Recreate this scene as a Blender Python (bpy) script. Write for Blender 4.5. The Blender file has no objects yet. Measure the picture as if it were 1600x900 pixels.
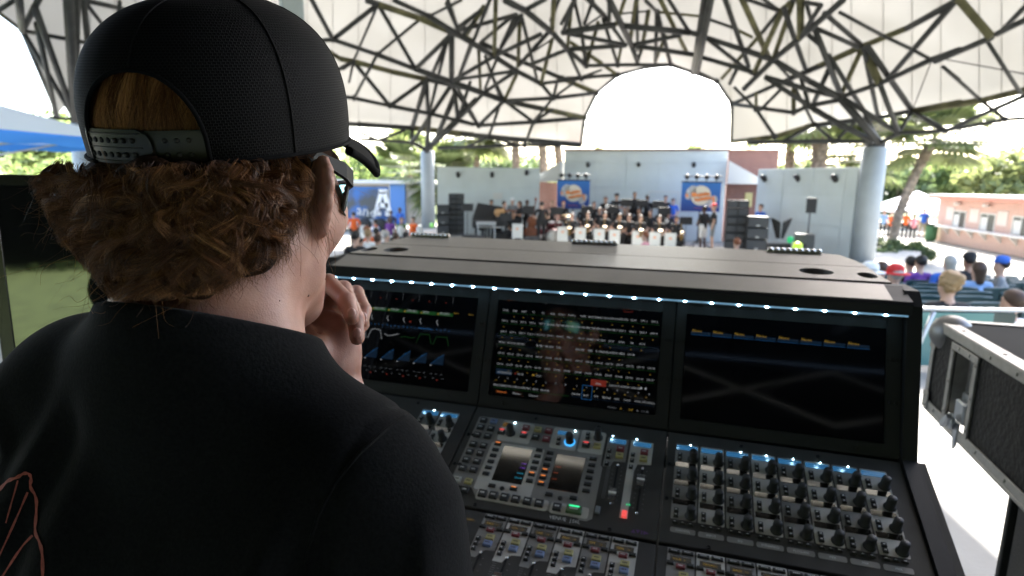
import bpy, bmesh, math, random
import numpy as np
from mathutils import Vector, Matrix, Euler
from mathutils.bvhtree import BVHTree
random.seed(7); np.random.seed(7)
S = bpy.context.scene
COL = S.collection
PI = math.pi
# ------------------------------------------------------------------ camera
FPX, PITCH, ROLL, CZ = 924.82, 0.1775, 0.0137, 1.5
_F = np.array([0, math.cos(PITCH), -math.sin(PITCH)])
_R0 = np.array([1., 0, 0]); _U0 = np.array([0, math.sin(PITCH), math.cos(PITCH)])
_R = math.cos(ROLL)*_R0 + math.sin(ROLL)*_U0
_U = -math.sin(ROLL)*_R0 + math.cos(ROLL)*_U0
CAM = np.array([0, 0, CZ])
cam_d = bpy.data.cameras.new('camera'); cam = bpy.data.objects.new('camera', cam_d); COL.objects.link(cam)
cam_d.sensor_width = 36; cam_d.lens = 36*FPX/1600
cam_d.clip_start = 0.03; cam_d.clip_end = 2000
M = Matrix(((_R[0], _U[0], -_F[0], 0), (_R[1], _U[1], -_F[1], 0), (_R[2], _U[2], -_F[2], CZ), (0, 0, 0, 1)))
cam.matrix_world = M
cam_d.dof.use_dof = True; cam_d.dof.focus_distance = 0.47; cam_d.dof.aperture_fstop = 8.0
S.camera = cam
# ------------------------------------------------------------------ sky and sun
SUN_EL, SUN_AZ = math.radians(46), math.radians(25)      # sun stands beyond the stage, to the right
w = bpy.data.worlds.new('World'); S.world = w; w.use_nodes = True
nt = w.node_tree; bg = nt.nodes['Background']
sky = nt.nodes.new('ShaderNodeTexSky'); sky.sky_type = 'NISHITA'; sky.sun_disc = False
sky.sun_elevation = SUN_EL; sky.sun_rotation = SUN_AZ; sky.dust_density = 3.0; sky.air_density = 1.0
nt.links.new(sky.outputs[0], bg.inputs[0]); bg.inputs[1].default_value = 0.15
sun_d = bpy.data.lights.new('sun', 'SUN'); sun_d.energy = 5.0; sun_d.angle = math.radians(0.5); sun_d.color = (1, .955, .88)
sun = bpy.data.objects.new('sun', sun_d); COL.objects.link(sun)
_sd = Vector((math.sin(SUN_AZ)*math.cos(SUN_EL), math.cos(SUN_AZ)*math.cos(SUN_EL), math.sin(SUN_EL)))
sun.rotation_euler = _sd.to_track_quat('Z', 'Y').to_euler(); sun.location = (20, -20, 40)
S.view_settings.view_transform = 'Standard'; S.view_settings.look = 'None'
S.view_settings.exposure = 3.0; S.view_settings.gamma = 1.0
S.render.engine = 'CYCLES'
S.cycles.use_denoising = True
S.cycles.max_bounces = 7; S.cycles.diffuse_bounces = 4; S.cycles.glossy_bounces = 3; S.cycles.transmission_bounces = 4
S.cycles.transparent_max_bounces = 12
S.cycles.sample_clamp_indirect = 6.0
# ------------------------------------------------------------------ helpers
def ray(px, py):
    return _F + _R*(px-800)/FPX - _U*(py-450)/FPX
def at(px, py, d):
    """point seen at photo pixel (px,py), d metres along the view axis"""
    return Vector(CAM + ray(px, py)*d)
def at_z(px, py, z):
    r = ray(px, py); return Vector(CAM + r*((z-CZ)/r[2]))
def mat(name, col, rough=.6, metal=0., spec=.5, emit=None, es=1., var=0., vs=30., bump=0., bs=200., coat=0., sheen=0., trans=0., det=3.):
    m = bpy.data.materials.new(name); m.use_nodes = True
    n = m.node_tree; b = n.nodes['Principled BSDF']
    c = (*col, 1) if len(col) == 3 else col
    b.inputs['Base Color'].default_value = c
    b.inputs['Roughness'].default_value = rough; b.inputs['Metallic'].default_value = metal
    b.inputs['Specular IOR Level'].default_value = spec
    b.inputs['Coat Weight'].default_value = coat; b.inputs['Sheen Weight'].default_value = sheen
    if trans: b.inputs['Transmission Weight'].default_value = trans
    if emit: b.inputs['Emission Color'].default_value = (*emit, 1); b.inputs['Emission Strength'].default_value = es
    if var or bump:
        tc = n.nodes.new('ShaderNodeTexCoord')
    if var:
        t = n.nodes.new('ShaderNodeTexNoise'); t.inputs['Scale'].default_value = vs; t.inputs['Detail'].default_value = det
        n.links.new(tc.outputs['Object'], t.inputs['Vector'])
        r = n.nodes.new('ShaderNodeValToRGB')
        r.color_ramp.elements[0].position = .3; r.color_ramp.elements[1].position = .7
        r.color_ramp.elements[0].color = tuple(min(1, x*(1-var)) for x in c[:3])+(1,)
        r.color_ramp.elements[1].color = tuple(min(1, x*(1+var)) for x in c[:3])+(1,)
        n.links.new(t.outputs['Fac'], r.inputs[0]); n.links.new(r.outputs[0], b.inputs['Base Color'])
    if bump:
        t2 = n.nodes.new('ShaderNodeTexNoise'); t2.inputs['Scale'].default_value = bs; t2.inputs['Detail'].default_value = 2
        n.links.new(tc.outputs['Object'], t2.inputs['Vector'])
        bp = n.nodes.new('ShaderNodeBump'); bp.inputs['Strength'].default_value = bump; bp.inputs['Distance'].default_value = 0.3/bs
        n.links.new(t2.outputs['Fac'], bp.inputs['Height']); n.links.new(bp.outputs[0], b.inputs['Normal'])
    return m
class MB:
    """collects shapes, builds one mesh object"""
    def __init__(self): self.v = []; self.f = []; self.m = []; self.sm = []
    def add(self, vs, fs, mi=0, smooth=False):
        o = len(self.v); self.v += [tuple(x) for x in vs]
        for f in fs: self.f.append(tuple(i+o for i in f)); self.m.append(mi); self.sm.append(smooth)
        return self
    def box(self, lo, hi, mi=0, bev=0., T=None):
        x0, y0, z0 = lo; x1, y1, z1 = hi
        if bev <= 0:
            vs = [(x0,y0,z0),(x1,y0,z0),(x1,y1,z0),(x0,y1,z0),(x0,y0,z1),(x1,y0,z1),(x1,y1,z1),(x0,y1,z1)]
            fs = [(3,2,1,0),(4,5,6,7),(0,1,5,4),(1,2,6,5),(2,3,7,6),(3,0,4,7)]
        else:
            b = min(bev, .49*min(x1-x0, y1-y0, z1-z0))
            lay = []
            def ring(ins, z): 
                i = ins
                return [(x0+i+b,y0+i,z),(x1-i-b,y0+i,z),(x1-i,y0+i+b,z),(x1-i,y1-i-b,z),(x1-i-b,y1-i,z),(x0+i+b,y1-i,z),(x0+i,y1-i-b,z),(x0+i,y0+i+b,z)]
            vs = ring(b*.9, z0)+ring(0, z0+b)+ring(0, z1-b)+ring(b*.9, z1)
            fs = [tuple(range(7,-1,-1)), tuple(range(24,32))]
            for k in range(3):
                for i in range(8):
                    j = (i+1) % 8; fs.append((k*8+i, k*8+j, k*8+8+j, k*8+8+i))
        if T is not None: vs = [tuple(T @ Vector(p)) for p in vs]
        return self.add(vs, fs, mi)
    def prism(self, pts, z0, z1, mi=0, T=None, smooth=False):
        """polygon pts (x,y) ccw extruded from z0 to z1"""
        n = len(pts); vs = [(x, y, z0) for x, y in pts]+[(x, y, z1) for x, y in pts]
        fs = [tuple(range(n-1, -1, -1)), tuple(range(n, 2*n))]+[(i, (i+1) % n, n+(i+1) % n, n+i) for i in range(n)]
        if T is not None: vs = [tuple(T @ Vector(p)) for p in vs]
        return self.add(vs, fs, mi, smooth)
    def tube(self, pts, r, n=8, mi=0, caps=True, smooth=True, flat=1.):
        pts = [Vector(p) for p in pts]; k = len(pts)
        rs = r if hasattr(r, '__len__') else [r]*k
        vs = []; fs = []; up = None
        for i, p in enumerate(pts):
            d = (pts[min(i+1, k-1)]-pts[max(i-1, 0)]).normalized()
            if up is None:
                up = Vector((0, 0, 1)) if abs(d.z) < .9 else Vector((1, 0, 0))
            a = d.cross(up)
            a = a.normalized() if a.length > 1e-6 else d.orthogonal().normalized()
            up = a.cross(d).normalized()
            for j in range(n):
                t = 2*PI*(j+.5)/n
                vs.append(tuple(p+a*math.cos(t)*rs[i]+up*math.sin(t)*rs[i]*flat))
        for i in range(k-1):
            for j in range(n):
                fs.append((i*n+j, i*n+(j+1) % n, (i+1)*n+(j+1) % n, (i+1)*n+j))
        self.add(vs, fs, mi, smooth)
        if caps:
            o = len(self.v)-k*n
            self.f.append(tuple(o+j for j in range(n-1, -1, -1))); self.m.append(mi); self.sm.append(False)
            self.f.append(tuple(o+(k-1)*n+j for j in range(n))); self.m.append(mi); self.sm.append(False)
        return self
    def lathe(self, prof, n=16, mi=0, T=None, smooth=True, caps=True):
        """profile of (r,z) turned about z"""
        vs = []; fs = []; k = len(prof)
        for r, z in prof:
            for j in range(n): vs.append((r*math.cos(2*PI*j/n), r*math.sin(2*PI*j/n), z))
        for i in range(k-1):
            for j in range(n): fs.append((i*n+j, i*n+(j+1) % n, (i+1)*n+(j+1) % n, (i+1)*n+j))
        if caps:
            fs.append(tuple(range(n-1, -1, -1))); fs.append(tuple((k-1)*n+j for j in range(n)))
        if T is not None: vs = [tuple(T @ Vector(p)) for p in vs]
        return self.add(vs, fs, mi, smooth)
    def grid(self, P, mi=0, smooth=True, close=False):
        """P: rows x cols array of points"""
        r = len(P); c = len(P[0]); vs = [tuple(p) for row in P for p in row]; fs = []
        for i in range(r-1):
            for j in range(c if close else c-1):
                fs.append((i*c+j, i*c+(j+1) % c, (i+1)*c+(j+1) % c, (i+1)*c+j))
        return self.add(vs, fs, mi, smooth)
    def mesh(self, name, mats):
        me = bpy.data.meshes.new(name); me.from_pydata(self.v, [], self.f)
        for m in (mats if isinstance(mats, (list, tuple)) else [mats]): me.materials.append(m)
        me.polygons.foreach_set('material_index', self.m); me.polygons.foreach_set('use_smooth', self.sm)
        me.update(); return me
    def build(self, name, mats, parent=None, loc=None):
        return link(name, self.mesh(name, mats), parent, loc)
def link(name, me, parent=None, loc=None):
    o = bpy.data.objects.new(name, me); COL.objects.link(o)
    if parent is not None: o.parent = parent
    if loc is not None: o.location = loc
    return o
def tag(o, label=None, cat=None, group=None, kind=None):
    if label: o['label'] = label
    if cat: o['category'] = cat
    if group: o['group'] = group
    if kind: o['kind'] = kind
    return o
def thing(name, label, cat, loc=(0, 0, 0), rz=0., group=None):
    o = bpy.data.objects.new(name, None); COL.objects.link(o); o.empty_display_size = .1
    o.location = loc; o.rotation_euler = (0, 0, rz)
    return tag(o, label, cat, group)
def dup(root, loc=None, rz=None, label=None, group=None):
    def cp(o, par):
        c = o.copy(); COL.objects.link(c)
        if par is not None: c.parent = par
        for ch in list(kids.get(o.name, [])): cp(ch, c)
        return c
    kids = {}
    for o in root.children_recursive: kids.setdefault(o.parent.name, []).append(o)
    r = cp(root, None)
    if loc is not None: r.location = loc
    if rz is not None: r.rotation_euler = (0, 0, rz)
    if label: r['label'] = label
    if group: r['group'] = group
    return r
def text_mesh(name, items, mats, parent=None, z=0., T=None):
    """items: (string, x, y, size, material index, align) -> one flat mesh"""
    vs = []; fs = []; ms = []; cache = {}
    for s, x, y, sz, mi, al in items:
        key = (s, al)
        if key not in cache:
            cu = bpy.data.curves.new('t', 'FONT'); cu.body = s; cu.align_x = al; cu.size = 1; cu.resolution_u = 1
            ob = bpy.data.objects.new('t', cu); COL.objects.link(ob)
            me = bpy.data.meshes.new_from_object(ob.evaluated_get(bpy.context.evaluated_depsgraph_get()))
            cache[key] = ([tuple(q.co) for q in me.vertices], [tuple(p.vertices) for p in me.polygons])
            bpy.data.objects.remove(ob); bpy.data.curves.remove(cu); bpy.data.meshes.remove(me)
        V, Fc = cache[key]; o = len(vs)
        vs += [(x+a*sz, y+b*sz, z) for a, b, _ in V]
        fs += [tuple(i+o for i in f) for f in Fc]; ms += [mi]*len(Fc)
    if T is not None: vs = [tuple(T @ Vector(p)) for p in vs]
    me = bpy.data.meshes.new(name); me.from_pydata(vs, [], fs)
    for m in mats: me.materials.append(m)
    me.polygons.foreach_set('material_index', ms); me.update()
    return tag(link(name, me, parent), kind='stuff' if parent is not None and len(items) > 1 else None)
def frame(origin, xa, ya):
    """matrix with local x along xa, y along ya (orthogonalised), z = x cross y"""
    x = Vector(xa).normalized(); y = Vector(ya); y = (y-x*y.dot(x)).normalized(); z = x.cross(y)
    o = Vector(origin)
    return Matrix(((x.x, y.x, z.x, o.x), (x.y, y.y, z.y, o.y), (x.z, y.z, z.z, o.z), (0, 0, 0, 1)))
# ------------------------------------------------------------------ ground
def tier(y):
    if y < 5.2: return 0.
    if y < 17.5: return -.1*(y-4)-.35
    return -1.70
M_conc = mat('pale_concrete', (.24, .232, .215), .85, bump=.3, bs=60, var=.12, vs=3)
M_lawn = mat('lawn_green', (.085, .115, .035), .9, var=.4, vs=2.5, bump=.6, bs=40)
M_gravel = mat('path_sand', (.27, .26, .23), .9, var=.15, vs=1.5)
M_step = mat('tier_concrete', (.17, .165, .155), .85, var=.2, vs=4)
m = MB(); m.box((-7.5, -5.5, -1.2), (4.6, 5.2, 0)); tag(m.build('floor', M_conc), kind='structure')
m = MB(); ys = [5.201]+[5.2+.9*i for i in range(1, 14)]+[17.4]
for a, b in zip(ys[:-1], ys[1:]): m.box((-16, a, -3), (13, b, tier(a+.02)))
tag(m.build('seating_slope', M_step), kind='structure')
m = MB(); m.box((-400, -12.0, -2.2), (400, 900, -1.72)); g = m.build('ground', M_gravel); tag(g, kind='structure')
m = MB(); m.add([(13.2, 58, -1.71), (400, 60, -1.71), (400, 400, -1.71), (13, 400, -1.71)], [(0, 1, 2, 3)]); m.add([(-400, 42, -1.71), (-10, 42, -1.71), (12, 60, -1.71), (12, 400, -1.71), (-400, 400, -1.71)], [(0, 1, 2, 3, 4)])
tag(m.build('far_lawn', M_lawn), kind='structure')
m = MB(); m.box((-200, -120, -1.5), (200, -5.51, -.06)); m.box((-200, -5.51, -1.5), (-7.51, 3, -.06)); tag(m.build('lawn', M_lawn), kind='structure')
# ------------------------------------------------------------------ amphitheatre roof: fabric over a steel space frame
AN = [(668, 232, 33), (1368, 228, 20.5), (912, 225, 27.5), (1142, 222, 23.4), (1050, 107, 25.3), (560, 190, 28), (125, 190, 18.5), (0, 20, 13.5), (40, 100, 15.5), (300, 60, 20),
      (600, 0, 20), (900, 0, 19), (1200, 0, 17), (1600, 0, 12.5), (1600, 138, 14.5), (1500, 60, 15), (-300, -80, 10.5), (1950, -60, 9.5), (800, -90, 16), (1300, -90, 14), (600, 100, 24), (1250, 120, 20.5), (1450, 165, 18), (1050, 50, 21.5), (800, 100, 24.5)]
_A = np.array(AN, float); _p = _A[:, :2]/400
def _phi(r): return np.where(r > 1e-9, r*r*np.log(r+1e-12), 0)
_K = _phi(np.linalg.norm(_p[:, None]-_p[None], axis=2))+np.eye(len(_p))*.02; _Q = np.c_[np.ones(len(_p)), _p]
_w = np.linalg.solve(np.block([[_K, _Q], [_Q.T, np.zeros((3, 3))]]), np.r_[1/_A[:, 2], 0, 0, 0])
def roof_d(px, py):
    q = np.array([px, py])/400.; r = np.linalg.norm(_p-q, axis=1)
    return 1/max(1/40, float(_phi(r) @ _w[:-3]+_w[-3:] @ np.r_[1, q]))
def roof_pt(px, py, k=1.): return at(px, py, roof_d(px, py)*k)
M_fab = bpy.data.materials.new('cream_roof_fabric'); M_fab.use_nodes = True
n = M_fab.node_tree; n.nodes.remove(n.nodes['Principled BSDF']); out = n.nodes['Material Output']
tc = n.nodes.new('ShaderNodeTexCoord'); no = n.nodes.new('ShaderNodeTexNoise'); no.inputs['Scale'].default_value = .55; no.inputs['Detail'].default_value = 6
n.links.new(tc.outputs['Object'], no.inputs['Vector'])
rp = n.nodes.new('ShaderNodeValToRGB'); rp.color_ramp.elements[0].position = .28; rp.color_ramp.elements[1].position = .62
rp.color_ramp.elements[0].color = (.034, .0326, .0290, 1); rp.color_ramp.elements[1].color = (.0440, .0428, .0396, 1)
n.links.new(no.outputs['Fac'], rp.inputs[0])
tr = n.nodes.new('ShaderNodeBsdfTranslucent'); n.links.new(rp.outputs[0], tr.inputs['Color'])
df = n.nodes.new('ShaderNodeBsdfDiffuse'); df.inputs['Color'].default_value = (.37, .365, .35, 1)
ad = n.nodes.new('ShaderNodeAddShader'); n.links.new(tr.outputs[0], ad.inputs[0]); n.links.new(df.outputs[0], ad.inputs[1]); n.links.new(ad.outputs[0], out.inputs[0])
M_steel = mat('weathered_dark_steel', (.030, .032, .034), .6, .1, var=.3, vs=3, bump=.2, bs=30)
M_steelo = mat('olive_steel', (.105, .100, .050), .75, .1, var=.45, vs=2.2)  # lighter olive tone for part of the tubes
M_colw = mat('pale_blue_column_paint', (.29, .325, .35), .6, var=.06, vs=2)
roof = thing('amphitheatre_roof', 'cream fabric roof on a dark steel space frame spanning the amphitheatre', 'roof', (0, 15, 0))
rpar = dict(parent=roof)
def rbuild(m, name, mt):
    o = m.build(name, mt, roof); o.matrix_parent_inverse = Matrix.Translation((0, -15, 0)); return o
YB = [(-420, -215), (-150, -78), (0, 20), (35, 48), (60, 110), (91, 178), (107, 158), (141, 157), (300, 165), (560, 193), (664, 203), (762, 212), (836, 220), (908, 227), (911, 205), (915, 184), (934, 145), (962, 121), (1004, 107), (1042, 103), (1082, 113), (1124, 130), (1135, 150), (1140.5, 165), (1142, 222), (1197, 213), (1264, 200), (1330, 186), (1376, 178), (1425, 171), (1530, 154), (1600, 138), (1750, 105), (1960, 50)]
_yx = np.array(YB, float)
def yb(x): return float(np.interp(x, _yx[:, 0], _yx[:, 1]))
xs = sorted(set(list(_yx[:, 0])+list(range(-420, 1960, 24))))
seams = [-420, -150, 35, 141, 212, 300, 390, 480, 560, 664, 762, 836, 911, 1004, 1082, 1135, 1142, 1197, 1264, 1330, 1425, 1530, 1600, 1750, 1960]
TOP = -235.
NR = 12
topcurve = []
def fabcol(x):
    b = yb(x); col = []
    for i in range(NR+1):
        y = TOP+(b-TOP)*i/NR
        col.append(roof_pt(x, y, 1.05))
    return col
for a, b in zip(seams[:-1], seams[1:]):
    cx = sorted(set([a, b]+[x for x in xs if a < x < b]))
    P = [fabcol(x) for x in cx]
    if len(P) < 2: continue
    m = MB(); m.grid(P); rbuild(m, 'fabric_panel', M_fab)
M_seam = mat('fabric_seam_cord', (.34, .335, .32), .9)
for x in seams[3:-1:1]+[180, 250, 350, 430, 520, 610, 710, 800, 870, 1230, 1300, 1380, 1470, 1565]:
    if 911 < x < 1142: continue
    c_ = [p-(p-Vector(CAM)).normalized()*.015 for p in fabcol(x)]; m = MB(); m.tube(c_, .013, 5); rbuild(m, 'fabric_seam', M_seam)
# continuation overhead and behind; its unseen edge is shaped to steer sun and shade
rear = [(-420, (-14, -3.5, 5.0)), (300, (-6, -4.5, 5.6)), (800, (-1, -4.8, 5.8)), (1142, (3.0, -4.3, 5.5)), (1200, (4.3, 1.5, 5.4)), (1290, (4.2, 6.0, 5.6)), (1340, (3.7, 6.5, 5.7)), (1400, (3.6, 8.6, 5.8)), (1530, (6.5, 9.5, 5.4)), (1600, (8.5, 9.6, 5.2)), (1960, (13, 8.5, 4.8))]
rx = np.array([r[0] for r in rear], float); rv = np.array([r[1] for r in rear], float)
def rearpt(x): return Vector([float(np.interp(x, rx, rv[:, i])) for i in range(3)])
for a, b in zip(seams[:-1], seams[1:]):
    cx = sorted(set([a, b]+[x for x in xs if a < x < b])); P = []
    for x in cx:
        p0 = roof_pt(x, TOP, 1.05); p1 = rearpt(x); d = (p0-roof_pt(x, TOP+40, 1.05)); col = []
        for i in range(9):
            t = i/8; q = p0.lerp(p1, t); q.z += 1.0*math.sin(PI*t)*.8*(1-abs(x-700)/1800); col.append(q)
        P.append(col)
    m = MB(); m.grid(P); rbuild(m, 'fabric_panel', M_fab)
# traced members: (tile origin, [(x1,y1,x2,y2,width,layer)]) in 3.75x photo pixels
TA = [(270,0,340,25,28,'U'),(340,25,590,110,28,'U'),(590,110,900,245,28,'U'),(430,0,640,95,22,'L'),(640,95,830,215,24,'L'),(340,25,85,235,22,'M'),(330,40,195,355,12,'M'),(360,45,550,400,20,'M'),(575,120,335,320,14,'L'),(640,85,830,0,14,'L'),(-80,-60,70,235,22,'M'),(-140,250,75,232,20,'L'),(-140,180,120,345,22,'U'),(-60,540,200,575,18,'L'),(-60,730,230,730,22,'U'),(-20,480,195,360,18,'M'),(75,230,330,325,20,'L'),(330,325,560,405,22,'L'),(560,405,770,480,26,'L'),(770,480,900,525,24,'L'),(120,345,195,360,24,'U'),(195,360,420,420,24,'U'),(420,420,625,465,24,'U'),(625,465,900,530,24,'U'),(570,400,770,200,22,'M'),(215,380,410,615,20,'M'),(335,320,200,570,14,'L'),(190,390,175,460,12,'M'),(200,575,410,620,18,'L'),(410,620,640,665,20,'L'),(640,665,900,730,18,'L'),(430,620,625,475,20,'M'),(150,390,195,360,18,'M'),(230,730,540,750,24,'U'),(540,750,900,790,26,'U'),(235,775,345,825,12,'L'),(345,825,500,760,14,'L'),(240,815,540,835,14,'L'),(540,835,625,880,18,'L'),(530,770,540,835,16,'L'),(750,0,810,180,18,'M'),(770,200,780,480,26,'M'),(745,240,660,430,18,'M'),(750,250,690,460,16,'M'),(880,270,800,460,18,'M'),(690,480,640,650,16,'M'),(615,500,535,760,22,'M'),(630,480,632,640,20,'M'),(755,520,540,830,20,'M'),(780,580,690,790,24,'M'),(635,670,628,880,22,'M'),(820,700,640,880,28,'M'),(785,520,815,700,20,'M'),(805,530,900,700,14,'M'),(880,480,810,700,16,'M'),(900,600,640,880,26,'M'),(820,150,900,90,16,'M'),(815,165,900,160,14,'M'),(850,210,900,130,18,'M'),(780,470,900,400,18,'M'),(700,780,640,880,16,'M')]
TB = [(0,40,60,185,18,'M'),(70,160,210,40,16,'M'),(80,165,400,85,18,'M'),(110,200,210,30,22,'O'),(245,0,60,450,16,'M'),(280,0,265,320,22,'O'),(0,175,80,220,26,'L'),(80,220,270,330,26,'L'),(270,330,400,415,24,'L'),(400,415,545,490,22,'L'),(545,490,615,575,18,'L'),(190,250,430,360,22,'U'),(430,360,670,460,20,'U'),(670,460,870,545,22,'U'),(25,210,30,470,24,'O'),(360,110,200,250,18,'M'),(385,100,310,280,20,'M'),(430,90,310,290,20,'M'),(420,120,410,390,20,'O'),(445,100,520,460,16,'M'),(330,0,450,60,30,'L'),(450,60,610,190,28,'L'),(610,190,700,290,26,'L'),(700,290,810,385,22,'L'),(470,50,560,0,22,'M'),(545,200,270,330,20,'L'),(570,210,430,400,20,'M'),(620,0,590,190,24,'O'),(650,0,610,100,16,'M'),(610,230,520,290,9,'M'),(630,240,550,470,18,'O'),(700,300,480,380,18,'L'),(740,0,660,170,18,'M'),(720,60,710,270,16,'O'),(750,0,780,170,16,'M'),(850,0,800,140,16,'M'),(705,310,780,440,16,'M'),(780,180,790,400,18,'M'),(880,130,800,400,18,'O'),(720,250,900,370,18,'U'),(545,490,780,460,16,'L'),(780,460,900,445,14,'L'),(810,440,900,410,10,'M'),(640,480,620,560,14,'M'),(615,570,730,490,12,'M'),(30,470,265,335,18,'M'),(60,465,385,430,16,'L'),(215,540,390,430,18,'L'),(20,480,330,590,26,'L'),(330,590,560,640,20,'L'),(340,580,800,690,24,'U'),(330,590,615,575,18,'L'),(615,575,870,550,18,'L'),(400,440,345,575,18,'O'),(265,460,330,590,16,'M'),(225,350,300,560,14,'M'),(320,595,185,730,18,'M'),(350,605,500,715,16,'M'),(305,610,260,780,14,'M'),(60,700,180,735,14,'L'),(180,735,500,715,18,'L'),(500,715,800,695,20,'L'),(615,580,500,715,14,'M'),(600,650,520,700,14,'M'),(500,720,450,840,14,'M'),(60,710,200,545,18,'M'),(125,480,60,700,14,'M'),(180,290,190,530,16,'O'),(280,360,225,500,14,'M'),(40,550,65,680,18,'O'),(70,540,180,735,14,'M'),(0,780,780,850,26,'U'),(-60,868,450,850,16,'L'),(450,850,660,850,16,'L'),(100,865,240,800,12,'L'),(250,790,400,850,14,'L'),(780,850,805,690,14,'E'),(805,690,870,545,14,'E')]
TC = [(0,190,310,145,28,'L'),(340,150,740,190,28,'L'),(740,190,800,205,24,'L'),(20,200,370,265,20,'L'),(400,265,690,205,20,'L'),(30,290,370,265,22,'L'),(400,265,760,320,22,'L'),(270,0,400,260,28,'L'),(400,260,435,360,22,'L'),(130,385,320,380,16,'L'),(320,380,630,380,16,'L'),(0,470,320,440,16,'L'),(110,450,240,410,9,'M'),(195,555,320,440,14,'E'),(320,440,470,400,14,'E'),(470,400,630,385,14,'E'),(630,385,760,425,16,'E'),(760,425,900,475,16,'E'),(150,0,240,90,24,'M'),(185,0,130,150,16,'M'),(50,50,35,270,18,'O'),(70,10,100,150,16,'M'),(50,0,0,120,18,'M'),(210,110,140,370,18,'O'),(240,130,300,370,16,'M'),(240,90,340,230,18,'M'),(250,0,270,130,20,'M'),(360,0,320,150,18,'O'),(430,0,395,220,22,'O'),(445,0,437,270,18,'M'),(340,270,315,370,14,'O'),(500,20,550,70,18,'M'),(520,60,460,290,20,'O'),(535,80,540,360,20,'M'),(550,70,635,370,20,'U'),(570,0,720,300,20,'O'),(620,0,735,180,18,'M'),(340,80,500,65,9,'U'),(550,65,800,95,12,'U'),(590,230,550,350,16,'O'),(460,290,435,360,16,'M'),(100,150,210,100,9,'M'),(160,330,320,440,16,'U'),(830,-20,750,430,26,'L'),(868,-20,785,420,30,'N')]
TD = [(85,220,300,290,24,'L'),(300,290,480,350,28,'L'),(500,360,700,480,26,'L'),(700,480,870,570,28,'L'),(60,335,370,425,22,'L'),(430,450,700,530,24,'L'),(700,530,850,570,22,'L'),(100,240,340,420,18,'M'),(110,115,250,165,14,'U'),(250,165,360,220,14,'U'),(200,0,330,370,22,'M'),(300,0,450,330,26,'O'),(340,0,520,65,18,'M'),(430,0,520,65,16,'M'),(520,65,600,0,24,'U'),(520,70,400,210,20,'U'),(400,210,180,460,18,'U'),(520,90,390,440,24,'O'),(550,70,660,420,22,'M'),(620,10,500,340,22,'O'),(640,10,640,200,34,'O'),(480,350,310,520,26,'L'),(480,350,640,220,28,'L'),(640,220,890,0,30,'L'),(500,360,580,450,14,'M'),(620,0,760,30,20,'L'),(760,20,640,220,22,'M'),(680,40,700,110,18,'M'),(700,210,780,290,16,'M'),(720,160,870,540,26,'M'),(840,350,580,460,26,'U'),(580,460,240,610,18,'U'),(270,400,235,470,18,'M'),(410,350,370,430,14,'M'),(520,530,420,630,16,'M'),(380,570,395,630,14,'O'),(600,530,600,670,20,'O'),(230,625,600,660,18,'L'),(250,510,380,640,14,'L'),(400,650,490,800,16,'L'),(430,460,690,620,22,'L'),(700,640,900,750,26,'L'),(600,670,690,640,20,'L'),(690,630,900,580,22,'L'),(650,480,690,600,18,'M'),(600,500,700,720,14,'M'),(800,420,720,600,22,'M'),(235,830,490,780,20,'U'),(490,780,720,730,22,'U'),(330,835,880,825,20,'L'),(540,830,710,740,18,'L'),(720,750,840,830,14,'L'),(235,830,232,610,14,'E'),(230,610,160,480,14,'E'),(160,480,40,425,14,'E')]
TE = [(0,420,330,270,26,'U'),(330,270,590,165,26,'U'),(590,165,870,10,30,'U'),(890,20,490,450,26,'M'),(60,160,290,270,20,'M'),(120,90,320,270,22,'M'),(190,70,450,210,16,'L'),(450,210,620,290,16,'L'),(620,290,730,350,16,'L'),(800,390,900,470,14,'L'),(0,200,100,300,16,'M'),(140,340,330,640,22,'M'),(320,290,220,520,22,'O'),(340,280,420,470,34,'O'),(340,300,400,700,20,'M'),(370,290,600,650,26,'M'),(210,560,430,490,22,'L'),(430,490,740,350,24,'L'),(740,350,900,290,26,'L'),(420,480,530,760,22,'M'),(200,570,420,830,34,'M'),(230,600,540,780,22,'L'),(40,640,390,830,26,'L'),(0,740,420,690,24,'U'),(420,690,620,650,22,'U'),(620,650,900,600,28,'U'),(0,830,400,830,20,'L'),(600,660,550,770,18,'M'),(620,660,790,760,18,'M'),(430,840,560,790,20,'L'),(560,790,820,765,18,'L'),(330,640,400,780,20,'M'),(720,390,630,640,4,'M'),(160,810,300,700,14,'M')]
TF = [(380,10,580,200,38,'O'),(400,40,520,200,18,'M'),(540,250,720,530,18,'M'),(230,360,560,220,26,'L'),(590,200,780,105,28,'L'),(620,180,780,15,24,'M'),(270,380,490,570,16,'M'),(490,570,640,690,16,'M'),(300,350,780,438,4,'M'),(80,650,500,590,30,'U'),(500,590,790,520,30,'U'),(300,760,600,630,20,'L'),(600,630,790,545,22,'L'),(280,760,640,700,18,'L'),(640,700,800,690,18,'L'),(100,660,280,750,18,'M')]
TG = [(-80,110,70,10,20,'M'),(-80,20,130,180,18,'U'),(110,-20,130,170,34,'L'),(220,10,130,170,26,'M'),(130,180,400,230,20,'L'),(400,230,680,285,18,'L'),(210,60,420,690,28,'M'),(220,160,325,660,24,'M'),(145,200,435,690,22,'M'),(130,190,345,690,18,'E'),(400,-20,440,700,42,'L'),(452,-20,460,700,28,'M'),(470,20,540,540,26,'M'),(480,10,690,260,18,'M'),(490,0,770,65,22,'U'),(770,65,1000,115,22,'U'),(450,350,530,590,16,'M'),(400,590,640,592,20,'U'),(290,690,560,706,14,'L'),(690,260,1000,420,18,'M'),(640,592,2100,720,22,'U'),(700,30,690,260,18,'M')]
LAY = {'U': 1.025, 'L': .955, 'M': .99, 'O': 1.0, 'E': 1.045, 'N': .94}
nodes = []   # (px, py, layer factor)
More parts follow.
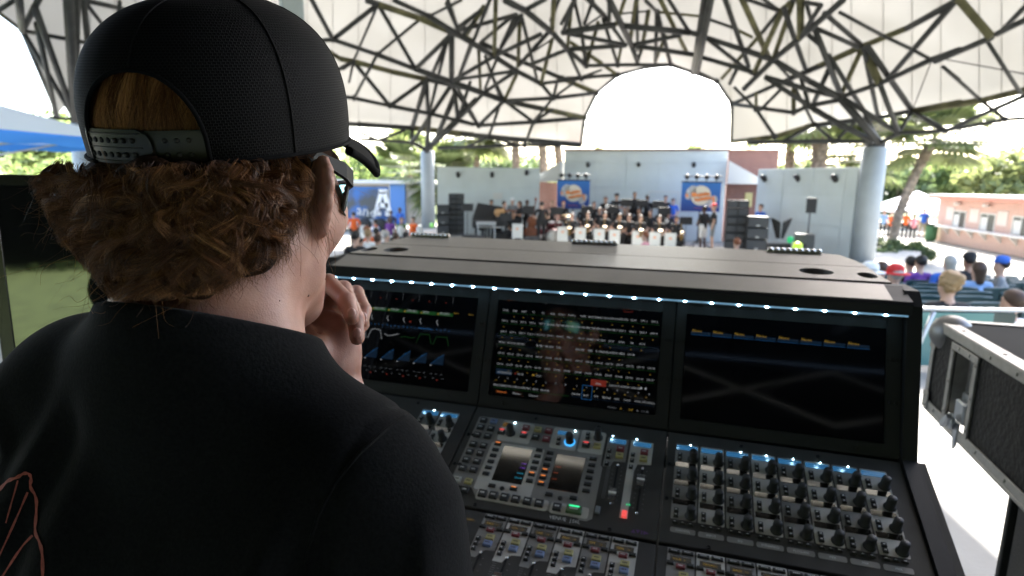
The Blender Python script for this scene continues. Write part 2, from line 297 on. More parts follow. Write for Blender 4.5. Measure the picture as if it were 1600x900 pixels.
def snap(px, py, k):
    for q in nodes:
        if abs(q[0]-px) < 6.0 and abs(q[1]-py) < 6.0: return q
    q = [px, py, k, 0]; nodes.append(q); return q
allseg = []
for ox, T in ((500, TA), (700, TB), (880, TC), (1080, TD), (1260, TE), (1400, TF), (0, TG)):
    for s in T: allseg.append((ox+s[0]/3.75, s[1]/3.75, ox+s[2]/3.75, s[3]/3.75, s[4]/3.75, s[5]))
made = []
for pas in ('ULEN', 'MO'):
    for (x1, y1, x2, y2, wd, L) in allseg:
        if L not in pas: continue
        a = snap(x1, y1, LAY[L]); b = snap(x2, y2, LAY[L])
        if a is b: continue
        a[3] += 1; b[3] += 1; made.append((a, b, wd, L, x1, y1))
for (a, b, wd, L, x1, y1) in made:
        d = (roof_d(a[0], a[1])*a[2]+roof_d(b[0], b[1])*b[2])/2
        r = max(.015, wd*.64*d/FPX)
        ln = math.hypot(b[0]-a[0], b[1]-a[1]); ux, uy = (b[0]-a[0])/ln, (b[1]-a[1])/ln; ea = 6. if a[3] == 1 and L in 'MO' else 0; eb = 6. if b[3] == 1 and L in 'MO' else 0
        m = MB(); m.tube([roof_pt(a[0]-ux*ea, a[1]-uy*ea, a[2]), roof_pt(b[0]+ux*eb, b[1]+uy*eb, b[2])], r, 8)
        rbuild(m, 'tie_rod' if wd <= 3.8 else 'truss_tube', M_steelo if (L == 'O' or (L == 'U' and (x1*7+y1) % 3 < 1.9)) else M_steel)
mj = MB()
for q in nodes:
    if q[3] >= 3 and -60 < q[0] < 1640:
        d = roof_d(q[0], q[1])*q[2]; c = roof_pt(q[0], q[1], q[2]); r = 4.4*d/FPX
        mj = MB(); mj.lathe([(r*.5, -r), (r, -r*.4), (r, r*.4), (r*.5, r)], 10, 0, Matrix.Translation(c)); rbuild(mj, 'truss_joint', M_steel)
# the lattice goes on above the picture
mo = MB(); gx_ = list(range(-330, 1930, 165))
for r_, (py0, py1) in enumerate(((-8, -85), (-85, -160), (-160, -228))):
    for i, x in enumerate(gx_[:-1]):
        x2 = gx_[i+1]; xm_ = (x+x2)/2
        for (a, b, k1, k2, w_) in (((x, py1), (x2, py1), .955, .955, 6.2), ((x, py0), (xm_, py1), .955, 1.02, 4.6), ((xm_, py1), (x2, py0), 1.02, .955, 4.6), ((x, py1), (xm_, (py0+py1)/2), .955, 1.02, 4.2)):
            d = roof_d((a[0]+b[0])/2, (a[1]+b[1])/2); mo.tube([roof_pt(a[0], a[1], k1), roof_pt(b[0], b[1], k2)], w_*.5*d/FPX, 6)
rbuild(mo, 'outer_truss', M_steel); bpy.data.objects['outer_truss']['kind'] = 'stuff'
# rear frame over the mixing position (seen only as reflections)
for a, b, r in (((-13, -3.4, 4.8), (3.0, -4.1, 5.2), .11), ((-13, -3.4, 3.9), (3.0, -4.1, 4.2), .09), ((-9, -3.6, 4.8), (-5, -3.6, 4.0), .07), ((-5, -3.8, 5), (-1, -4, 4.1), .07), ((-1, -4, 5.1), (3, -4.1, 4.2), .07), ((3, -4.1, 5.2), (4.0, 3.0, 5.0), .1), ((3, -4.1, 4.3), (4.0, 3.0, 4.2), .08)):
    m = MB(); m.tube([a, b], r, 8); rbuild(m, 'truss_tube', M_steel)
# columns
def column(px, pytop, d, dia, zb, label):
    c = at(px, pytop, d); o = thing('steel_column', label, 'column', (c.x, c.y, zb), 0, 'round columns carrying the roof')
    m = MB(); m.lathe([(dia/2, .12), (dia/2, c.z-zb-.02), (dia*.47, c.z-zb)], 28); m.build('shaft', M_colw, o)
    m = MB(); m.lathe([(dia*.68, 0), (dia*.68, .10), (dia*.55, .13)], 28); m.build('base_plate', M_steel, o)
    m = MB(); m.lathe([(dia*.40, 0), (dia*.40, .16), (dia*.2, .3)], 16); m.build('cap_plate', M_steel, o, (0, 0, c.z-zb))
column(668, 236, 33, .76, -1.72, 'round pale blue column left of the stage, behind the loudspeaker stack')
column(1368, 230, 20.5, .78, -1.72, 'thick pale blue column in front of the right stage wall and the palm bush')
column(125, 194, 18.5, .62, -1.72, 'pale column behind the blue tent at the left edge')
c = at(452, -60, 9.5); o = thing('steel_column', 'pale square post rising above the black cap', 'column', (c.x, c.y, -.4), .5)
m = MB(); m.box((-.17, -.17, 0), (.17, .17, c.z+.4+3), 0, .02); m.build('shaft', M_colw, o)
# ------------------------------------------------------------------ trees and plants
def leafmat(name, c, tr=.35):
    m = bpy.data.materials.new(name); m.use_nodes = True; n = m.node_tree; n.nodes.remove(n.nodes['Principled BSDF']); out = n.nodes['Material Output']
    at_ = n.nodes.new('ShaderNodeNewGeometry'); rp = n.nodes.new('ShaderNodeValToRGB')
    rp.color_ramp.elements[0].color = (c[0]*.5, c[1]*.55, c[2]*.5, 1); rp.color_ramp.elements[1].color = (c[0]*1.4, c[1]*1.35, c[2]*1.2, 1)
    n.links.new(at_.outputs['Random Per Island'], rp.inputs[0])
    d = n.nodes.new('ShaderNodeBsdfPrincipled'); d.inputs['Roughness'].default_value = .5; t = n.nodes.new('ShaderNodeBsdfTranslucent')
    n.links.new(rp.outputs[0], d.inputs['Base Color']); n.links.new(rp.outputs[0], t.inputs['Color'])
    mx = n.nodes.new('ShaderNodeMixShader'); mx.inputs[0].default_value = tr
    n.links.new(d.outputs[0], mx.inputs[1]); n.links.new(t.outputs[0], mx.inputs[2]); n.links.new(mx.outputs[0], out.inputs[0]); return m
M_leafb = leafmat('bright_leaf', (.20, .26, .095), .5); M_leafd = leafmat('dark_leaf', (.10, .14, .06), .45); M_leafy = leafmat('yellow_green_leaf', (.24, .27, .11), .5); M_palm = leafmat('palm_leaf', (.15, .18, .07), .5); M_dry = leafmat('dry_frond', (.20, .13, .05))
M_bark = mat('palm_bark', (.20, .155, .115), .9, var=.55, vs=6, bump=1., bs=14); M_bark2 = mat('tree_bark', (.10, .08, .06), .9, var=.4, vs=8, bump=1., bs=20)
def leaves(centers, radii, count, size, rng, squash=.75):
    """many small leaf quads gathered in clumps"""
    c = np.asarray(centers, float); r = np.asarray(radii, float)
    pick = rng.choice(len(c), count, p=r**2/np.sum(r**2))
    dirs = rng.normal(size=(count, 3)); dirs /= np.linalg.norm(dirs, axis=1)[:, None]
    rad = rng.uniform(.35, 1.05, count)**.6
    P = c[pick]+dirs*(r[pick]*rad)[:, None]*np.array([1, 1, squash])
    a = rng.normal(size=(count, 3)); a /= np.linalg.norm(a, axis=1)[:, None]
    b = np.cross(a, dirs+rng.normal(size=(count, 3))*.6); b /= np.linalg.norm(b, axis=1)[:, None]+1e-9
    s = size*rng.uniform(.6, 1.3, count)[:, None]
    V = np.stack([P-a*s, P+b*s*.5, P+a*s, P-b*s*.5], 1).reshape(-1, 3)
    F = np.arange(count*4).reshape(-1, 4); return V, F
def raw_mesh(name, V, F, mt):
    me = bpy.data.meshes.new(name); me.from_pydata(V.tolist(), [], F.tolist()); me.materials.append(mt); me.update(); return me
def tree(name, label, cat, base, height, spread, mt, count, leaf, seed, group=None, trunk=.18, lift=.3, clumps=26):
    rng = np.random.default_rng(seed); o = thing(name, label, cat, base, 0, group)
    cz = height*(lift+(1-lift)*.52); C = []; R = []
    for i in range(clumps):
        d = rng.normal(size=3); d /= np.linalg.norm(d); q = rng.uniform(.35, .95)
        C.append((d[0]*spread*.5*q, d[1]*spread*.5*q, cz+d[2]*height*(1-lift)*.46*q)); R.append(spread*rng.uniform(.13, .22))
    V, F = leaves(C, R, count, leaf, rng); link('crown', raw_mesh('crown', V, F, mt), o)
    m = MB(); m.tube([(0, 0, -.1), (.1, .05, height*lift*.6), (0, .1, height*lift*1.1), (.1, 0, cz)], [trunk*1.3, trunk, trunk*.8, trunk*.35], 9)
    m.build('trunk', M_bark2, o)
    for i in range(6):
        c = C[i*3]; m = MB(); m.tube([(0, .05, height*lift*(.75+.06*i)), (c[0]*.5, c[1]*.5, (c[2]+height*lift)/2), c], [trunk*.45, trunk*.3, trunk*.1], 6); m.build('limb', M_bark2, o)
    return o
def palm(label, base, height, lean=(0, 0), seed=0, size=1., r=.2, dry=0, n=42, group='cabbage palms behind the stage'):
    rng = np.random.default_rng(seed); o = thing('palm_tree', label, 'palm tree', base, 0, group)
    pts = [Vector((lean[0]*t*t, lean[1]*t*t, height*t-.1)) for t in np.linspace(0, 1, 12)]
    P = []
    for i in range(60):                                        # ringed, slightly ragged trunk
        t = i/59*11; k = min(int(t), 10); p = pts[k].lerp(pts[k+1], t-k); rr = r*(1.08 if i % 2 else .95)*(1+.12*math.sin(i*2.3+seed))*(1.18 if i > 46 else 1.)
        P.append([p+Vector((math.cos(a)*rr*(1+.10*math.sin(a*5+i*2)), math.sin(a)*rr*(1+.10*math.sin(a*5+i*2)), 0)) for a in np.linspace(0, 2*PI, 12, endpoint=False)])
    m = MB(); m.grid(P, close=True); m.build('trunk', M_bark, o)
    top = pts[-1]; VV = []; FF = []; VD = []; FD = []
    for i in range(n+dry):
        az = rng.uniform(0, 2*PI); el = rng.uniform(-.75, 1.35) if i < n else rng.uniform(-1.3, -.9)
        L = size*rng.uniform(.75, 1.05); d = Vector((math.cos(az)*math.cos(el), math.sin(az)*math.cos(el), math.sin(el)))
        side = d.cross(Vector((0, 0, 1))).normalized(); up = side.cross(d).normalized()
        h = top+d*L*.75; V, F = (VV, FF) if i < n else (VD, FD)
        k = len(V); V += [top+side*.02, top-side*.02, h-side*.015, h+side*.015]; F.append((k, k+1, k+2, k+3))
        for j in range(13):                                    # the fan's blades, tips drooping
            a = (j-6)/6*1.25; bd = (d*math.cos(a)+side*math.sin(a)).normalized(); bl = L*.85*(1-.18*abs(j-6)/6)
            w_ = .045*size*1.3; m_ = h+bd*bl*.6-Vector((0, 0, .015*L)); t_ = h+bd*bl-Vector((0, 0, .16*L*rng.uniform(.4, 1.2))); s_ = bd.cross(up).normalized()
            k = len(V); V += [h, m_+s_*w_, m_-s_*w_, t_]; F += [(k, k+1, k+2), (k+1, k+3, k+2)]
    me = bpy.data.meshes.new('crown'); me.from_pydata([tuple(v) for v in VV], [], FF); me.materials.append(M_palm); link('crown', me, o)
    if VD: me = bpy.data.meshes.new('dead_frond'); me.from_pydata([tuple(v) for v in VD], [], FD); me.materials.append(M_dry); link('dead_frond', me, o)
    return o
def gz(px, d, z=-1.7):
    p = at(px, 300, d); return (p.x, p.y, z)
# palms: photo column of the trunk, distance, crown height
for px, d, top, lean, seed, lab, sz, r in (
    (742, 41, 6.4, (.2, 0), 1, 'cabbage palm behind the left stage wall, farthest left of its row', 2.3, .22),
    (808, 38, 7.6, (-.3, 0), 2, 'cabbage palm with a rough brown trunk above the loudspeaker side of the left stage wall', 2.3, .25),
    (852, 37, 7.9, (-.5, .3), 3, 'cabbage palm leaning left beside the stage building, just left of its white awning', 2.3, .25),
    (880, 39, 7.9, (-.9, .2), 4, 'cabbage palm with a leaning trunk at the corner of the tall stage wall', 2.2, .25),
    (1232, 33, 7.0, (-.1, .2), 5, 'cabbage palm above the right stage wall, leftmost of three', 2.1, .25),
    (1276, 29, 6.9, (0, .2), 6, 'thick-trunked cabbage palm above the middle of the right stage wall', 2.0, .34),
    (1352, 30, 7.0, (.1, .2), 7, 'cabbage palm directly behind the thick right column', 2.1, .27),
    (1320, 36, 5.2, (.3, .2), 9, 'small dark cabbage palm between two thicker ones above the right stage wall', 2.2, .2),
    (688, 36, 3.4, (0, .2), 10, 'slim cabbage palm in the gap between the left column and the left stage wall', 2.0, .16),
    (640, 47, 3.7, (0, 0), 11, 'low feathery palm left of the left column, above the trailer', 2.8, .2)):
    palm(lab, gz(px, d), top, lean, seed, sz, r)
palm('leaning cabbage palm with a ragged trunk standing in the planted bed beside the right column', gz(1402, 25.5, -1.65), 5.3, (1.45, .2), 8, 1.7, .185, 0, 56)
for px, d, hh, sp, mt, cnt, lf, seed, lab, nm in (
    (1452, 52, 5.6, 6.5, M_leafb, 4200, .30, 21, 'bright green leafy tree behind the white canopy tent', 'leafy_tree'),
    (1578, 44, 6.4, 7.0, M_leafy, 4600, .32, 22, 'large yellow-green magnolia standing over the brick concession stand', 'magnolia_tree'),
    (1505, 66, 4.6, 8, M_leafb, 2600, .34, 23, 'pale green tree in the gap between the palm crown and the magnolia', 'leafy_tree'),
    (1405, 48, 5.0, 6, M_leafd, 3000, .3, 24, 'dark green tree hidden behind the right column and the leaning palm', 'leafy_tree'),
    (585, 62, 5.4, 14, M_leafb, 5200, .36, 25, 'bright green tree spreading above the blue trailer screen', 'leafy_tree'),
    (640, 70, 6.0, 12, M_leafb, 3600, .36, 26, 'light green tree behind the feathery palm and the left column', 'leafy_tree'),
    (780, 60, 6.0, 12, M_leafd, 4200, .34, 27, 'dark green tree filling the gap behind the left stage wall palms', 'leafy_tree'),
    (700, 56, 5.8, 9, M_leafd, 3400, .32, 28, 'dense dark green tree just right of the left column', 'leafy_tree'),
    (1085, 75, 9.0, 5, M_leafb, 1500, .34, 29, 'thin pale treetop showing over the tall stage wall inside the arch', 'leafy_tree'),
    (930, 60, 7.4, 3.6, M_leafy, 1500, .3, 30, 'yellowish treetop at the left foot of the arch opening', 'leafy_tree'),
    (1210, 52, 5.6, 7, M_leafy, 2600, .3, 31, 'yellowish tree seen between the brick building and the right stage wall', 'leafy_tree'),
    (1300, 50, 5.4, 8, M_leafd, 3000, .3, 32, 'dark tree behind the palms of the right stage wall', 'leafy_tree'),
    (75, 30, 6.2, 6.5, M_leafb, 4200, .22, 33, 'bright sunlit tree rising behind the blue tent roof', 'leafy_tree'),
    (20, 24, 3.6, 7, M_leafb, 4200, .18, 34, 'bright green bushy tree below the blue tent, beside the pale column', 'leafy_tree'),
    (150, 27, 3.8, 6, M_leafb, 3000, .18, 35, 'sunlit green tree peeping out between the tent corner and the cap', 'leafy_tree')):
    tree(nm, lab, 'tree', gz(px, d, -1.72), hh, sp, mt, cnt, lf, seed, 'broadleaf trees round the amphitheatre', lift=.22)
# planted bed at the foot of the leaning palm
rng = np.random.default_rng(5)
for i, (px, d, w_, h_, lab) in enumerate(((1392, 25.3, 1.3, 1.1, 'dark green shrub left of the leaning palm trunk, beside the right column'), (1428, 25.2, 1.4, 1.0, 'dark green shrub right of the leaning palm trunk'), (1408, 24.2, 1.5, .75, 'low glossy shrub in front of the leaning palm trunk'), (1446, 24.8, .9, .7, 'small green shrub at the right end of the planted bed'))):
    b = gz(px, d, -1.70); o = thing('shrub', lab, 'shrub', b, 0, 'shrubs in the planted bed')
    C = [(rng.uniform(-w_/2, w_/2), rng.uniform(-.4, .4), rng.uniform(.2, h_*.8)) for _ in range(14)]
    V, F = leaves(C, [.28]*14, 1300, .10, rng); link('foliage', raw_mesh('foliage', V, F, M_leafd), o)
    m = MB()
    for c in C[:6]: m.tube([(0, 0, 0), c], [.03, .01], 5)
    m.build('stem', M_bark2, o)
# distant woods and the tree belt behind the camera (each reads as one mass)
def woods(name, x0, x1, y0, y1, h, n, leaf, mt, seed, zb=-1.7):
    rng = np.random.default_rng(seed); C = []; R = []
    for i in range(90): C.append((rng.uniform(x0, x1), rng.uniform(y0, y1), zb+rng.uniform(.1, .9)*h*rng.uniform(.6, 1))); R.append(h*.28)
    V, F = leaves(C, R, n, leaf, rng, .9); tag(link(name, raw_mesh(name, V, F, mt)), kind='stuff')
woods('far_woods', -75, 5, 92, 110, 7.5, 9000, .6, M_leafb, 41)
woods('far_woods', 14, 110, 88, 110, 6.5, 9000, .6, M_leafb, 42)
woods('far_woods', -70, -26, 30, 60, 7, 5000, .4, M_leafb, 43)
woods('rear_woods', -40, 40, -34, -26, 12, 16000, .55, M_leafd, 44, -.2)
m = MB(); m.box((-45, -36, -.1), (45, -35, 7)); tag(m.build('hedge_backdrop', mat('deep_hedge_green', (.02, .028, .014), .95, var=.6, vs=2)), 'unseen dark hedge added as a backdrop behind the mixing position', 'hedge')  # unseen dark block added as backdrop for the screen reflections
# ------------------------------------------------------------------ implicit-surface bodies
import openvdb
def sd_cone(P, a, b, ra, rb):
    a = np.asarray(a, float); b = np.asarray(b, float); ab = b-a; L2 = float(ab @ ab)+1e-12
    t = np.clip(((P-a) @ ab)/L2, 0, 1)
    return np.linalg.norm(P-(a+t[..., None]*ab), axis=-1)-(ra+(rb-ra)*t)
def sd_ell(P, c, R, rot=None):
    q = P-np.asarray(c, float)
    if rot is not None: q = q @ rot      # rot: columns = local axes
    R = np.asarray(R, float); k0 = np.linalg.norm(q/R, axis=-1); k1 = np.linalg.norm(q/(R*R), axis=-1)
    return k0*(k0-1)/np.maximum(k1, 1e-6)
def smin(a, b, k):
    h = np.clip(.5+.5*(b-a)/k, 0, 1); return b+(a-b)*h-k*h*(1-h)
def smax(a, b, k): return -smin(-a, -b, k)
def lattice(lo, hi, vx):
    lo = np.asarray(lo, float); n = np.ceil((np.asarray(hi)-lo)/vx).astype(int)+1
    g = np.stack(np.meshgrid(*[lo[i]+vx*np.arange(n[i]) for i in range(3)], indexing='ij'), -1)
    return g, lo
def surface(D, lo, vx):
    g = openvdb.FloatGrid(background=float(vx*4)); g.copyFromArray(np.clip(D, -vx*4, vx*4).astype(np.float32))
    pts, tris, quads = g.convertToPolygons(0.0, 0.0)
    return pts.astype(float)*vx+lo, tris, quads
def mesh_from(name, pts, tris, quads, mats, idx=None, smooth=True):
    me = bpy.data.meshes.new(name)
    fs = [tuple(int(i) for i in q[::-1]) for q in quads]+[tuple(int(i) for i in t[::-1]) for t in tris]
    me.from_pydata([tuple(p) for p in pts], [], fs)
    for m in mats: me.materials.append(m)
    if idx is not None: me.polygons.foreach_set('material_index', idx)
    me.polygons.foreach_set('use_smooth', [smooth]*len(fs)); me.update(); return me
_mc = {}
def cm(name, col, rough=.8, **k):
    if name not in _mc: _mc[name] = mat(name, col, rough, **k)
    return _mc[name]
SKIN = {'light': cm('skin_light', (.52, .32, .24), .55), 'tan': cm('skin_tan', (.36, .20, .13), .55), 'dark': cm('skin_dark', (.10, .052, .035), .55)}
CLO = {k: cm('cloth_'+k, v) for k, v in dict(black=(.012, .012, .014), white=(.72, .72, .72), blue=(.03, .12, .50), orange=(.75, .13, .02), red=(.55, .03, .03), grey=(.20, .21, .22), navy=(.02, .03, .09), khaki=(.33, .27, .18), teal=(.04, .16, .17),
      lightblue=(.25, .38, .60), green=(.06, .15, .06), pink=(.6, .25, .3), violet=(.16, .05, .30), brown=(.10, .06, .04), denim=(.06, .09, .16)).items()}
HAIR = {k: cm('hair_'+k, v, .6) for k, v in dict(dark=(.012, .009, .008), brown=(.05, .025, .014), blond=(.26, .17, .085), grey=(.36, .34, .31), red=(.20, .06, .02)).items()}
def bg_person(label, loc, face=0., pose='stand', h=1.75, shirt='black', legs='black', skin='light', hair='dark', hat=None, short=False, build=1., longhair=False, arms='down', group=None, vx=.028, bun=False):
    """one continuous body; facing local +Y; feet (or the seat's feet) at z=0"""
    k = h/1.75; caps = []
    def C(a, b, ra, rb, mi): caps.append((np.array(a, float), np.array(b, float), ra, rb, mi))
    sit = pose == 'sit'; zh = .52 if sit else .95          # hip height
    dz = zh-.95
    sh = 1.43+dz
    w = build
    C((0, 0, 1.05+dz), (0, .0, 1.30+dz), .125*w, .135, 0); C((-.10*w, 0, .97+dz), (.10*w, 0, .97+dz), .095*w, .095*w, 1)
    C((-.145*w, -.01, sh), (.145*w, -.01, sh), .065, .065, 0); C((0, .02, 1.18+dz), (0, .03, 1.02+dz), .12*w, .13*w*w, 0)
    C((0, -.01, sh+.02), (0, .015, sh+.14), .055, .052, 2)
    C((0, .02, sh+.20), (0, .012, sh+.27), .078, .088, 2); C((0, .045, sh+.15), (0, .05, sh+.19), .05, .06, 2); C((0, .105, sh+.185), (0, .09, sh+.22), .014, .012, 2)
    for s in (-1, 1):
        S_ = np.array((s*.185*w, -.01, sh-.015))
        if arms == 'down': E_ = S_+(s*.05, -.03, -.29); H_ = E_+(s*.0, .07, -.25)
        elif arms == 'hold': E_ = S_+(s*.07, .05, -.27); H_ = np.array((s*.07, .30, sh-.22))
        elif arms == 'low': E_ = S_+(s*.09, .03, -.28); H_ = np.array((s*.09, .27, sh-.42))
        elif arms == 'up': E_ = S_+(s*.08, .12, -.22); H_ = np.array((s*.05, .24, sh+.02))
        M_ = S_+(E_-S_)*.62
        C(S_, M_, .056, .052, 0); C(M_, E_, .044, .042, 2); C(E_, H_, .040, .030, 2); C(H_, H_+(H_-E_)/np.linalg.norm(H_-E_)*.09, .036, .026, 2)
        hp = np.array((s*.095*w, 0, .93+dz))
        if sit: K_ = hp+(s*.06, .42, .03); A_ = K_+(0, -.02, -.44)
        else: K_ = np.array((s*.11, .015, .50)); A_ = np.array((s*.12, -.02, .085))
        if short:
            Q = hp+(K_-hp)*.85; C(hp, Q, .09*w, .075, 1); C(Q, K_, .058, .055, 2); C(K_, A_, .055, .042, 2)
        else: C(hp, K_, .088*w, .062, 1); C(K_, A_, .060, .048, 1)
        C(A_+(0, -.02, -.035), A_+(0, .15, -.05), .045, .036, 3)
    A = np.array([np.r_[c[0], c[1]] for c in caps])
    lo = np.minimum(A[:, :3].min(0), A[:, 3:].min(0))-.2; hi = np.maximum(A[:, :3].max(0), A[:, 3:].max(0))+.2
    v = vx/k; P, lo = lattice(lo, hi, v); D = None
    for a, b, ra, rb, mi in caps:
        d = sd_cone(P, a, b, ra, rb); D = d if D is None else smin(D, d, .03)
    pts, tris, quads = surface(D, lo, v)
    fc = np.array([pts[q].mean(0) for q in quads])
    dd = np.stack([sd_cone(fc, a, b, ra, rb) for a, b, ra, rb, mi in caps], 1)
    idx = np.array([c[4] for c in caps])[dd.argmin(1)]
    me = mesh_from('person', pts*k, tris, quads, [CLO[shirt], CLO[legs], SKIN[skin], CLO['brown'] if shirt != 'black' else CLO['black']], list(idx))
    o = link('person', me); o.location = loc; o.rotation_euler = (0, 0, face); tag(o, label, 'person', group)
    # hair / hat
    hc = np.array((0, .008, sh+.265))*k; m = MB()
    if hair:
        P, lo2 = lattice(hc-.26, hc+.2, .02 if not bun else .011)
        d = sd_ell(P, hc+(0, -.012, .012), (.098, .112, .108)); cut = (P[..., 1]-hc[1]-.045)-(P[..., 2]-hc[2]-.02)*1.1
        d = smax(d, cut, .02); d = smax(d, -(P[..., 2]-hc[2]+.112), .02) if not longhair else d
        if longhair: d = smin(d, sd_cone(P, hc+(0, -.06, -.02), hc+(0, -.075, -.20), .085, .06), .04)
        if bun:
            rb = np.random.default_rng(4); d = smin(d, sd_ell(P, hc+(.03, -.10, .045), (.052, .045, .05)), .02)
            for _ in range(46):
                q = rb.normal(size=3); q /= np.linalg.norm(q); q[1] = -abs(q[1])*.9; d = smin(d, sd_ell(P, hc+q*np.array((.100, .112, .105))+(0, -.01, .0), np.array((.022, .022, .016))*rb.uniform(.7, 1.3)), .012)
        p2, t2, q2 = surface(d, lo2, .02 if not bun else .011)
        if len(q2): link('hair', mesh_from('hair', p2, t2, q2, [HAIR[hair]]), o)
    if hat:
        T = Matrix.Translation(hc+np.array((0, -.004, .04))); kind, colr = hat
        m.lathe([(.106, -.02), (.108, .02), (.098, .065), (.065, .095), (.02, .105)], 18, 0, T)
        if kind == 'brim': m.lathe([(.10, -.022), (.185, -.04), (.185, -.034), (.10, -.012)], 20, 0, T, caps=False)
        else: m.prism([(.085*math.cos(a), .07+.12*math.sin(a)) for a in np.linspace(0, PI, 9)], -.02, -.008, 0, T)
        m.build('hat', CLO[colr], o)
    return o
# ------------------------------------------------------------------ mixing console
CO = Vector((-0.4079, 1.2014, 0)); CYAW = -0.2991; HZ = 1.0698
AL, AL2, TAU, BAY = .399, .2, 1.2487, .36
S0 = .226
M_anod = mat('dark_anodised', (.064, .061, .057), .68, 0, spec=.14, bump=.15, bs=900, var=.12, vs=14)
M_black = mat('black_shell', (.012, .012, .0125), .6, spec=.3, bump=.2, bs=700)
M_lip = mat('satin_grey_lip', (.20, .185, .165), .4, .3, bump=.25, bs=900, var=.1, vs=12)
M_cover = mat('speckled_cover_paint', (.165, .150, .130), .38, .25, bump=.9, bs=420, var=.22, vs=260)
M_plateA = mat('light_grey_plate', (.55, .53, .485), .6, 0, spec=.25, bump=.06, bs=1200, var=.08, vs=25)
M_plateB = mat('mid_grey_plate', (.26, .25, .235), .6, 0, spec=.25, bump=.06, bs=1200, var=.08, vs=25)
M_key = mat('black_rubber_key', (.016, .016, .017), .45)
M_legend = mat('white_legend', (.7, .7, .68), .6)
M_knob = mat('black_rubber_knob', (.014, .014, .014), .55, bump=.2, bs=900)
M_glass = mat('black_display_glass', (.004, .004, .005), .03, spec=.32)
M_glassS = mat('black_touch_glass', (.003, .003, .004),   .05, spec=.6, var=.5, vs=9)
M_disp = mat('small_display_glass', (.42, .40, .37), .07, 1.)
M_dispblue = mat('small_blue_display', (.01, .015, .02), .08, spec=.9, emit=(.05, .28, .62), es=.05)
M_red = mat('dim_red_key', (.20, .035, .045), .45)
M_yel = mat('yellow_key', (.42, .37, .15), .45)
M_blu = mat('blue_key', (.17, .23, .40), .45)
M_wht = mat('pale_key', (.45, .45, .40), .45)
M_grn = mat('green_key', (.07, .13, .055), .45)
M_ledred = mat('lit_red', (.5, .05, .05), .4, emit=(1, .07, .06), es=.16)
M_ledorg = mat('lit_orange', (.6, .2, .05), .4, emit=(1, .26, .03), es=.19)
M_ledgrn = mat('lit_green', (.1, .6, .3), .4, emit=(.03, 1, .35), es=.16)
M_ledblue = mat('lit_blue', (.1, .3, .8), .4, emit=(.05, .42, 1), es=.2)
M_led = mat('cold_white_led', (.9, .95, 1), .4, emit=(.45, .78, 1.0), es=21)
M_ledline = mat('lit_diffuser', (.35, .4, .45), .4, emit=(.25, .55, .85), es=.055)
M_chrome = mat('chrome', (.75, .76, .78), .12, 1.)
M_screwd = mat('dark_screw', (.02, .02, .02), .35, .8)
M_txtw = mat('screen_white', (0, 0, 0), 1, emit=(.8, .85, .9), es=.040)
M_txtd = mat('screen_grey', (0, 0, 0), 1, emit=(.5, .55, .6), es=.02)
M_txto = mat('screen_orange', (0, 0, 0), 1, emit=(1, .27, .06), es=.07)
M_txty = mat('screen_yellow', (0, 0, 0), 1, emit=(1, .62, .08), es=.030)
M_txtg = mat('screen_green', (0, 0, 0), 1, emit=(.1, .65, .12), es=.007)
M_txtb = mat('screen_blue', (0, 0, 0), 1, emit=(.05, .35, .95), es=.018)
M_txtn = mat('screen_navy', (0, 0, 0), 1, emit=(.05, .18, .42), es=.006)
M_txtr = mat('screen_red', (0, 0, 0), 1, emit=(.9, .10, .06), es=.016)
SCR = [M_txtw, M_txtd, M_txto, M_txty, M_txtg, M_txtb, M_txtn, M_txtr]
console = thing('mixing_console', 'large black digital mixing console with three touch screens and rows of knobs', 'mixing console', CO, CYAW)
Tc = frame((0, 0, HZ), (1, 0, 0), (0, math.cos(AL), math.sin(AL)))
Tf = frame((0, -S0*math.cos(AL), HZ-S0*math.sin(AL)), (1, 0, 0), (0, math.cos(AL2), math.sin(AL2)))
Ts = frame((0, 0, HZ), (1, 0, 0), (0, math.cos(TAU), math.sin(TAU)))
def place(me, name, T, u, s, n=0., parent=console):
    o = link(name, me, parent); o.matrix_local = T @ Matrix.Translation((u, -s, n)); return o
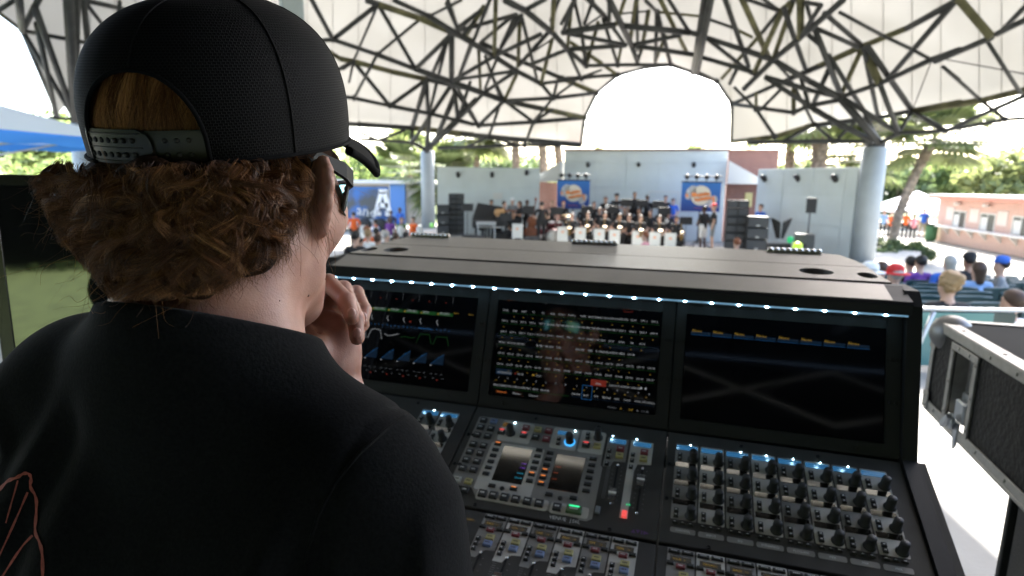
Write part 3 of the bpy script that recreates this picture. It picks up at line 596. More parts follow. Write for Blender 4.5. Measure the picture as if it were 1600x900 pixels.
# --- shells
for b in range(3):
    u0, u1 = b*BAY+.0012, (b+1)*BAY-.0012
    m = MB(); m.box((u0, -S0+.0015, -.03), (u1, -.002, 0), 0, .0015, Tc); m.build('control_panel', M_anod, console)
    m = MB(); m.box((u0, -.30, -.03), (u1, -.004, 0), 0, .0015, Tf); m.build('fader_panel', M_anod, console)
    # screen surround with an opening for the glass
    g0, g1, h0, h1 = b*BAY+.0181, b*BAY+.3366, .0229, .2266
    m = MB(); zf = .0; zb = -.02
    m.box((u0, .002, zb), (g0, .236, zf), 0, 0, Ts); m.box((g1, .002, zb), (u1, .236, zf), 0, 0, Ts)
    m.box((g0, .002, zb), (g1, h0, zf), 0, 0, Ts); m.box((g0, h1, zb), (g1, .236, zf), 0, 0, Ts)
    scr_panel = m.build('screen_surround', M_black, console)
    m = MB(); m.box((g0+.0006, h0+.0006, -.018), (g1-.0006, h1-.0006, -.0015), 0, .001, Ts); m.build('touch_screen', M_glassS, console)
    m = MB(); m.box((g0+.0006, .2105, -.0014), (g1-.0006, h1-.0004, -.0006), 0, 0, Ts); m.build('reflection_mask', M_black, console)  # matte strip added over the glass to hide the LED bar's reflection
    for uu, ss in ((u0+.006, .09), (u0+.014, .09), (u1-.014, .16), (u1-.006, .16), (u0+.006, .16), (u0+.014, .16), (u1-.014, .09), (u1-.006, .09), (u0+.05, .011), (u1-.06, .011)):
        mm = MB(); mm.lathe([(.0032, 0), (.0032, .0012), (.0022, .0016), (.0015, .0008)], 10, 0, Ts @ Matrix.Translation((uu, ss, 0))); mm.build('screw', M_screwd, console)
    for uu, ss in ((u0+.006, .075), (u0+.016, .075), (u0+.006, .145), (u0+.016, .145), (u0+.12, .014), (u1-.12, .014), (u1-.07, .219), (u0+.07, .219)):
        mm = MB(); mm.lathe([(.0034, 0), (.0034, .001), (.0024, .0015), (.0016, .0006)], 10, 0, Tc @ Matrix.Translation((uu, -ss, 0))); mm.build('screw', M_screwd, console)
# --- end cheeks
for (ua, ub) in ((3*BAY+.0005, 3*BAY+.022), (-.022, -.0005)):
    m = MB()
    prof = [(.16, .02), (.16, .262+0), (.085, .262), (.062, .240), (-.004, .004), (-.208, -.084), (-.50, -.145), (-.50, -.20), (.05, -.16)]
    Tx = frame((ua, 0, HZ), (0, 1, 0), (0, 0, 1))
    m.prism(prof, 0, ub-ua, 0, Tx); m.build('end_panel', M_black, console)
m = MB(); m.prism([(-.004, .0022), (-.208, -.0862), (-.5, -.147), (-.5, -.155), (-.2, -.1)], 0, .011, 0, frame((3*BAY+.0222, 0, HZ), (0, 1, 0), (0, 0, 1))); m.build('end_trim', M_anod, console)
# --- hood with LED bar
m = MB()
hood = [(.150, .228), (.150, .262), (.112, .2655), (.068, .2535), (.050, .2490), (.0465, .2440), (.0485, .2275), (.068, .2265)]
Tx = frame((-.004, 0, HZ), (0, 1, 0), (0, 0, 1)); m.prism(hood, 0, 3*BAY+.008, 0, Tx)
for i, f in enumerate(m.f): m.m[i] = 0
hd = m.build('hood', [M_black], console)
m = MB()
lipp = [(.0690, .25395), (.1120, .26570), (.1120, .2664), (.0690, .25470), (.0520, .25005), (.0520, .2493)]
m.prism(lipp, .012, 3*BAY-.020, 0, Tx); m.build('hood_lip', M_lip, console)
m = MB(); m.box((.0, .0505, HZ+.2240), (3*BAY, .0540, HZ+.2264)); ls = m.build('light_strip', M_ledline, console)
mm = MB(); mm.box((-.0016, -.0009, -.0007), (.0016, .0009, .0007)); ledme = mm.mesh('led', M_led)
for k in range(24):
    o = link('led', ledme, ls); o.location = (.0173+.0448*k, .0495, HZ+.2248)
# --- rear cover: two plates with a seam, oval holes, chrome hinges
def cover_plate(pts, name, holes=()):
    bm = bmesh.new(); vs = [bm.verts.new((x, y, 0)) for x, y in pts]
    es = [bm.edges.new((vs[i], vs[(i+1) % len(vs)])) for i in range(len(vs))]
    for (cx, cy, rx, ry) in holes:
        hv = [bm.verts.new((cx+rx*math.cos(t*PI/10), cy+ry*math.sin(t*PI/10), 0)) for t in range(20)]
        es += [bm.edges.new((hv[i], hv[(i+1) % 20])) for i in range(20)]
    bmesh.ops.triangle_fill(bm, use_beauty=True, use_dissolve=False, edges=es)
    bmesh.ops.recalc_face_normals(bm, faces=bm.faces)
    r = bmesh.ops.extrude_face_region(bm, geom=list(bm.faces))
    bmesh.ops.translate(bm, vec=(0, 0, -.03), verts=[e for e in r['geom'] if isinstance(e, bmesh.types.BMVert)])
    bmesh.ops.recalc_face_normals(bm, faces=bm.faces)
    me = bpy.data.meshes.new(name); bm.to_mesh(me); bm.free(); me.materials.append(M_cover)
    o = link(name, me, console)
    sl = .020/.28
    o.matrix_local = frame((0, .15, HZ+.2655), (1, 0, 0), (0, 1, sl)); return o
cover_plate([(-.010, .0), (1.078, .0), (1.076, .028), (1.070, .128), (.0, .128), (-.006, .028)], 'cover_panel', [(.075, .062, .030, .030), (.968, .062, .030, .030), (.012, .050, .016, .026), (1.052, .050, .016, .026)])
cover_plate([(.0, .1315), (1.070, .1315), (1.064, .19), (1.045, .255), (1.0, .272), (.06, .272), (.018, .255), (.004, .19)], 'cover_panel')
m = MB(); m.box((-.012, .152, HZ+.02), (1.082, .415, HZ+.232)); m.build('rear_housing', M_black, console)
M_hinge = mat('bright_steel', (.62, .62, .62), .18, 1.)
for uc in (.075, .51, .955):
    m = MB(); z = HZ+.2665+.250*.0714
    for k in range(9):
        a = uc-.055+k*.0122; m.tube([(a, .402, z+.005), (a+.0112, .402, z+.005)], .0050, 10)
    m.box((uc-.056, .404, z-.004), (uc+.056, .409, z+.004)); m.build('hinge', M_hinge, console)
m = MB(); m.box((.004, .0, -.05), (3*BAY-.004, .228, -.022), 0, 0, Ts); m.box((.004, -.004, HZ-.07), (3*BAY-.004, .03, HZ-.045)); m.box((.002, -.012, -.026), (3*BAY-.002, .012, -.006), 0, 0, Ts); m.box((.004, -.45, HZ-.19), (3*BAY-.004, -.02, HZ-.150)); m.build('inner_frame', M_black, console)
# --- undercarriage
m = MB(); m.box((-.02, -.50, HZ-.24), (1.10, .40, HZ-.2)); m.box((.02, -.36, HZ-.2), (1.06, .38, HZ-.13)); m.build('base_tray', M_black, console)
for (a, b) in ((.03, -.42), (1.01, -.42), (.03, .32), (1.01, .32)):
    m = MB(); m.box((a, b, 0), (a+.05, b+.05, HZ-.24), 0, .004); m.build('leg', M_black, console)
# --- button stock (meshes are shared)
def key_mesh(w, d, h, m0, legend=0, m1=None, led=None):
    m = MB(); b = .0009
    vs = [(-w/2, -d/2, 0), (w/2, -d/2, 0), (w/2, d/2, 0), (-w/2, d/2, 0)]
    x, y = w/2-b, d/2-b
    vs += [(-w/2, -d/2, h-b), (w/2, -d/2, h-b), (w/2, d/2, h-b), (-w/2, d/2, h-b), (-x, -y, h), (x, -y, h), (x, y, h), (-x, y, h)]
    fs = [(8, 9, 10, 11)]
    for k in (0, 4):
        for i in range(4): j = (i+1) % 4; fs.append((k+i, k+j, k+4+j, k+4+i))
    m.add(vs, fs, 0)
    if legend:
        t = h+.0002
        for k in range(legend):
            xx = -w*.28+k*w*.56/legend
            m.add([(xx, -d*.10, t), (xx+w*.44/legend, -d*.10, t), (xx+w*.44/legend, d*.12, t), (xx, d*.12, t)], [(0, 1, 2, 3)], 1)
    if led:
        t = h+.0003
        m.add([(-w*.33, d*.24, t), (w*.33, d*.24, t), (w*.33, d*.44, t), (-w*.33, d*.44, t)], [(0, 1, 2, 3)], 2)
    return m.mesh('button', [m0, m1 or M_legend, led or M_legend])
K_std = [key_mesh(.0125, .0105, .0045, M_key, l) for l in (2, 3, 4)]
K_red = key_mesh(.0125, .0105, .0045, M_red, 3); K_yel = key_mesh(.0125, .0105, .0045, M_yel, 3, M_key)
K_blu = key_mesh(.0125, .0105, .0045, M_blu, 3, M_key); K_wht = key_mesh(.0125, .0105, .0045, M_wht, 3, M_key)
K_ledr = key_mesh(.0125, .0105, .0045, M_key, 3, None, M_ledred)
K_sm = key_mesh(.0066, .0066, .0040, M_key, 1); K_soft = key_mesh(.0118, .0060, .0035, M_key)
K_softo = key_mesh(.0118, .0060, .0035, M_key, 0, None, M_ledorg)
for me in (K_softo,): pass
K_big = key_mesh(.0135, .0125, .0055, M_key, 3); K_next = key_mesh(.0245, .0130, .0055, M_grn, 4, None, M_ledgrn)
K_flat = key_mesh(.0072, .0042, .0025, M_key, 1); K_top = key_mesh(.0160, .0058, .0035, M_key, 4)
K_side = key_mesh(.0095, .0056, .0035, M_key); K_mute = key_mesh(.0120, .0070, .0040, M_red, 3)
K_solo = key_mesh(.0126, .0098, .0042, M_yel, 3, M_key); K_sel = key_mesh(.0126, .0098, .0042, M_blu, 3, M_key)
K_mutered = key_mesh(.0075, .0125, .0040, mat('lit_red_key', (.5, .06, .06), .4, emit=(1, .10, .09), es=.10)); K_mutegr = key_mesh(.0075, .0125, .0040, mat('grey_key', (.16, .18, .2), .4))
m = MB(); m.lathe([(.0086, 0), (.0086, .0015), (.0064, .0028), (.0062, .018), (.0058, .0205), (.0046, .0215)], 20)
knob_me = m.mesh('encoder_knob', M_knob)
m = MB(); m.lathe([(.0088, 0), (.0088, .002), (.0072, .003), (.0068, .018), (.0063, .0205), (.005, .0212)], 20, 0); m.lathe([(.0092, .0004), (.0096, .0022), (.0091, .0026), (.0080, .0026)], 20, 1)
knobblue_me = m.mesh('encoder_knob', [M_knob, M_ledblue])
def plate(pts, mt, T=Tc, z=.0006, name='plate'):
    """thin raised plate: outline pts in (u, s)"""
    m = MB(); m.prism([(u, -s) for u, s in pts][::-1], .0001, z, 0, T); return m.build(name, mt, console)
def rrect(u0, u1, s0, s1, r=.004):
    out = []
    for cx, cy, a0 in ((u1-r, s0+r, -90), (u1-r, s1-r, 0), (u0+r, s1-r, 90), (u0+r, s0+r, 180)):
        for k in range(4): a = math.radians(a0+k*30); out.append((cx+r*math.cos(a), cy+r*math.sin(a)))
    return out
def disp(u0, u1, s0, s1, T=Tc, mt=None, z=.0012, name='display'):
    m = MB(); m.box((u0, -s1, .0002), (u1, -s0, z), 0, .0003, T); return m.build(name, mt or M_disp, console)
rnd = random.Random(3)
# --- encoder bays (right bay whole, last columns of the left bay)
for b, cols in ((2, range(8)), (0, range(6, 8))):
    for k in cols:
        ul = b*BAY+.0155+.0401*k
        plate(rrect(ul, ul+.0376, .0285, .1815, .002), M_plateA if k % 2 else M_plateB, name='strip_plate')
        for r in range(4):
            s = .0312+.0375*r
            disp(ul+.0015, ul+.0355, s, s+.0102, mt=M_dispblue if r == 0 else M_disp)
            place(knob_me, 'encoder_knob', Tc, ul+.0289, .0595+.0375*r, .0006)
            place(K_sm, 'button', Tc, ul+.0078, .0535+.0375*r, .0006); place(K_sm, 'button', Tc, ul+.0078, .0625+.0375*r, .0006)
        for q in range(3):
            place(K_flat, 'button', Tc, ul+.0070+.0112*q, .1870, .0006)
        plate(rrect(ul+.0008, ul+.0368, .1955, .2045, .0025), M_plateB, name='label_plate')
        if r is not None and k in (0, 2, 3, 4, 5, 6):
            m = MB(); m.box((-.0014, -.0014, 0), (.0014, .0014, .0012)); o = m.build('indicator_light', M_led, console)
            o.matrix_local = Tc @ Matrix.Translation((ul+.0240, -.0295, .0018)) @ Matrix.Scale(.32, 4)
    nm = ['CHANNEL', 'INPUT', 'EQ', 'DYNAMICS', 'PLUG-INS', 'MIX', 'MIX', 'MIX']
    text_mesh('strip_lettering', [(nm[k], b*BAY+.0155+.0401*k+.019, -.2016, .0048, 0, 'CENTER') for k in cols], [M_legend], console, .0010, Tc)
# --- centre bay: main plate, displays, keys
plate([(.3740, .0290), (.3800, .0270), (.6120, .0270), (.6160, .030), (.6160, .1000), (.6200, .105), (.6200, .207), (.612, .213), (.600, .213), (.596, .208), (.556, .208), (.545, .2060), (.4300, .2060), (.4260, .203), (.4200, .195), (.4150, .188), (.3740, .188)], M_plateB, name='main_plate')
P2 = [rrect(.4240, .4840, .0300, .0790), rrect(.5210, .5680, .0300, .0790), rrect(.5720, .6150, .0270, .0790), rrect(.4180, .5160, .0850, .1900), rrect(.4270, .5480, .1885, .2085), rrect(.5520, .6130, .1890, .2095)]
for p in P2: plate(p, M_plateA, z=.0011, name='inset_plate')
plate([(.6200, .036), (.656, .036), (.656, .086), (.636, .088), (.632, .100), (.6200, .102)], M_plateB, z=.0008, name='inset_plate')
plate([(.6600, .036), (.6980, .036), (.6980, .084), (.676, .087), (.672, .102), (.672, .196), (.660, .196)], M_plateA, z=.0008, name='inset_plate')
disp(.4425, .4953, .0897, .1674, mt=M_disp, name='small_screen'); disp(.5394, .5893, .0908, .1656, mt=M_disp, name='small_screen')
for i, s in enumerate((.0375, .0560, .0750, .0980, .1165, .1348, .1535, .1786, .1968)):
    for j, u in enumerate((.3858, .4058)):
        me = K_std[rnd.randrange(3)]
        if (i, j) == (0, 1): me = K_blu
        if (i, j) == (7, 0): me = K_wht
        if (i, j) == (7, 1): me = K_yel
        if (i, j) == (8, 0): me = K_blu
        place(me, 'button', Tc, u, s, .0006)
for u, s, me in ((.4280, .0606, K_ledr), (.4701, .0421, K_red), (.4703, .0607, K_ledr), (.4925, .0423, K_yel), (.5130, .0423, K_red), (.4931, .0610, K_std[1]), (.5130, .0622, K_red),
                 (.5844, .0627, K_ledr), (.6043, .0617, K_yel), (.6446, .0603, K_red), (.6446, .0756, K_yel), (.6847, .0603, K_red), (.6848, .0753, K_yel)):
    place(me, 'button', Tc, u, s, .0010)
for u, s in ((.5350, .0572), (.5358, .0680), (.5836, .0366), (.5842, .0447), (.6264, .0684), (.6263, .0818), (.6263, .0967), (.6665, .0691), (.6666, .0822), (.6663, .0962)):
    place(K_sm, 'button', Tc, u, s, .0010)
disp(.4245, .4390, .0345, .0455, mt=mat('amber_display', (.02, .015, .01), .1, emit=(1, .5, .05), es=.010)); disp(.5290, .5480, .036, .046, mt=M_dispblue)
disp(.6235, .6520, .0375, .0480, mt=M_dispblue); disp(.6645, .6950, .0375, .0480, mt=M_dispblue)
for u, s, me in ((.4454, .0518, knob_me), (.5553, .0530, knobblue_me), (.6026, .0330, knob_me)): place(me, 'encoder_knob', Tc, u, s+.008, .0010)
for u in (.4460, .5600, .6275, .6690):
    m = MB(); m.box((-.0014, -.0014, 0), (.0014, .0014, .0012)); o = m.build('indicator_light', M_led, console); o.matrix_local = Tc @ Matrix.Translation((u, -.0330, .0018)) @ Matrix.Scale(.32, 4)
for i in range(6):
    s = .0895+.0135*i
    place(K_softo if i == 0 else K_soft, 'button', Tc, .4300, s, .0011); place(K_softo if i == 4 else K_soft, 'button', Tc, .5070, s, .0011)
    place(K_softo if i in (3, 4, 5) else K_soft, 'button', Tc, .5270, s+.002, .0006); place(K_soft, 'button', Tc, .6020, s+.001, .0006)
for u, s, me in ((.4480, .1790, K_soft), (.4850, .1780, K_softo), (.5450, .1770, K_soft), (.5850, .1760, K_soft)): place(me, 'button', Tc, u, s, .0011)
m = MB(); m.lathe([(.004, 0), (.004, .002), (.0025, .003)], 12); pp = m.mesh('push_button', M_key)
place(pp, 'push_button', Tc, .4660, .1810, .0011); place(pp, 'push_button', Tc, .5640, .1800, .0006)
for u in (.4376, .4564, .4755, .4945, .5143, .5336): place(K_big, 'button', Tc, u, .1978, .0011)
place(K_big, 'button', Tc, .5634, .1988, .0011); place(K_next, 'button', Tc, .5902, .1985, .0011)
place(K_mutered, 'button', Tc, .6670, .1898, .0008); place(K_mutegr, 'button', Tc, .6260, .1906, .0008)
# small screen contents, printed marks
text_mesh('display_lettering', [('STRIP', .4930, -.125, .004, 0, 'RIGHT'), ('STRIP', .4930, -.134, .004, 0, 'RIGHT'), ('MODE', .4930, -.146, .004, 1, 'RIGHT'), ('GROUP', .4930, -.156, .004, 1, 'RIGHT'),
      ('GAIN', .5420, -.120, .004, 2, 'LEFT'), ('PAN', .5420, -.133, .004, 2, 'LEFT'), ('AUX', .5420, -.146, .004, 2, 'LEFT')],
      [mat('lit_violet', (0, 0, 0), 1, emit=(.35, .12, 1), es=.05), mat('lit_cyan', (0, 0, 0), 1, emit=(.05, .6, .9), es=.05), mat('lit_rust', (0, 0, 0), 1, emit=(1, .2, .08), es=.03)], console, .0016, Tc)
text_mesh('console_lettering', [('VENUE', .5545, -.2195, .0088, 0, 'LEFT'), ('|', .5870, -.2195, .0088, 0, 'LEFT'), ('S6L', .5905, -.2195, .0088, 0, 'LEFT')], [mat('grey_print', (.75, .74, .72), .5)], console, .0004, Tc)
m = MB(); z = .0004; M_purple = mat('purple_print', (.10, .035, .16), .5)
for pts in ([(0, 0), (.0075, 0), (.0037, .0065)], [(.0065, .0065), (.0140, .0065), (.0102, 0)], [(.0150, 0), (.0168, 0), (.0168, .0065), (.0150, .0065)], [(.0185, 0), (.0270, .0032), (.0185, .0065)]):
    m.add([tuple(Tc @ Vector((.6800+x, -.2180+y, z))) for x, y in pts], [tuple(range(len(pts)))])
m.build('maker_emblem', M_purple, console)
# --- faders
m = MB(); m.prism([(-.0055, 0), (.0055, 0), (.0055, .011), (.004, .012), (-.004, .012), (-.0055, .011)][::1], -.004, .004, 0, frame((0, 0, .003), (1, 0, 0), (0, 0, 1)))
m = MB()
prof = [(-.0125, .002), (-.0115, .0085), (-.0065, .0125), (-.0015, .0105), (.0015, .0105), (.0065, .0125), (.0115, .0085), (.0125, .002)]
T0 = frame((-.006, 0, 0), (0, 1, 0), (0, 0, 1)); m.prism(prof, 0, .012, 0, T0); m.box((-.0061, -.0012, .0100), (.0061, .0012, .0112), 1)
cap_me = m.mesh('fader_cap', [mat('silver_fader', (.55, .56, .58), .22, .9), M_legend])
def fader(u, s0, s1, sc, T, nm='fader_slot'):
    m = MB(); m.box((u-.0016, -s1, .0002), (u+.0016, -s0, .0010), 0, 0, T); m.build(nm, mat_slot, console)
    for s in (s0-.004, s1+.004):
        m = MB(); m.lathe([(.0024, 0), (.0024, .001), (.0012, .0012)], 10, 0, T @ Matrix.Translation((u, -s, .0006))); m.build('screw', M_chrome, console)
    if sc: place(cap_me, 'fader_cap', T, u, sc, .0010)
mat_slot = mat('slot_black', (.003, .003, .003), .8)
def scale_marks(u, s0, s1, T, mt):
    m = MB()
    for i in range(9):
        s = s0+(s1-s0)*i/8
        for du in (-.0075, .0065): m.add([tuple(T @ Vector((u+du+x, -s+y, .0013))) for x, y in ((0, 0), (.0018, 0), (.0018, .0006), (0, .0006))], [(0, 1, 2, 3)])
    for i in range(24):
        s = s0+(s1-s0)*i/23
        for du in (-.0165, -.0145, -.0125): m.add([tuple(T @ Vector((u+du+x, -s+y, .0013))) for x, y in ((0, 0), (.0008, 0), (.0008, .0010), (0, .0010))], [(0, 1, 2, 3)])
    tag(m.build('fader_scale', mt, console), kind='stuff')
M_tick = mat('tick_print', (.30, .30, .28), .6)
fader(.6446, .0990, .1690, .1600, Tc); fader(.6853, .0985, .1790, .1250, Tc)
scale_marks(.6446, .1, .166, Tc, M_tick); scale_marks(.6853, .1, .175, Tc, M_tick)
for s in (.1735, .1735):
    pass
for du in (0, .0042):
    m = MB(); m.box((.6680+du, -.1712, .0008), (.6694+du, -.1698, .0020), 0, 0, Tc); m.build('indicator_light', M_ledgrn, console)
chan = ['VOX', 'TROM', 'BASS', 'GTR', 'SAX', 'PNO', 'TPT', 'TBN']
for b in (1, 2):
    for k in range(8):
        if b == 1 and k < 2: continue
        ul = b*BAY+.015+.0401*k; mt = M_plateA if k % 2 else M_plateB
        plate([(ul, .006), (ul+.0376, .006), (ul+.0376, .076), (ul+.024, .078), (ul+.018, .084), (ul+.014, .094), (ul, .094)], mt, Tf, name='strip_plate')
        place(K_top, 'button', Tf, ul+.0093, .0135, .0006); place(K_top, 'button', Tf, ul+.0278, .0130, .0006)
        disp(ul+.0045, ul+.0330, .0205, .0315, Tf, M_glass)
        place(K_side, 'button', Tf, ul+.0050, .0352, .0006); place(K_side, 'button', Tf, ul+.0320, .0348, .0006)
        place(K_mute, 'button', Tf, ul+.0190, .0395, .0006); place(K_solo, 'button', Tf, ul+.0235, .0545, .0006); place(K_sel, 'button', Tf, ul+.0235, .0665, .0006)
        for q in range(3 if b == 1 else 0): place(K_sm, 'button', Tf, ul+.0065, .0600+.0100*q, .0006)
        fader(ul+.0190, .0880, .1880, .13+.02*(k % 3), Tf); scale_marks(ul+.019, .095, .185, Tf, M_tick)
    text_mesh('display_lettering', [(chan[k], b*BAY+.015+.0401*k+.0080, -.0285, .0055, 0 if k != 3 else 1, 'LEFT') for k in range(8)]+[(str(k+9), b*BAY+.015+.0401*k+.0230, -.0285, .005, 1, 'LEFT') for k in range(8)], [M_txty, mat('dim_amber', (0, 0, 0), 1, emit=(1, .6, .1), es=.02)], console, .0016, Tf)
# --- touch screen pictures
def sq(m, u, s, w, h, mi): m.add([(u, s, 0), (u+w, s, 0), (u+w, s+h, 0), (u, s+h, 0)], [(0, 1, 2, 3)], mi)
def screen_build(m, name, z=-.0008):
    m.v = [tuple(Ts @ Vector((x, y, z+zz))) for x, y, zz in m.v]; return tag(m.build(name, SCR, console), kind='stuff')
G0, GW, H0, GH = .0181, .3185, .0229, .2037
# middle screen
gx = lambda a: BAY+G0+GW*a
gy = lambda b: H0+GH*(1-b)
it = []
tabs = [('Inputs', 2), ('Auxes', 1), ('Groups', 1), ('Matrices', 1), ('VCAs', 1), ('Video', 1), ('Users', 1)]
for i, (t, c) in enumerate(tabs): it.append((t, gx(.055+.105*i), gy(.080), .0055, c if c != 1 else 0, 'LEFT'))
it += [('123', gx(.800), gy(.080), .0055, 2, 'CENTER'), ('A..Z', gx(.860), gy(.080), .0055, 0, 'CENTER')]
rows = [['KICK', 'SNR', 'HAT', 'T1', 'T2', 'OHL', 'FOH 1', 'FOH 2', 'TAPE', 'BASS DI', 'BASS MIC', 'GTR DI', 'GTR MIC', 'KEYS', 'TPT 1', 'TPT 2'],
        ['TPT 3', 'TPT 4', 'TPT 5', 'TPT 6', 'TPT 7', 'TBONE 1', 'TBONE 2', 'TBONE 3', 'TBONE 4', 'TBONE 5', 'TBONE 6', 'TBONE 7', 'SAX 1', 'SAX 2', 'SAX 3', 'SAX 4'],
        ['SAX 5', 'SAX 6', 'SAX 7', 'SOLO 1', 'SOLO 2', 'VOX 1', 'VOX 2', 'MC 1', 'MC 2', 'SPARE 1', 'RF SAX', 'AUX', 'ANN', 'TB', 'AUX', ''],
        ['MUSIC', 'RF VOX', 'PB MIC', '', 'FB FRT', 'PB SIDE', 'POD', '', 'DRUMS', 'VIBE', 'R VERB', 'DELAYED', 'R VERB', 'CH 58', '', ''],
        ['CH %d' % n for n in range(59, 75)], ['CH %d' % n for n in range(76, 92)]]
m = MB()
for r, row in enumerate(rows):
    y = .185+.104*r
    for c, t in enumerate(row):
        x = .030+.0595*c+(.008 if c > 7 else 0)
        if t: it.append((t, gx(x+.026), gy(y), .0050, 0, 'CENTER'))
        sq(m, gx(x), gy(y+.018), GW*.054, .0006, 4 if t else 6)
        if t and (c*7+r*3) % 5: sq(m, gx(x+.020), gy(y+.052), .0022, .0010, 3)
y = .905
for c in range(16):
    x = .030+.0595*c+(.008 if c > 7 else 0)
    t = ['BASS DI', 'BASS MIC', 'GTR DI', 'GTR MIC', 'KEYS', 'PB KEYS', '', '', 'DRUMS', 'BOT', 'TPT', 'TBONE', 'SAX', 'SOLO', 'VOX', 'MC SOLO'][c]
    if t: it.append((t, gx(x+.026), gy(y), .0050, 0, 'CENTER'))
    it.append((str(c % 8+1), gx(x+.026), gy(y-.075), .0045, 0, 'CENTER'))
    sq(m, gx(x), gy(y+.018), GW*.054, .0007, 6 if c > 7 else 4)
    if c < 6 or c > 7: sq(m, gx(x+.006), gy(y-.05), .003, .0010, 3)
x = gx(.030+.0595*9+.008); sz = GW*.057
for a in ((x, gy(.935), sz, .0010), (x, gy(.810), sz, .0010), (x, gy(.935), .0010, .026), (x+sz, gy(.935), .0010, .0264)): sq(m, *a, 5)
sq(m, gx(.035), gy(.795), GW*.10, .0110, 6); sq(m, gx(.62), gy(.802), GW*.09, .0115, 7)
sq(m, gx(.050), gy(.785), .0035, .0035, 5); sq(m, gx(.155), gy(.778), .0035, .0025, 7); sq(m, gx(.265), gy(.775), .0045, .0030, 3)
it += [('ATTENTION', gx(.090), gy(.783), .0050, 0, 'CENTER'), ('MUTE', gx(.173), gy(.781), .0045, 0, 'LEFT'), ('SOLO', gx(.288), gy(.777), .0045, 0, 'LEFT'), ('SPILL', gx(.665), gy(.788), .005, 0, 'CENTER'),
       ('LAYOUT ASSIGN', gx(.73), gy(.79), .0048, 0, 'LEFT'), ('CANCEL', gx(.85), gy(.79), .0048, 0, 'LEFT'),
       ('Universal', gx(.05), gy(.965), .0055, 2, 'LEFT'), ('Meters', gx(.155), gy(.965), .0055, 0, 'LEFT'), ('Channel', gx(.255), gy(.965), .0055, 0, 'LEFT'),
       ('MONO', gx(.73), gy(.985), .005, 1, 'LEFT'), ('A', gx(.80), gy(.985), .0055, 3, 'LEFT'), ('-INF', gx(.845), gy(.985), .005, 3, 'LEFT'), ('0', gx(.895), gy(.985), .005, 0, 'LEFT'), ('0.0 dB', gx(.92), gy(.985), .005, 1, 'LEFT')]
for a in (gx(.905), gx(.93)): sq(m, a, gy(.785), .003, .0035, 0)
for a in ((gx(.775), gy(.105), GW*.05, .0006), (gx(.775), gy(.045), GW*.05, .0006), (gx(.775), gy(.105), .0006, .012), (gx(.825), gy(.105), .0006, .0125)): sq(m, *a, 7)
sq(m, gx(.905), gy(.08), .0042, .0012, 0); sq(m, gx(.955), gy(.08), .004, .004, 0)
screen_build(m, 'screen_graphics')
text_mesh('screen_lettering', it, SCR, console, -.0007, Ts)
# right screen: a row of None tiles
m = MB(); it = []; gx = lambda a: 2*BAY+G0+GW*a
for i in range(8):
    x = .030+.1125*i; sq(m, gx(x), gy(.255), GW*.105, .0050, 6); sq(m, gx(x), gy(.262), GW*.105, .0006, 5)
    m.m[-2] = 6
    it.append(('None', gx(x+.006), gy(.236), .0072, 3, 'LEFT'))
for i in range(8):
    pass
screen_build(m, 'screen_graphics'); text_mesh('screen_lettering', it, SCR, console, -.0006, Ts)
# left screen: channel overview with little curves
m = MB(); it = []; gx = lambda a: G0+GW*a
def line(m, pts, w, mi):
    for (a, b), (c, d) in zip(pts[:-1], pts[1:]):
        L = math.hypot(c-a, d-b) or 1; nx, ny = -(d-b)/L*w/2, (c-a)/L*w/2
        m.add([(a+nx, b+ny, 0), (a-nx, b-ny, 0), (c-nx, d-ny, 0), (c+nx, d+ny, 0)], [(0, 1, 2, 3)], mi)
nm = ['KICK', 'BASS DI', 'BASS MIC', 'GTR DI', 'GTR MIC', 'KEYS', 'PB KEYS']
for i in range(7):
    x = .02+.118*i; 
    if i < 7 and i != 7:
        sq(m, gx(x), gy(.285), GW*.112, .0065, 4); it.append((nm[i], gx(x+.02), gy(.272), .0062, 0, 'LEFT')); sq(m, gx(x+.004), gy(.277), .0035, .003, 3)
    sq(m, gx(x+.05), gy(.075), .003, .0016, 5); sq(m, gx(x+.05), gy(.155), .003, .0014, 7)
    line(m, [(gx(x+.10), gy(.02)), (gx(x+.10), gy(.16))], .0004, 1)
    line(m, [(gx(x+.012), gy(.33)), (gx(x+.004), gy(.35)), (gx(x+.018), gy(.385))], .0009, 0)
    for q in range(4): sq(m, gx(x+.01+.028*q), gy(.43+.006*(q % 2)), .0018, .0022, 5)
    if i in (5,): sq(m, gx(x), gy(.432), GW*.09, .0016, 5)
    if i == 4: sq(m, gx(x+.05), gy(.38), .004, .0035, 7)
    sh = [[(0, .0), (.02, .09), (.085, .09), (.105, .0)], [(0, 0), (.015, .08), (.09, .08), (.105, 0)], [(0, 0), (.02, .09), (.05, .1), (.085, .09), (.105, 0)], [(0, .06), (.03, .04), (.06, .05), (.105, .07)], [(0, .04), (.04, .05), (.07, .04), (.105, .05)]][i % 5]
    line(m, [(gx(x+a), gy(.575-b)) for a, b in sh], .0008, 4 if i > 3 else 0)
    m.add([(gx(x), gy(.77), 0), (gx(x+.085), gy(.77), 0), (gx(x+.085), gy(.665), 0), (gx(x+.05), gy(.70), 0)], [(0, 1, 2, 3)], 6)
    line(m, [(gx(x), gy(.77)), (gx(x+.05), gy(.70)), (gx(x+.085), gy(.665))], .0009, 5)
    sq(m, gx(x+.05), gy(.70)-.001, .0026, .0026, 5); sq(m, gx(x-.004), gy(.785), .0035, .0015, 0)
    for q in range(3): sq(m, gx(x+.035*q), gy(.865), .006, .0006, 1)
    sq(m, gx(x+.05), gy(.925), .0035, .0022, 7); sq(m, gx(x+.02), gy(.905), .005, .0007, 1); sq(m, gx(x+.085), gy(.905), .004, .0007, 1)
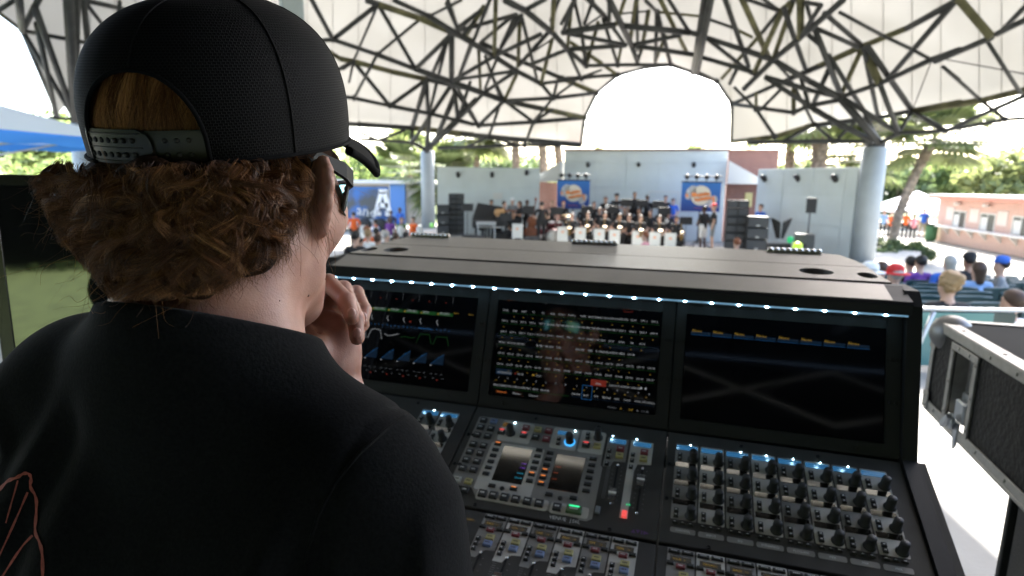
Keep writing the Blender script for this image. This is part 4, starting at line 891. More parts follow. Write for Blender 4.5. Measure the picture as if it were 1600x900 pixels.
for i, t in enumerate(('None', 'None')): it.append((t, gx(.86+.10*i), gy(.255), .0045, 3, 'CENTER'))
screen_build(m, 'screen_graphics'); text_mesh('screen_lettering', it, SCR, console, -.0006, Ts)
# ------------------------------------------------------------------ stage, walls, building
ZS = -1.15
M_wall = mat('pale_blue_wall_paint', (.56, .615, .63), .75, var=.05, vs=1.2)
M_wallc = mat('pale_blue_centre_paint', (.59, .645, .655), .75, var=.05, vs=1.2)
M_trim = mat('brick_red_coping', (.22, .10, .085), .7)
M_whitep = mat('white_paint', (.60, .60, .585), .65)
M_dark = mat('black_equipment', (.014, .014, .016), .55, bump=.2, bs=200)
M_dark2 = mat('dark_grey_equipment', (.045, .047, .052), .5)
M_stagef = mat('stage_concrete', (.30, .28, .25), .85, var=.15, vs=2)
M_brick = bpy.data.materials.new('red_brick'); M_brick.use_nodes = True
n = M_brick.node_tree; b = n.nodes['Principled BSDF']; bt = n.nodes.new('ShaderNodeTexBrick'); tc = n.nodes.new('ShaderNodeTexCoord')
bt.inputs['Color1'].default_value = (.25, .105, .08, 1); bt.inputs['Color2'].default_value = (.19, .075, .06, 1); bt.inputs['Mortar'].default_value = (.30, .25, .22, 1); bt.inputs['Scale'].default_value = 4.2
mp = n.nodes.new('ShaderNodeMapping'); mp.inputs['Rotation'].default_value = (PI/2, 0, 0); n.links.new(tc.outputs['Object'], mp.inputs[0]); n.links.new(mp.outputs[0], bt.inputs['Vector']); n.links.new(bt.outputs['Color'], b.inputs['Base Color']); b.inputs['Roughness'].default_value = .85
def pt(px, d, z): p = at(px, 300, d); return Vector((p.x, p.y, z))
def wallT(P, Q):
    """local frame: x along P->Q, y away from the viewer, z up"""
    x = (Q-P); L = Vector((x.x, x.y, 0)).length; a = math.atan2(x.y, x.x); return Matrix.Translation((P.x, P.y, 0)) @ Matrix.Rotation(a, 4, 'Z'), L, a
# platform
Pl, Pr = pt(640, 31.5, 0), pt(1400, 19.5, 0); T, L, a = wallT(Pl, Pr)
st = thing('stage_platform', 'low concrete stage platform carrying the band, in front of the pale blue walls', 'stage', (0, 0, -1.7))
m = MB(); m.box((-1, -1.2, -1.7), (L+1, 11, ZS), 0, .02, T); o = m.build('deck', M_stagef, st); o.matrix_parent_inverse = Matrix.Translation((0, 0, 1.7))
m = MB(); m.box((2, 4.6, ZS+.001), (L-6, 9.5, ZS+.38), 0, .02, T)
def panel_wall(name, label, px0, d0, px1, d1, top, thick, cols, rows, mt, cat='wall', group=None, zb=ZS):
    P, Q = pt(px0, d0, zb), pt(px1, d1, zb); T, L, a = wallT(P, Q); o = thing(name, label, cat, (P.x, P.y, zb), a, group)
    H = top-zb; m = MB(); m.box((0, .03, 0), (L, thick, H)); m.build('core', M_wall, o)
    cs = [0]+list(np.cumsum(cols)/sum(cols)); rs = [0]+list(np.cumsum(rows)/sum(rows))
    for i in range(len(cols)):
        for j in range(len(rows)):
            m = MB(); m.box((cs[i]*L+.008, 0, rs[j]*H+.008), (cs[i+1]*L-.008, .028, rs[j+1]*H-.008), 0, .004); m.build('wall_panel', mt, o)
    return o, L, H
wl, LL, HL = panel_wall('stage_wing_wall', 'pale blue panelled side wall left of the stage, behind the loudspeaker stack', 683, 29, 843, 29, 2.17, .3, [1, 1, 1, 1], [1.2, 1.2, 1], M_wall, group='stage side walls')
wr, LR, HR = panel_wall('stage_wing_wall', 'pale blue panelled side wall right of the stage, next to the thick column', 1182, 25.4, 1338, 21, 2.17, .7, [1, 1, 1, .35], [1.2, 1.2, 1], M_wall, group='stage side walls')
bd, LB, HB = panel_wall('stage_building', 'tall pale blue stage building with brick sides and white awnings behind the band', 880, 29.5, 1133, 27.3, 3.04, .4, [1, 1, 1, 1, 1], [1.1, 1, 1, .5], M_wallc, 'building')
m = MB(); m.box((-.08, -.05, HB), (LB+.08, .6, HB+.09)); m.build('coping', M_trim, bd)
m = MB(); m.box((-1.7, .9, 0), (-.05, 1.3, HB-1.55)); m.build('brick_wall', M_brick, bd)
m = MB(); m.box((LB+.05, .45, 0), (LB+2.2, 4.5, HB-.02)); m.build('brick_wall', M_brick, bd)
m = MB(); m.box((LB+.02, .40, HB-.02), (LB+2.25, 4.6, HB+.06)); m.build('coping', M_trim, bd)
m = MB(); m.prism([(0, 0), (1.5, 0), (1.5, .18), (0, 1.02)], -1.2, .2, 0, frame((LB+.06, -.3, HB-1.50), (1, 0, 0), (0, 0, 1))); m.build('awning', M_whitep, bd)
m = MB(); m.prism([(0, 0), (-1.35, 0), (-1.35, .18), (0, .95)][::-1], -1.2, .2, 0, frame((-.06, -.3, HB-1.50), (1, 0, 0), (0, 0, 1))); m.build('awning', M_whitep, bd)
m = MB(); m.box((LB*.555, -.03, 0), (LB*.725, -.002, 2.25), 0, .01); dr = m.build('door', M_wall, bd)
m = MB(); m.box((LB*.555-.06, -.045, 0), (LB*.555, -.004, 2.31)); m.box((LB*.725, -.045, 0), (LB*.725+.06, -.004, 2.31)); m.box((LB*.555, -.045, 2.25), (LB*.725, -.004, 2.31)); m.build('door_frame', M_whitep, dr)
m = MB(); m.tube([(LB*.57, -.03, 1.0), (LB*.57, -.09, 1.0), (LB*.57, -.09, 1.15)], .015, 6); m.build('handle', M_dark2, dr)
m = MB(); m.box((LB+.9, .40, 1.65), (LB+1.22, .448, 2.30), 0, .01); m.build('notice', mat('pale_yellow_notice', (.62, .55, .25), .6), bd)
m = MB(); m.box((2.75, -.03, 1.80), (3.20, -.002, 2.12), 0, .004); m.build('paper_notice', M_whitep, wl)
def wall_light(px, py, d, label, face=0.):
    c = at(px, py, d); o = thing('wall_light', label, 'wall light', (c.x, c.y-.02, c.z), face, 'black lights on the stage walls')
    T = frame((0, -.06, 0), (1, 0, 0), (0, .55, .83)); m = MB(); m.lathe([(.06, .16), (.085, .14), (.10, -.06), (.115, -.14), (.095, -.14)], 14, 0, T); m.build('shade', M_dark, o)
    m = MB(); m.box((-.05, -.06, .02), (.05, .05, .10), 0, .01); m.build('bracket', M_dark, o)
ang = lambda o: o.rotation_euler[2]
for px, py, d, lab in ((716, 273, 28.9, 'black floodlight on the left stage wall, leftmost of its three'), (769, 273, 28.9, 'black floodlight on the left stage wall, middle of its three'), (823, 270, 28.9, 'black floodlight on the left stage wall, nearest the white awning')): wall_light(px, py, d, lab, ang(wl))
for px, py, d, lab in ((919, 258, 29.0, 'black floodlight high on the tall centre wall above the left banner'), (998, 258.5, 28.35, 'black floodlight high in the middle of the tall centre wall'), (1084, 258.5, 27.6, 'black floodlight high on the tall centre wall above the right banner')): wall_light(px, py, d, lab, ang(bd))
for px, py, d, lab in ((1194, 278, 24.9, 'black floodlight on the right stage wall, leftmost of its three'), (1247, 278, 23.35, 'black floodlight on the right stage wall, middle of its three'), (1305, 278, 21.75, 'black floodlight on the right stage wall, nearest the thick column')): wall_light(px, py, d, lab, ang(wr))
# banners with lamps above
M_ban = bpy.data.materials.new('blue_banner_cloth'); M_ban.use_nodes = True
n = M_ban.node_tree; b = n.nodes['Principled BSDF']; tc = n.nodes.new('ShaderNodeTexCoord'); sp = n.nodes.new('ShaderNodeSeparateXYZ'); rp = n.nodes.new('ShaderNodeValToRGB')
rp.color_ramp.elements[0].color = (.012, .035, .22, 1); rp.color_ramp.elements[1].color = (.03, .17, .55, 1); n.links.new(tc.outputs['Generated'], sp.inputs[0]); n.links.new(sp.outputs['Z'], rp.inputs[0]); n.links.new(rp.outputs[0], b.inputs['Base Color']); b.inputs['Roughness'].default_value = .6
M_disc = mat('cream_print', (.66, .62, .55), .6); M_orp = mat('orange_print', (.75, .26, .08), .6); M_grp = mat('grey_print_patch', (.40, .42, .48), .6, var=.5, vs=9)
def banner(px0, px1, py0, py1, d0, d1, label):
    P, Q = at(px0, py1, d0), at(px1, py1, d1); T, L, a = wallT(P, Q); zt = at(px0, py0, d0).z; H = zt-P.z
    o = thing('stage_banner', label, 'banner', (P.x, P.y, ZS), a, 'blue banners on stands'); z0 = P.z-ZS
    m = MB(); m.box((0, 0, z0), (L, .03, z0+H)); m.build('panel', M_ban, o)
    def disc(cx, cz, rx, rz, y, mt, nm, rot=0):
        m = MB(); m.prism([(rx*math.cos(t)*math.cos(rot)-rz*math.sin(t)*math.sin(rot), rx*math.cos(t)*math.sin(rot)+rz*math.sin(t)*math.cos(rot)) for t in np.linspace(0, 2*PI, 26, endpoint=False)][::-1], 0, .004, 0, frame((cx*L, y, z0+cz*H), (1, 0, 0), (0, 0, 1))); m.build(nm, mt, o)
    disc(.5, .56, .26*L, .26*L, -.001, M_disc, 'printed_disc')
    disc(.24, .66, .12*L, .20*L, -.001, M_grp, 'printed_patch', -.5); disc(.80, .36, .11*L, .17*L, -.001, M_grp, 'printed_patch', -.6); disc(.83, .42, .03*L, .11*L, -.006, M_orp, 'printed_patch', .1); disc(.145, .55, .035*L, .05*L, -.006, M_orp, 'printed_patch', .1)
    # two slanting lines of unreadable script, as the photograph leaves them
    def script(x0, z_, x1, amp, nlet, seed):
        rr = random.Random(seed); m = MB(); pts = []
        for i in range(nlet*6+1):
            t = i/(nlet*6); pts.append(((x0+(x1-x0)*t+.012*math.cos(i*PI/3))*L, -.012, z0+(z_+.16*(x1-x0)*1.6*t)*H+amp*H*math.sin(i*PI/3)*(1.4 if rr.random() < .2 else .8)))
        m.tube(pts, .026*L, 5); m.build('script_lettering', M_orp, o)
    script(.40, .56, .70, .045, 6, 1); script(.36, .40, .76, .045, 8, 2); disc(.33, .585, .075*L, .06*L, -.008, M_orp, 'printed_dot')
    m = MB()
    for k in range(9): m.box((L*(.34+.036*k), -.004, z0+.11*H), (L*(.365+.036*k), -.001, z0+.14*H))
    m.build('small_lettering', mat('dull_red_print', (.30, .05, .12), .6), o)
    m = MB(); m.box((-.03, -.015, z0+H), (L+.03, .045, z0+H+.05)); m.build('top_rail', M_dark, o)
    m = MB(); m.tube([(L/2, .05, .12), (L/2, .05, z0)], .035, 8); m.build('pole', M_dark, o)
    for s in (0, 2.1, 4.2): m = MB(); m.tube([(L/2, .05, .35), (L/2+.5*math.cos(s), .05+.5*math.sin(s), .02)], .02, 6); m.build('leg', M_dark, o)
    m = MB(); m.tube([(.02*L, 0, z0+H+.26), (L*1.02, 0, z0+H+.26)], .022, 6); lb = m.build('lamp_bar', M_dark, o)
    for k in range(4):
        x = L*(.12+.25*k); m = MB(); m.lathe([(.05, .10), (.085, .05), (.10, -.07), (.08, -.07)], 12, 0, frame((x, -.04, z0+H+.24), (1, 0, 0), (0, .9, .3))); m.tube([(x, 0, z0+H+.26), (x, 0, z0+H+.02)], .018, 6); m.build('lamp', M_dark, lb)
banner(870, 920.5, 282, 326, 28.0, 27.8, 'blue banner with a cream disc at the left end of the tall centre wall')
banner(1063, 1124, 285, 330, 25.2, 24.9, 'blue banner with a cream disc above the two men in black shirts')
# loudspeakers
def spk_stack(label, px, d, py0, py1, w_px, nbox, face, curve=0., subs=False):
    zt = at(px, py0, d).z; zb = max(ZS, at(px, py1, d).z); w_ = w_px*d/FPX; c = pt(px, d, zb); o = None; hh = (zt-zb)/nbox
    for k in range(nbox):
        lab = label % ('top', 'second from the top', 'third from the top', 'fourth from the top', 'fifth from the top', 'sixth from the top', 'seventh from the top', 'lowest')[(nbox-1-k) if k else 7 if nbox > 1 else 0]
        o = thing('loudspeaker', lab, 'loudspeaker', (c.x, c.y, zb+hh*k), face, 'loudspeakers stacked beside the stage'); dx = curve*(k/nbox-.4)**2
        m = MB(); m.prism([(-w_/2, -.32+dx), (w_/2, -.32+dx), (w_/2*.92, .30), (-w_/2*.92, .30)], .0, hh*.93, 0); m.build('cabinet', M_dark, o)
        if subs:
            m = MB(); m.box((-w_*.45, -.335+dx, hh*.08), (w_*.45, -.322+dx, hh*.86), 0, .01); m.build('grille', M_dark2, o)
            m = MB(); m.box((-.06, -.345+dx, hh*.12), (.06, -.336+dx, hh*.2)); m.build('badge', M_whitep, o)
        else:
            for s in (-1, 1): m = MB(); m.box((s*w_*.25-w_*.2, -.335+dx, hh*.1), (s*w_*.25+w_*.2, -.322+dx, hh*.84), 0, .01); m.build('grille', M_dark2, o)
spk_stack('line array box beside the left stage wall, %s of its stack', 713, 27.5, 302, 368, 24, 8, .1, .5)
spk_stack('square bass loudspeaker left of the tall line array, %s of its stack', 692, 27.2, 319, 366, 19, 3, .1, 0, True)
spk_stack('line array box beside the men in black shirts, %s of its stack', 1154, 22.5, 312, 389, 32, 6, -.25, .4)
spk_stack('square bass loudspeaker hiding the man in blue, %s of its stack', 1187, 21.8, 337, 392, 31, 3, -.25, 0, True)
o_ = thing('loudspeaker', 'small loudspeaker on a pole in front of the right stage wall', 'loudspeaker', pt(1269, 21.0, ZS), -.35, 'loudspeakers stacked beside the stage')
z1 = at(1269, 333, 21).z-ZS; z2 = at(1269, 309, 21).z-ZS
m = MB(); m.prism([(-.17, -.2), (.17, -.2), (.11, .2), (-.11, .2)], z1, z2); m.build('cabinet', M_dark2, o_)
m = MB(); m.tube([(0, 0, .5), (0, 0, z1)], .025, 8); m.build('pole', M_dark2, o_)
m = MB(); m.box((-.14, -.212, z1+.03), (.14, -.202, z2-.03)); m.build('grille', M_dark, o_)
o_ = thing('loudspeaker', 'squat bass loudspeaker under the pole of the small loudspeaker', 'loudspeaker', pt(1264, 21.0, ZS), -.35, 'loudspeakers stacked beside the stage')
zt = at(1264, 366, 21).z-ZS; m = MB(); m.box((-.31, -.3, 0), (.31, .3, zt), 0, .015); m.build('cabinet', M_dark2, o_); m = MB(); m.lathe([(.07, 0), (.07, .01), (.03, .012)], 14, 0, frame((0, -.302, zt*.6), (1, 0, 0), (0, 0, 1))); m.build('port', M_dark, o_)
# black folding screen with a green lamp, yellow ball
o_ = thing('folded_black_panels', 'pair of black panels spread like wings before the right stage wall, green light below', 'stage cover', pt(1226, 22, ZS), -.2); M_green = mat('green_stage_light', (.05, .5, .2), .5, emit=(.02, .75, .25), es=.055)
z0 = at(1226, 374, 22).z-ZS; z1 = at(1226, 341, 22).z-ZS
for s in (-1, 1):
    m = MB(); m.grid([[(s*(.03+.36*u)*(.35+.65*v), .10*u*u, z0+(z1-z0)*v*(1-.22*(1-u)**1.5)) for u in np.linspace(0, 1, 6)] for v in np.linspace(0, 1, 6)]); m.build('wing', M_dark, o_)
m = MB(); m.box((-.45, -.05, 0), (.4, .2, .5), 0, .03); m.build('base', M_dark2, o_)
m = MB(); m.lathe([(.04, 0), (.11, .07), (.12, .2), (.04, .25)], 14, 0, Matrix.Translation((.32, -.12, z0-.15))); m.build('lamp', M_green, o_)
b_ = at(1246, 386, 20.8); o_ = MB().lathe([(.03, -.18), (.13, -.13), (.18, 0), (.13, .13), (.03, .18)], 18).build('ball', mat('yellow_green_vinyl', (.45, .65, .06), .5, emit=(.5, .9, .06), es=.04), None, (b_.x, b_.y, b_.z)); tag(o_, 'glowing yellow-green ball just behind the right hinge of the console', 'ball')
b_ = at(675, 352, 28); o_ = MB().lathe([(.02, -.12), (.09, -.09), (.12, 0), (.09, .09), (.02, .12)], 18).build('ball', mat('green_glow_vinyl', (.3, .65, .2), .5, emit=(.35, .95, .2), es=.05), None, (b_.x, b_.y, b_.z)); tag(o_, 'glowing green ball at the foot of the left column', 'ball')
m = MB(); m.box((-.35, -.3, 0), (.35, .3, .5), 0, .06); o_ = m.build('crate', mat('orange_red_plastic', (.6, .13, .07), .6), None, pt(667, 28.2, -1.5)); tag(o_, 'orange-red box beside the glowing green ball at the foot of the left column', 'crate')
# band furniture
def music_front(px, py, d, label, face):
    zt = at(px, py, d).z; c = pt(px, d, ZS); o = thing('music_stand', label, 'music stand', c, face, 'white fronted music stands before the saxophones'); H = zt-ZS
    m = MB(); m.box((-.225, 0, max(.05, H-.62)), (.225, .035, H), 0, .02); m.build('front_panel', M_whitep, o)
    m = MB(); m.box((-.22, .04, H-.12), (.22, .30, H-.09)); m.build('desk', M_whitep, o)
    for s in (-1, 1): m = MB(); m.box((s*.2-.012, .02, 0), (s*.2+.012, .3, max(.05, H-.62)+.02)); m.build('leg', M_whitep, o)
    m = MB(); m.prism([(.06*math.cos(t), .04*math.sin(t)) for t in np.linspace(0, 2*PI, 12, endpoint=False)][::-1], 0, .003, 0, frame((0, -.001, H-.22), (1, 0, 0), (0, 0, 1))); m.build('emblem', M_orp, o)
for px, py, d, lab in ((809, 350, 24.5, 'white music stand front standing alone below the double bass'), (881, 355, 24.6, 'white music stand front next to the drums, first of the saxophone row'), (909, 356, 24.4, 'white music stand front, second of the saxophone row'),
    (939, 358, 24.2, 'white music stand front partly behind the middle console hinge, its left side'), (963, 359.5, 24.0, 'white music stand front partly behind the middle console hinge, its right side'), (1000, 362, 23.7, 'white music stand front right of the middle console hinge'), (1027, 363.5, 23.4, 'white music stand front, second from the right end of the row'), (1052, 365, 23.2, 'white music stand front at the right end of the saxophone row')):
    music_front(px, py, d, lab, -.25)
M_wood = mat('red_brown_wood', (.22, .07, .03), .35, var=.3, vs=6); M_brass = mat('brass', (.17, .105, .03), .55, .2); M_silver = mat('silver_metal', (.45, .47, .5), .4, .6)
o_ = thing('grand_piano', 'black grand piano with raised lid near the loudspeaker stack', 'piano', pt(768, 26.5, ZS), .1)
m = MB(); m.prism([(-.85, -.7), (.7, -.7), (.75, .2), (.35, .8), (-.5, 1.0), (-.85, .6)], .62, .95); m.build('case', M_dark, o_)
m = MB(); m.prism([(-.85, 0), (.75, 0), (.7, .55), (-.6, .75)], 0, .03, 0, frame((0, .3, .97), (1, 0, 0), (0, .35, 1))); m.build('lid', M_dark, o_)
for x, y in ((-.7, -.6), (.6, -.6), (-.2, .7)): m = MB(); m.tube([(x, y, 0), (x, y, .62)], [.03, .05], 8); m.build('leg', M_dark, o_)
m = MB(); m.box((-.6, -.86, .66), (.55, -.70, .70)); m.build('keyboard', M_whitep, o_)
o_ = thing('keyboard_table', 'silver table with a keyboard case left of the white music stand', 'table', pt(760, 25.2, ZS), .05)
m = MB(); m.box((-.42, -.25, .80), (.42, .25, .95), 0, .03); m.build('top', M_silver, o_)
for x in (-.36, .36):
    m = MB(); m.box((x-.03, -.2, 0), (x+.03, .2, .80)); m.build('leg', M_silver, o_)
def drum(o, x, y, z, r, h, mt, nm, tilt=0.):
    T = Matrix.Translation((x, y, z)) @ Matrix.Rotation(tilt, 4, 'X'); m = MB(); m.lathe([(r, 0), (r, h)], 18, 0, T); m.lathe([(r*.97, h+.002), (r*.3, h+.004)], 18, 1, T); m.lathe([(r*1.03, h-.02), (r*1.03, h+.01)], 18, 2, T, caps=False); m.build(nm, [mt, M_whitep, M_silver], o)
o_ = thing('drum_kit', 'drum kit with dark red drums and cymbals beside the left banner', 'drum kit', pt(866, 26.0, ZS), -.1); M_redd = mat('dark_red_drum', (.16, .015, .02), .3)
drum(o_, 0, -.1, .32, .32, .42, M_redd, 'bass_drum', PI/2); drum(o_, -.45, .1, .35, .18, .3, M_redd, 'floor_tom'); drum(o_, .35, 0, .5, .17, .16, M_silver, 'snare_drum', .2); drum(o_, -.1, .25, .72, .15, .2, M_redd, 'tom_drum', .3); drum(o_, .25, .3, .72, .15, .2, M_redd, 'tom_drum', .3)
for x, y, z in ((-.55, .35, 1.15), (.6, .3, 1.2), (.75, -.1, .95)):
    m = MB(); m.lathe([(.24, 0), (.23, .004), (.05, .02), (.02, .03)], 18, 0, Matrix.Translation((x, y, z)) @ Matrix.Rotation(.2, 4, 'X')); cy = m.build('cymbal', M_brass, o_); m = MB(); m.tube([(x, y, 0), (x, y, z)], .012, 6); m.build('stand', M_silver, cy)
o_ = thing('double_bass', 'red-brown double bass held upright beside the left brick recess', 'double bass', pt(829, 26.3, ZS), 0); m = MB()
P, lo = lattice((-.45, -.25, 0), (.45, .3, 1.35), .03); d = smin(smin(sd_ell(P, (0, 0, .38), (.33, .13, .34)), sd_ell(P, (0, 0, .92), (.25, .11, .26)), .08), 9+0*P[..., 0], .01); p_, t_, q_ = surface(d, lo, .03); bo = link('body', mesh_from('body', p_, t_, q_, [M_wood]), o_); bo.rotation_euler = (0, .12, 0)
m = MB(); m.tube([(.14, -.08, 1.1), (.23, -.05, 1.85)], [.03, .02], 6); m.box((.19, -.09, 1.80), (.28, -.01, 1.98), 0, .02); m.build('neck', M_wood, o_)
for px, d, lab in ((733, 24.9, 'grey wedge monitor on the stage floor behind the left console hinge'), (832, 24.6, 'black wedge monitor to the right of the lone white music stand'), (748, 24.6, 'black wedge monitor between the silver table and the left console hinge')):
    o_ = thing('wedge_monitor', lab, 'wedge monitor', pt(px, d, ZS), .1, 'wedge monitors on the stage'); m = MB(); m.prism([(-.28, 0), (.28, 0), (.22, .38), (-.02, .42)], -.3, .3, 0, frame((0, 0, 0), (0, 1, 0), (0, 0, 1))); m.build('cabinet', M_dark2, o_); m = MB(); m.lathe([(.13, 0), (.12, .012), (.02, .004)], 14, 0, frame((0, -.165, .22), (1, 0, 0), (0, -.5, 1))); m.build('cone', M_dark, o_)
def pole_stand(px, py, d, label, head=True):
    zt = at(px, py, d).z-ZS; o = thing('music_desk', label, 'music stand', pt(px, d, ZS), -.2, 'black music desks among the band')
    m = MB(); m.tube([(0, 0, 0), (0, 0, zt)], .014, 6); m.build('pole', M_dark, o); m = MB(); m.box((-.26, -.02, 0), (.26, .0, .34), 0, .006); q = m.build('desk', M_dark, o, (0, 0, zt)); q.rotation_euler = (-.35, 0, 0)
    for a in (0, 2.1, 4.2): m = MB(); m.tube([(0, 0, .25), (.28*math.cos(a), .28*math.sin(a), .01)], .01, 5); m.build('leg', M_dark, o)
for px, py, d, lab in ((980, 323, 26, 'black music desk in front of the back row, left of its tallest man'), (1004, 324, 26, 'black music desk in front of the back row, right of its tallest man'), (1030, 326, 25.6, 'black music desk beside the trumpeter next to the door'), (826, 334, 25.2, 'black music desk in front of the double bass'), (790, 346, 24.8, 'black music desk in front of the seated guitarist'), (730, 330, 26, 'black music desk right of the tall line array')):
    pole_stand(px, py, d, lab)
def brass_horn(px, py, d, label, kind, face=0.):
    c = at(px, py, d); o = thing(kind, label, kind.replace('_', ' '), c, face, 'brass instruments of the band'); m = MB()
    if kind == 'saxophone':
        m.tube([(0, .05, .28), (0, 0, .30), (0, -.02, .2), (.02, -.05, -.2), (.03, -.1, -.32), (.05, -.17, -.28), (.06, -.2, -.12), (.065, -.24, .0)], [.012, .014, .02, .04, .05, .055, .065, .095], 10); m.build('body', M_brass, o)
        for k in range(5): q = MB(); q.lathe([(.02, 0), (.02, .012)], 8, 0, frame((.0+.004*k, -.06-.006*k, .1-.07*k), (1, 0, 0), (0, 0, 1))); q.build('key', M_brass, o)
    else:
        m.tube([(0, .05, 0), (0, -.5, -.06)], .012, 6); m.tube([(0, -.42, -.05), (0, -.6, -.07)], [.02, .085], 10); m.tube([(.07, .0, -.05), (.07, -.45, -.1), (.03, -.47, -.1), (.03, .0, -.05)], .011, 6); m.build('body', M_silver if kind == 'trombone' else M_brass, o)
        q = MB(); q.lathe([(.018, 0), (.01, .03), (.008, .05)], 8, 0, frame((0, .05, 0), (1, 0, 0), (0, 0, 1))); q.build('mouthpiece', M_silver, o)
FV = PI-.15      # facing the audience
B = lambda px, py, d: 0
def musician(label, px, pyhead, d, pose='stand', zfl=None, **k):
    """head top seen at pyhead; stands on the stage or on a riser"""
    zt = at(px, pyhead, d).z; p = pt(px, d, ZS)
    hh = 1.32 if pose == 'sit' else k.get('h', 1.75)
    zb = zt-hh*(1.0 if pose != 'sit' else 1.0)
    if zb < ZS: zb = ZS
    if zb-ZS > .06: 
        rz = thing('band_riser', 'black riser under the '+' '.join(label.split(',')[0].split()[:10]), 'riser', (p.x, p.y, ZS), -.15, 'risers under the band'); m = MB(); m.box((-.5, -.5, 0), (.5, .5, zb-ZS-.012), 0, .01); m.build('block', M_dark, rz); m = MB(); m.box((-.5, -.5, zb-ZS-.011), (.5, .5, zb-ZS-.001)); m.build('top', M_dark2, rz)
    if pose == 'sit':
        ch = thing('band_chair', 'black chair under the '+' '.join(label.split(',')[0].split()[:10]), 'chair', (p.x, p.y, zb), k.get('face', FV), 'black chairs of the band')
        m = MB(); m.box((-.22, -.2, .40), (.22, .22, .44), 0, .01); m.build('seat', M_dark, ch); m = MB(); m.box((-.21, -.24, .5), (.21, -.21, .82), 0, .01); m.build('backrest', M_dark, ch)
        for a in (-.19, .19):
            for b in (-.19, .19): m = MB(); m.tube([(a, b, 0), (a, b, .4)], .012, 5); m.build('leg', M_dark, ch)
    k.setdefault('face', FV); k.setdefault('group', 'musicians on the stage')
    return bg_person(label, (p.x, p.y, zb), pose=pose, **k)
musician('man in black at the piano, behind its lid', 768, 315, 27.8, skin='tan', arms='low')
musician('guitarist in black seated behind a music desk, facing right', 788, 316, 26.2, pose='sit', face=-PI/2-.3, arms='low', hair='dark')
o_ = thing('guitar', 'tan acoustic guitar held by the seated guitarist', 'guitar', at(781, 332, 26.0), 0); P, lo = lattice((-.35, -.15, -.35), (.35, .15, .35), .025); d = smin(sd_ell(P, (-.08, 0, 0), (.18, .06, .17)), sd_ell(P, (.12, 0, .05), (.13, .055, .13)), .05); p_, t_, q_ = surface(d, lo, .025); link('body', mesh_from('body', p_, t_, q_, [mat('tan_guitar_wood', (.45, .25, .11), .35)]), o_); m = MB(); m.box((.2, -.02, .06), (.75, .02, .11)); m.build('neck', M_wood, o_)
musician('man in a white cap standing behind the guitarist', 801, 312, 27.8, shirt='grey', hat=('cap', 'white'))
musician('woman in black standing right of the guitarist, facing left', 812, 317, 26.8, face=PI/2+.4, arms='hold', longhair=True, hair='brown')
musician('double bass player in black, head beside the neck of the bass', 824, 314, 27.0, skin='dark', arms='hold')
musician('stocky man in black seen from behind, conducting beside the drum kit', 847, 317, 25.3, face=.1, build=1.22, h=1.78, arms='low', hair='dark')
musician('fair-haired drummer in black behind the cymbals', 863, 317, 27.2, arms='low', hair='blond')
musician('red-haired musician in black in front of the left banner', 881, 316, 27.0, arms='low', hair='red')
musician('woman in black jacket over a white blouse, left end of the trombones', 929, 317, 26.8, hair='brown', longhair=True, arms='low')
for px, py, lab, kw in ((947, 309, 'long-haired trombonist in black, left end of the back row', dict(hair='brown', longhair=True, arms='hold')), (964, 304.5, 'dark-capped man in black with a folder, second in the back row', dict(hat=('cap', 'black'), arms='hold', build=1.1)), (992, 301.5, 'tall man in black with arms at his chest, centre of the back row', dict(hair='dark', build=1.15, skin='tan')),
    (1012, 307, 'man with dark skin in black, right of the tallest man of the back row', dict(skin='dark', arms='down')), (1041, 307, 'slim trumpeter in black in front of the door', dict(arms='hold')), (1053, 312, 'boy in a bright blue shirt beside the right banner', dict(shirt='blue', legs='blue', arms='low', h=1.6))):
    musician(lab, px, py, 27.0-(px-947)*.008, **kw)
for px, py, d, lab, kw in ((895, 337, 25.2, 'saxophonist with long brown hair seated at the left end of the front row', dict(hair='brown', longhair=True)), (920, 333, 25.2, 'fair saxophonist in black seated second in the front row', dict(hair='brown')), (947, 333, 25.0, 'dark-haired saxophonist seated third in the front row', dict()), (970, 336, 24.8, 'saxophonist with rolled sleeves seated fourth in the front row', dict(skin='tan')),
    (1003, 341, 24.4, 'seated saxophonist with a tan hand on the keys, right of the middle console hinge', dict(hair='brown')), (1033, 341, 24.2, 'seated saxophonist with long dark hair, second from the right', dict(longhair=True)), (1060, 344, 23.9, 'seated saxophonist with bare arms at the right end of the front row', dict(skin='tan')),
    (958, 322, 26.4, 'seated trombonist hidden behind the saxophones, left of centre', dict()), (978, 326, 26.2, 'seated trombonist with brown hair at the centre of the second row', dict(hair='brown', longhair=True)), (1000, 327, 26.0, 'seated trombonist with tan skin in the second row', dict(skin='tan')), (1018, 330, 25.8, 'seated trombonist in the second row below the dark-skinned man', dict(hair='brown'))):
    musician(lab, px, py, d, pose='sit', arms='low', **kw)
for px, py, d, lab in ((889, 355, 24.9, 'saxophone of the long-haired player at the left end'), (917, 352, 24.9, 'saxophone shining in front of the fair player'), (944, 353, 24.7, 'saxophone of the third player of the front row'), (967, 354, 24.5, 'saxophone of the player with rolled sleeves'), (1000, 358, 24.1, 'saxophone right of the middle console hinge'), (1030, 359, 23.9, 'saxophone of the player with long dark hair'), (1064, 362, 23.6, 'saxophone at the right end of the front row')): brass_horn(px, py, d, lab, 'saxophone', -.3)
for px, py, d, lab, kd in ((949, 320, 26.4, 'trombone pointing forward at the left end of the back row', 'trombone'), (1041, 342, 25.4, 'silver trombone hanging beside the trumpeter next to the door', 'trombone'), (1002, 340, 25.2, 'trumpet raised in the middle of the second row', 'trumpet')): brass_horn(px, py, d, lab, kd, -.2)
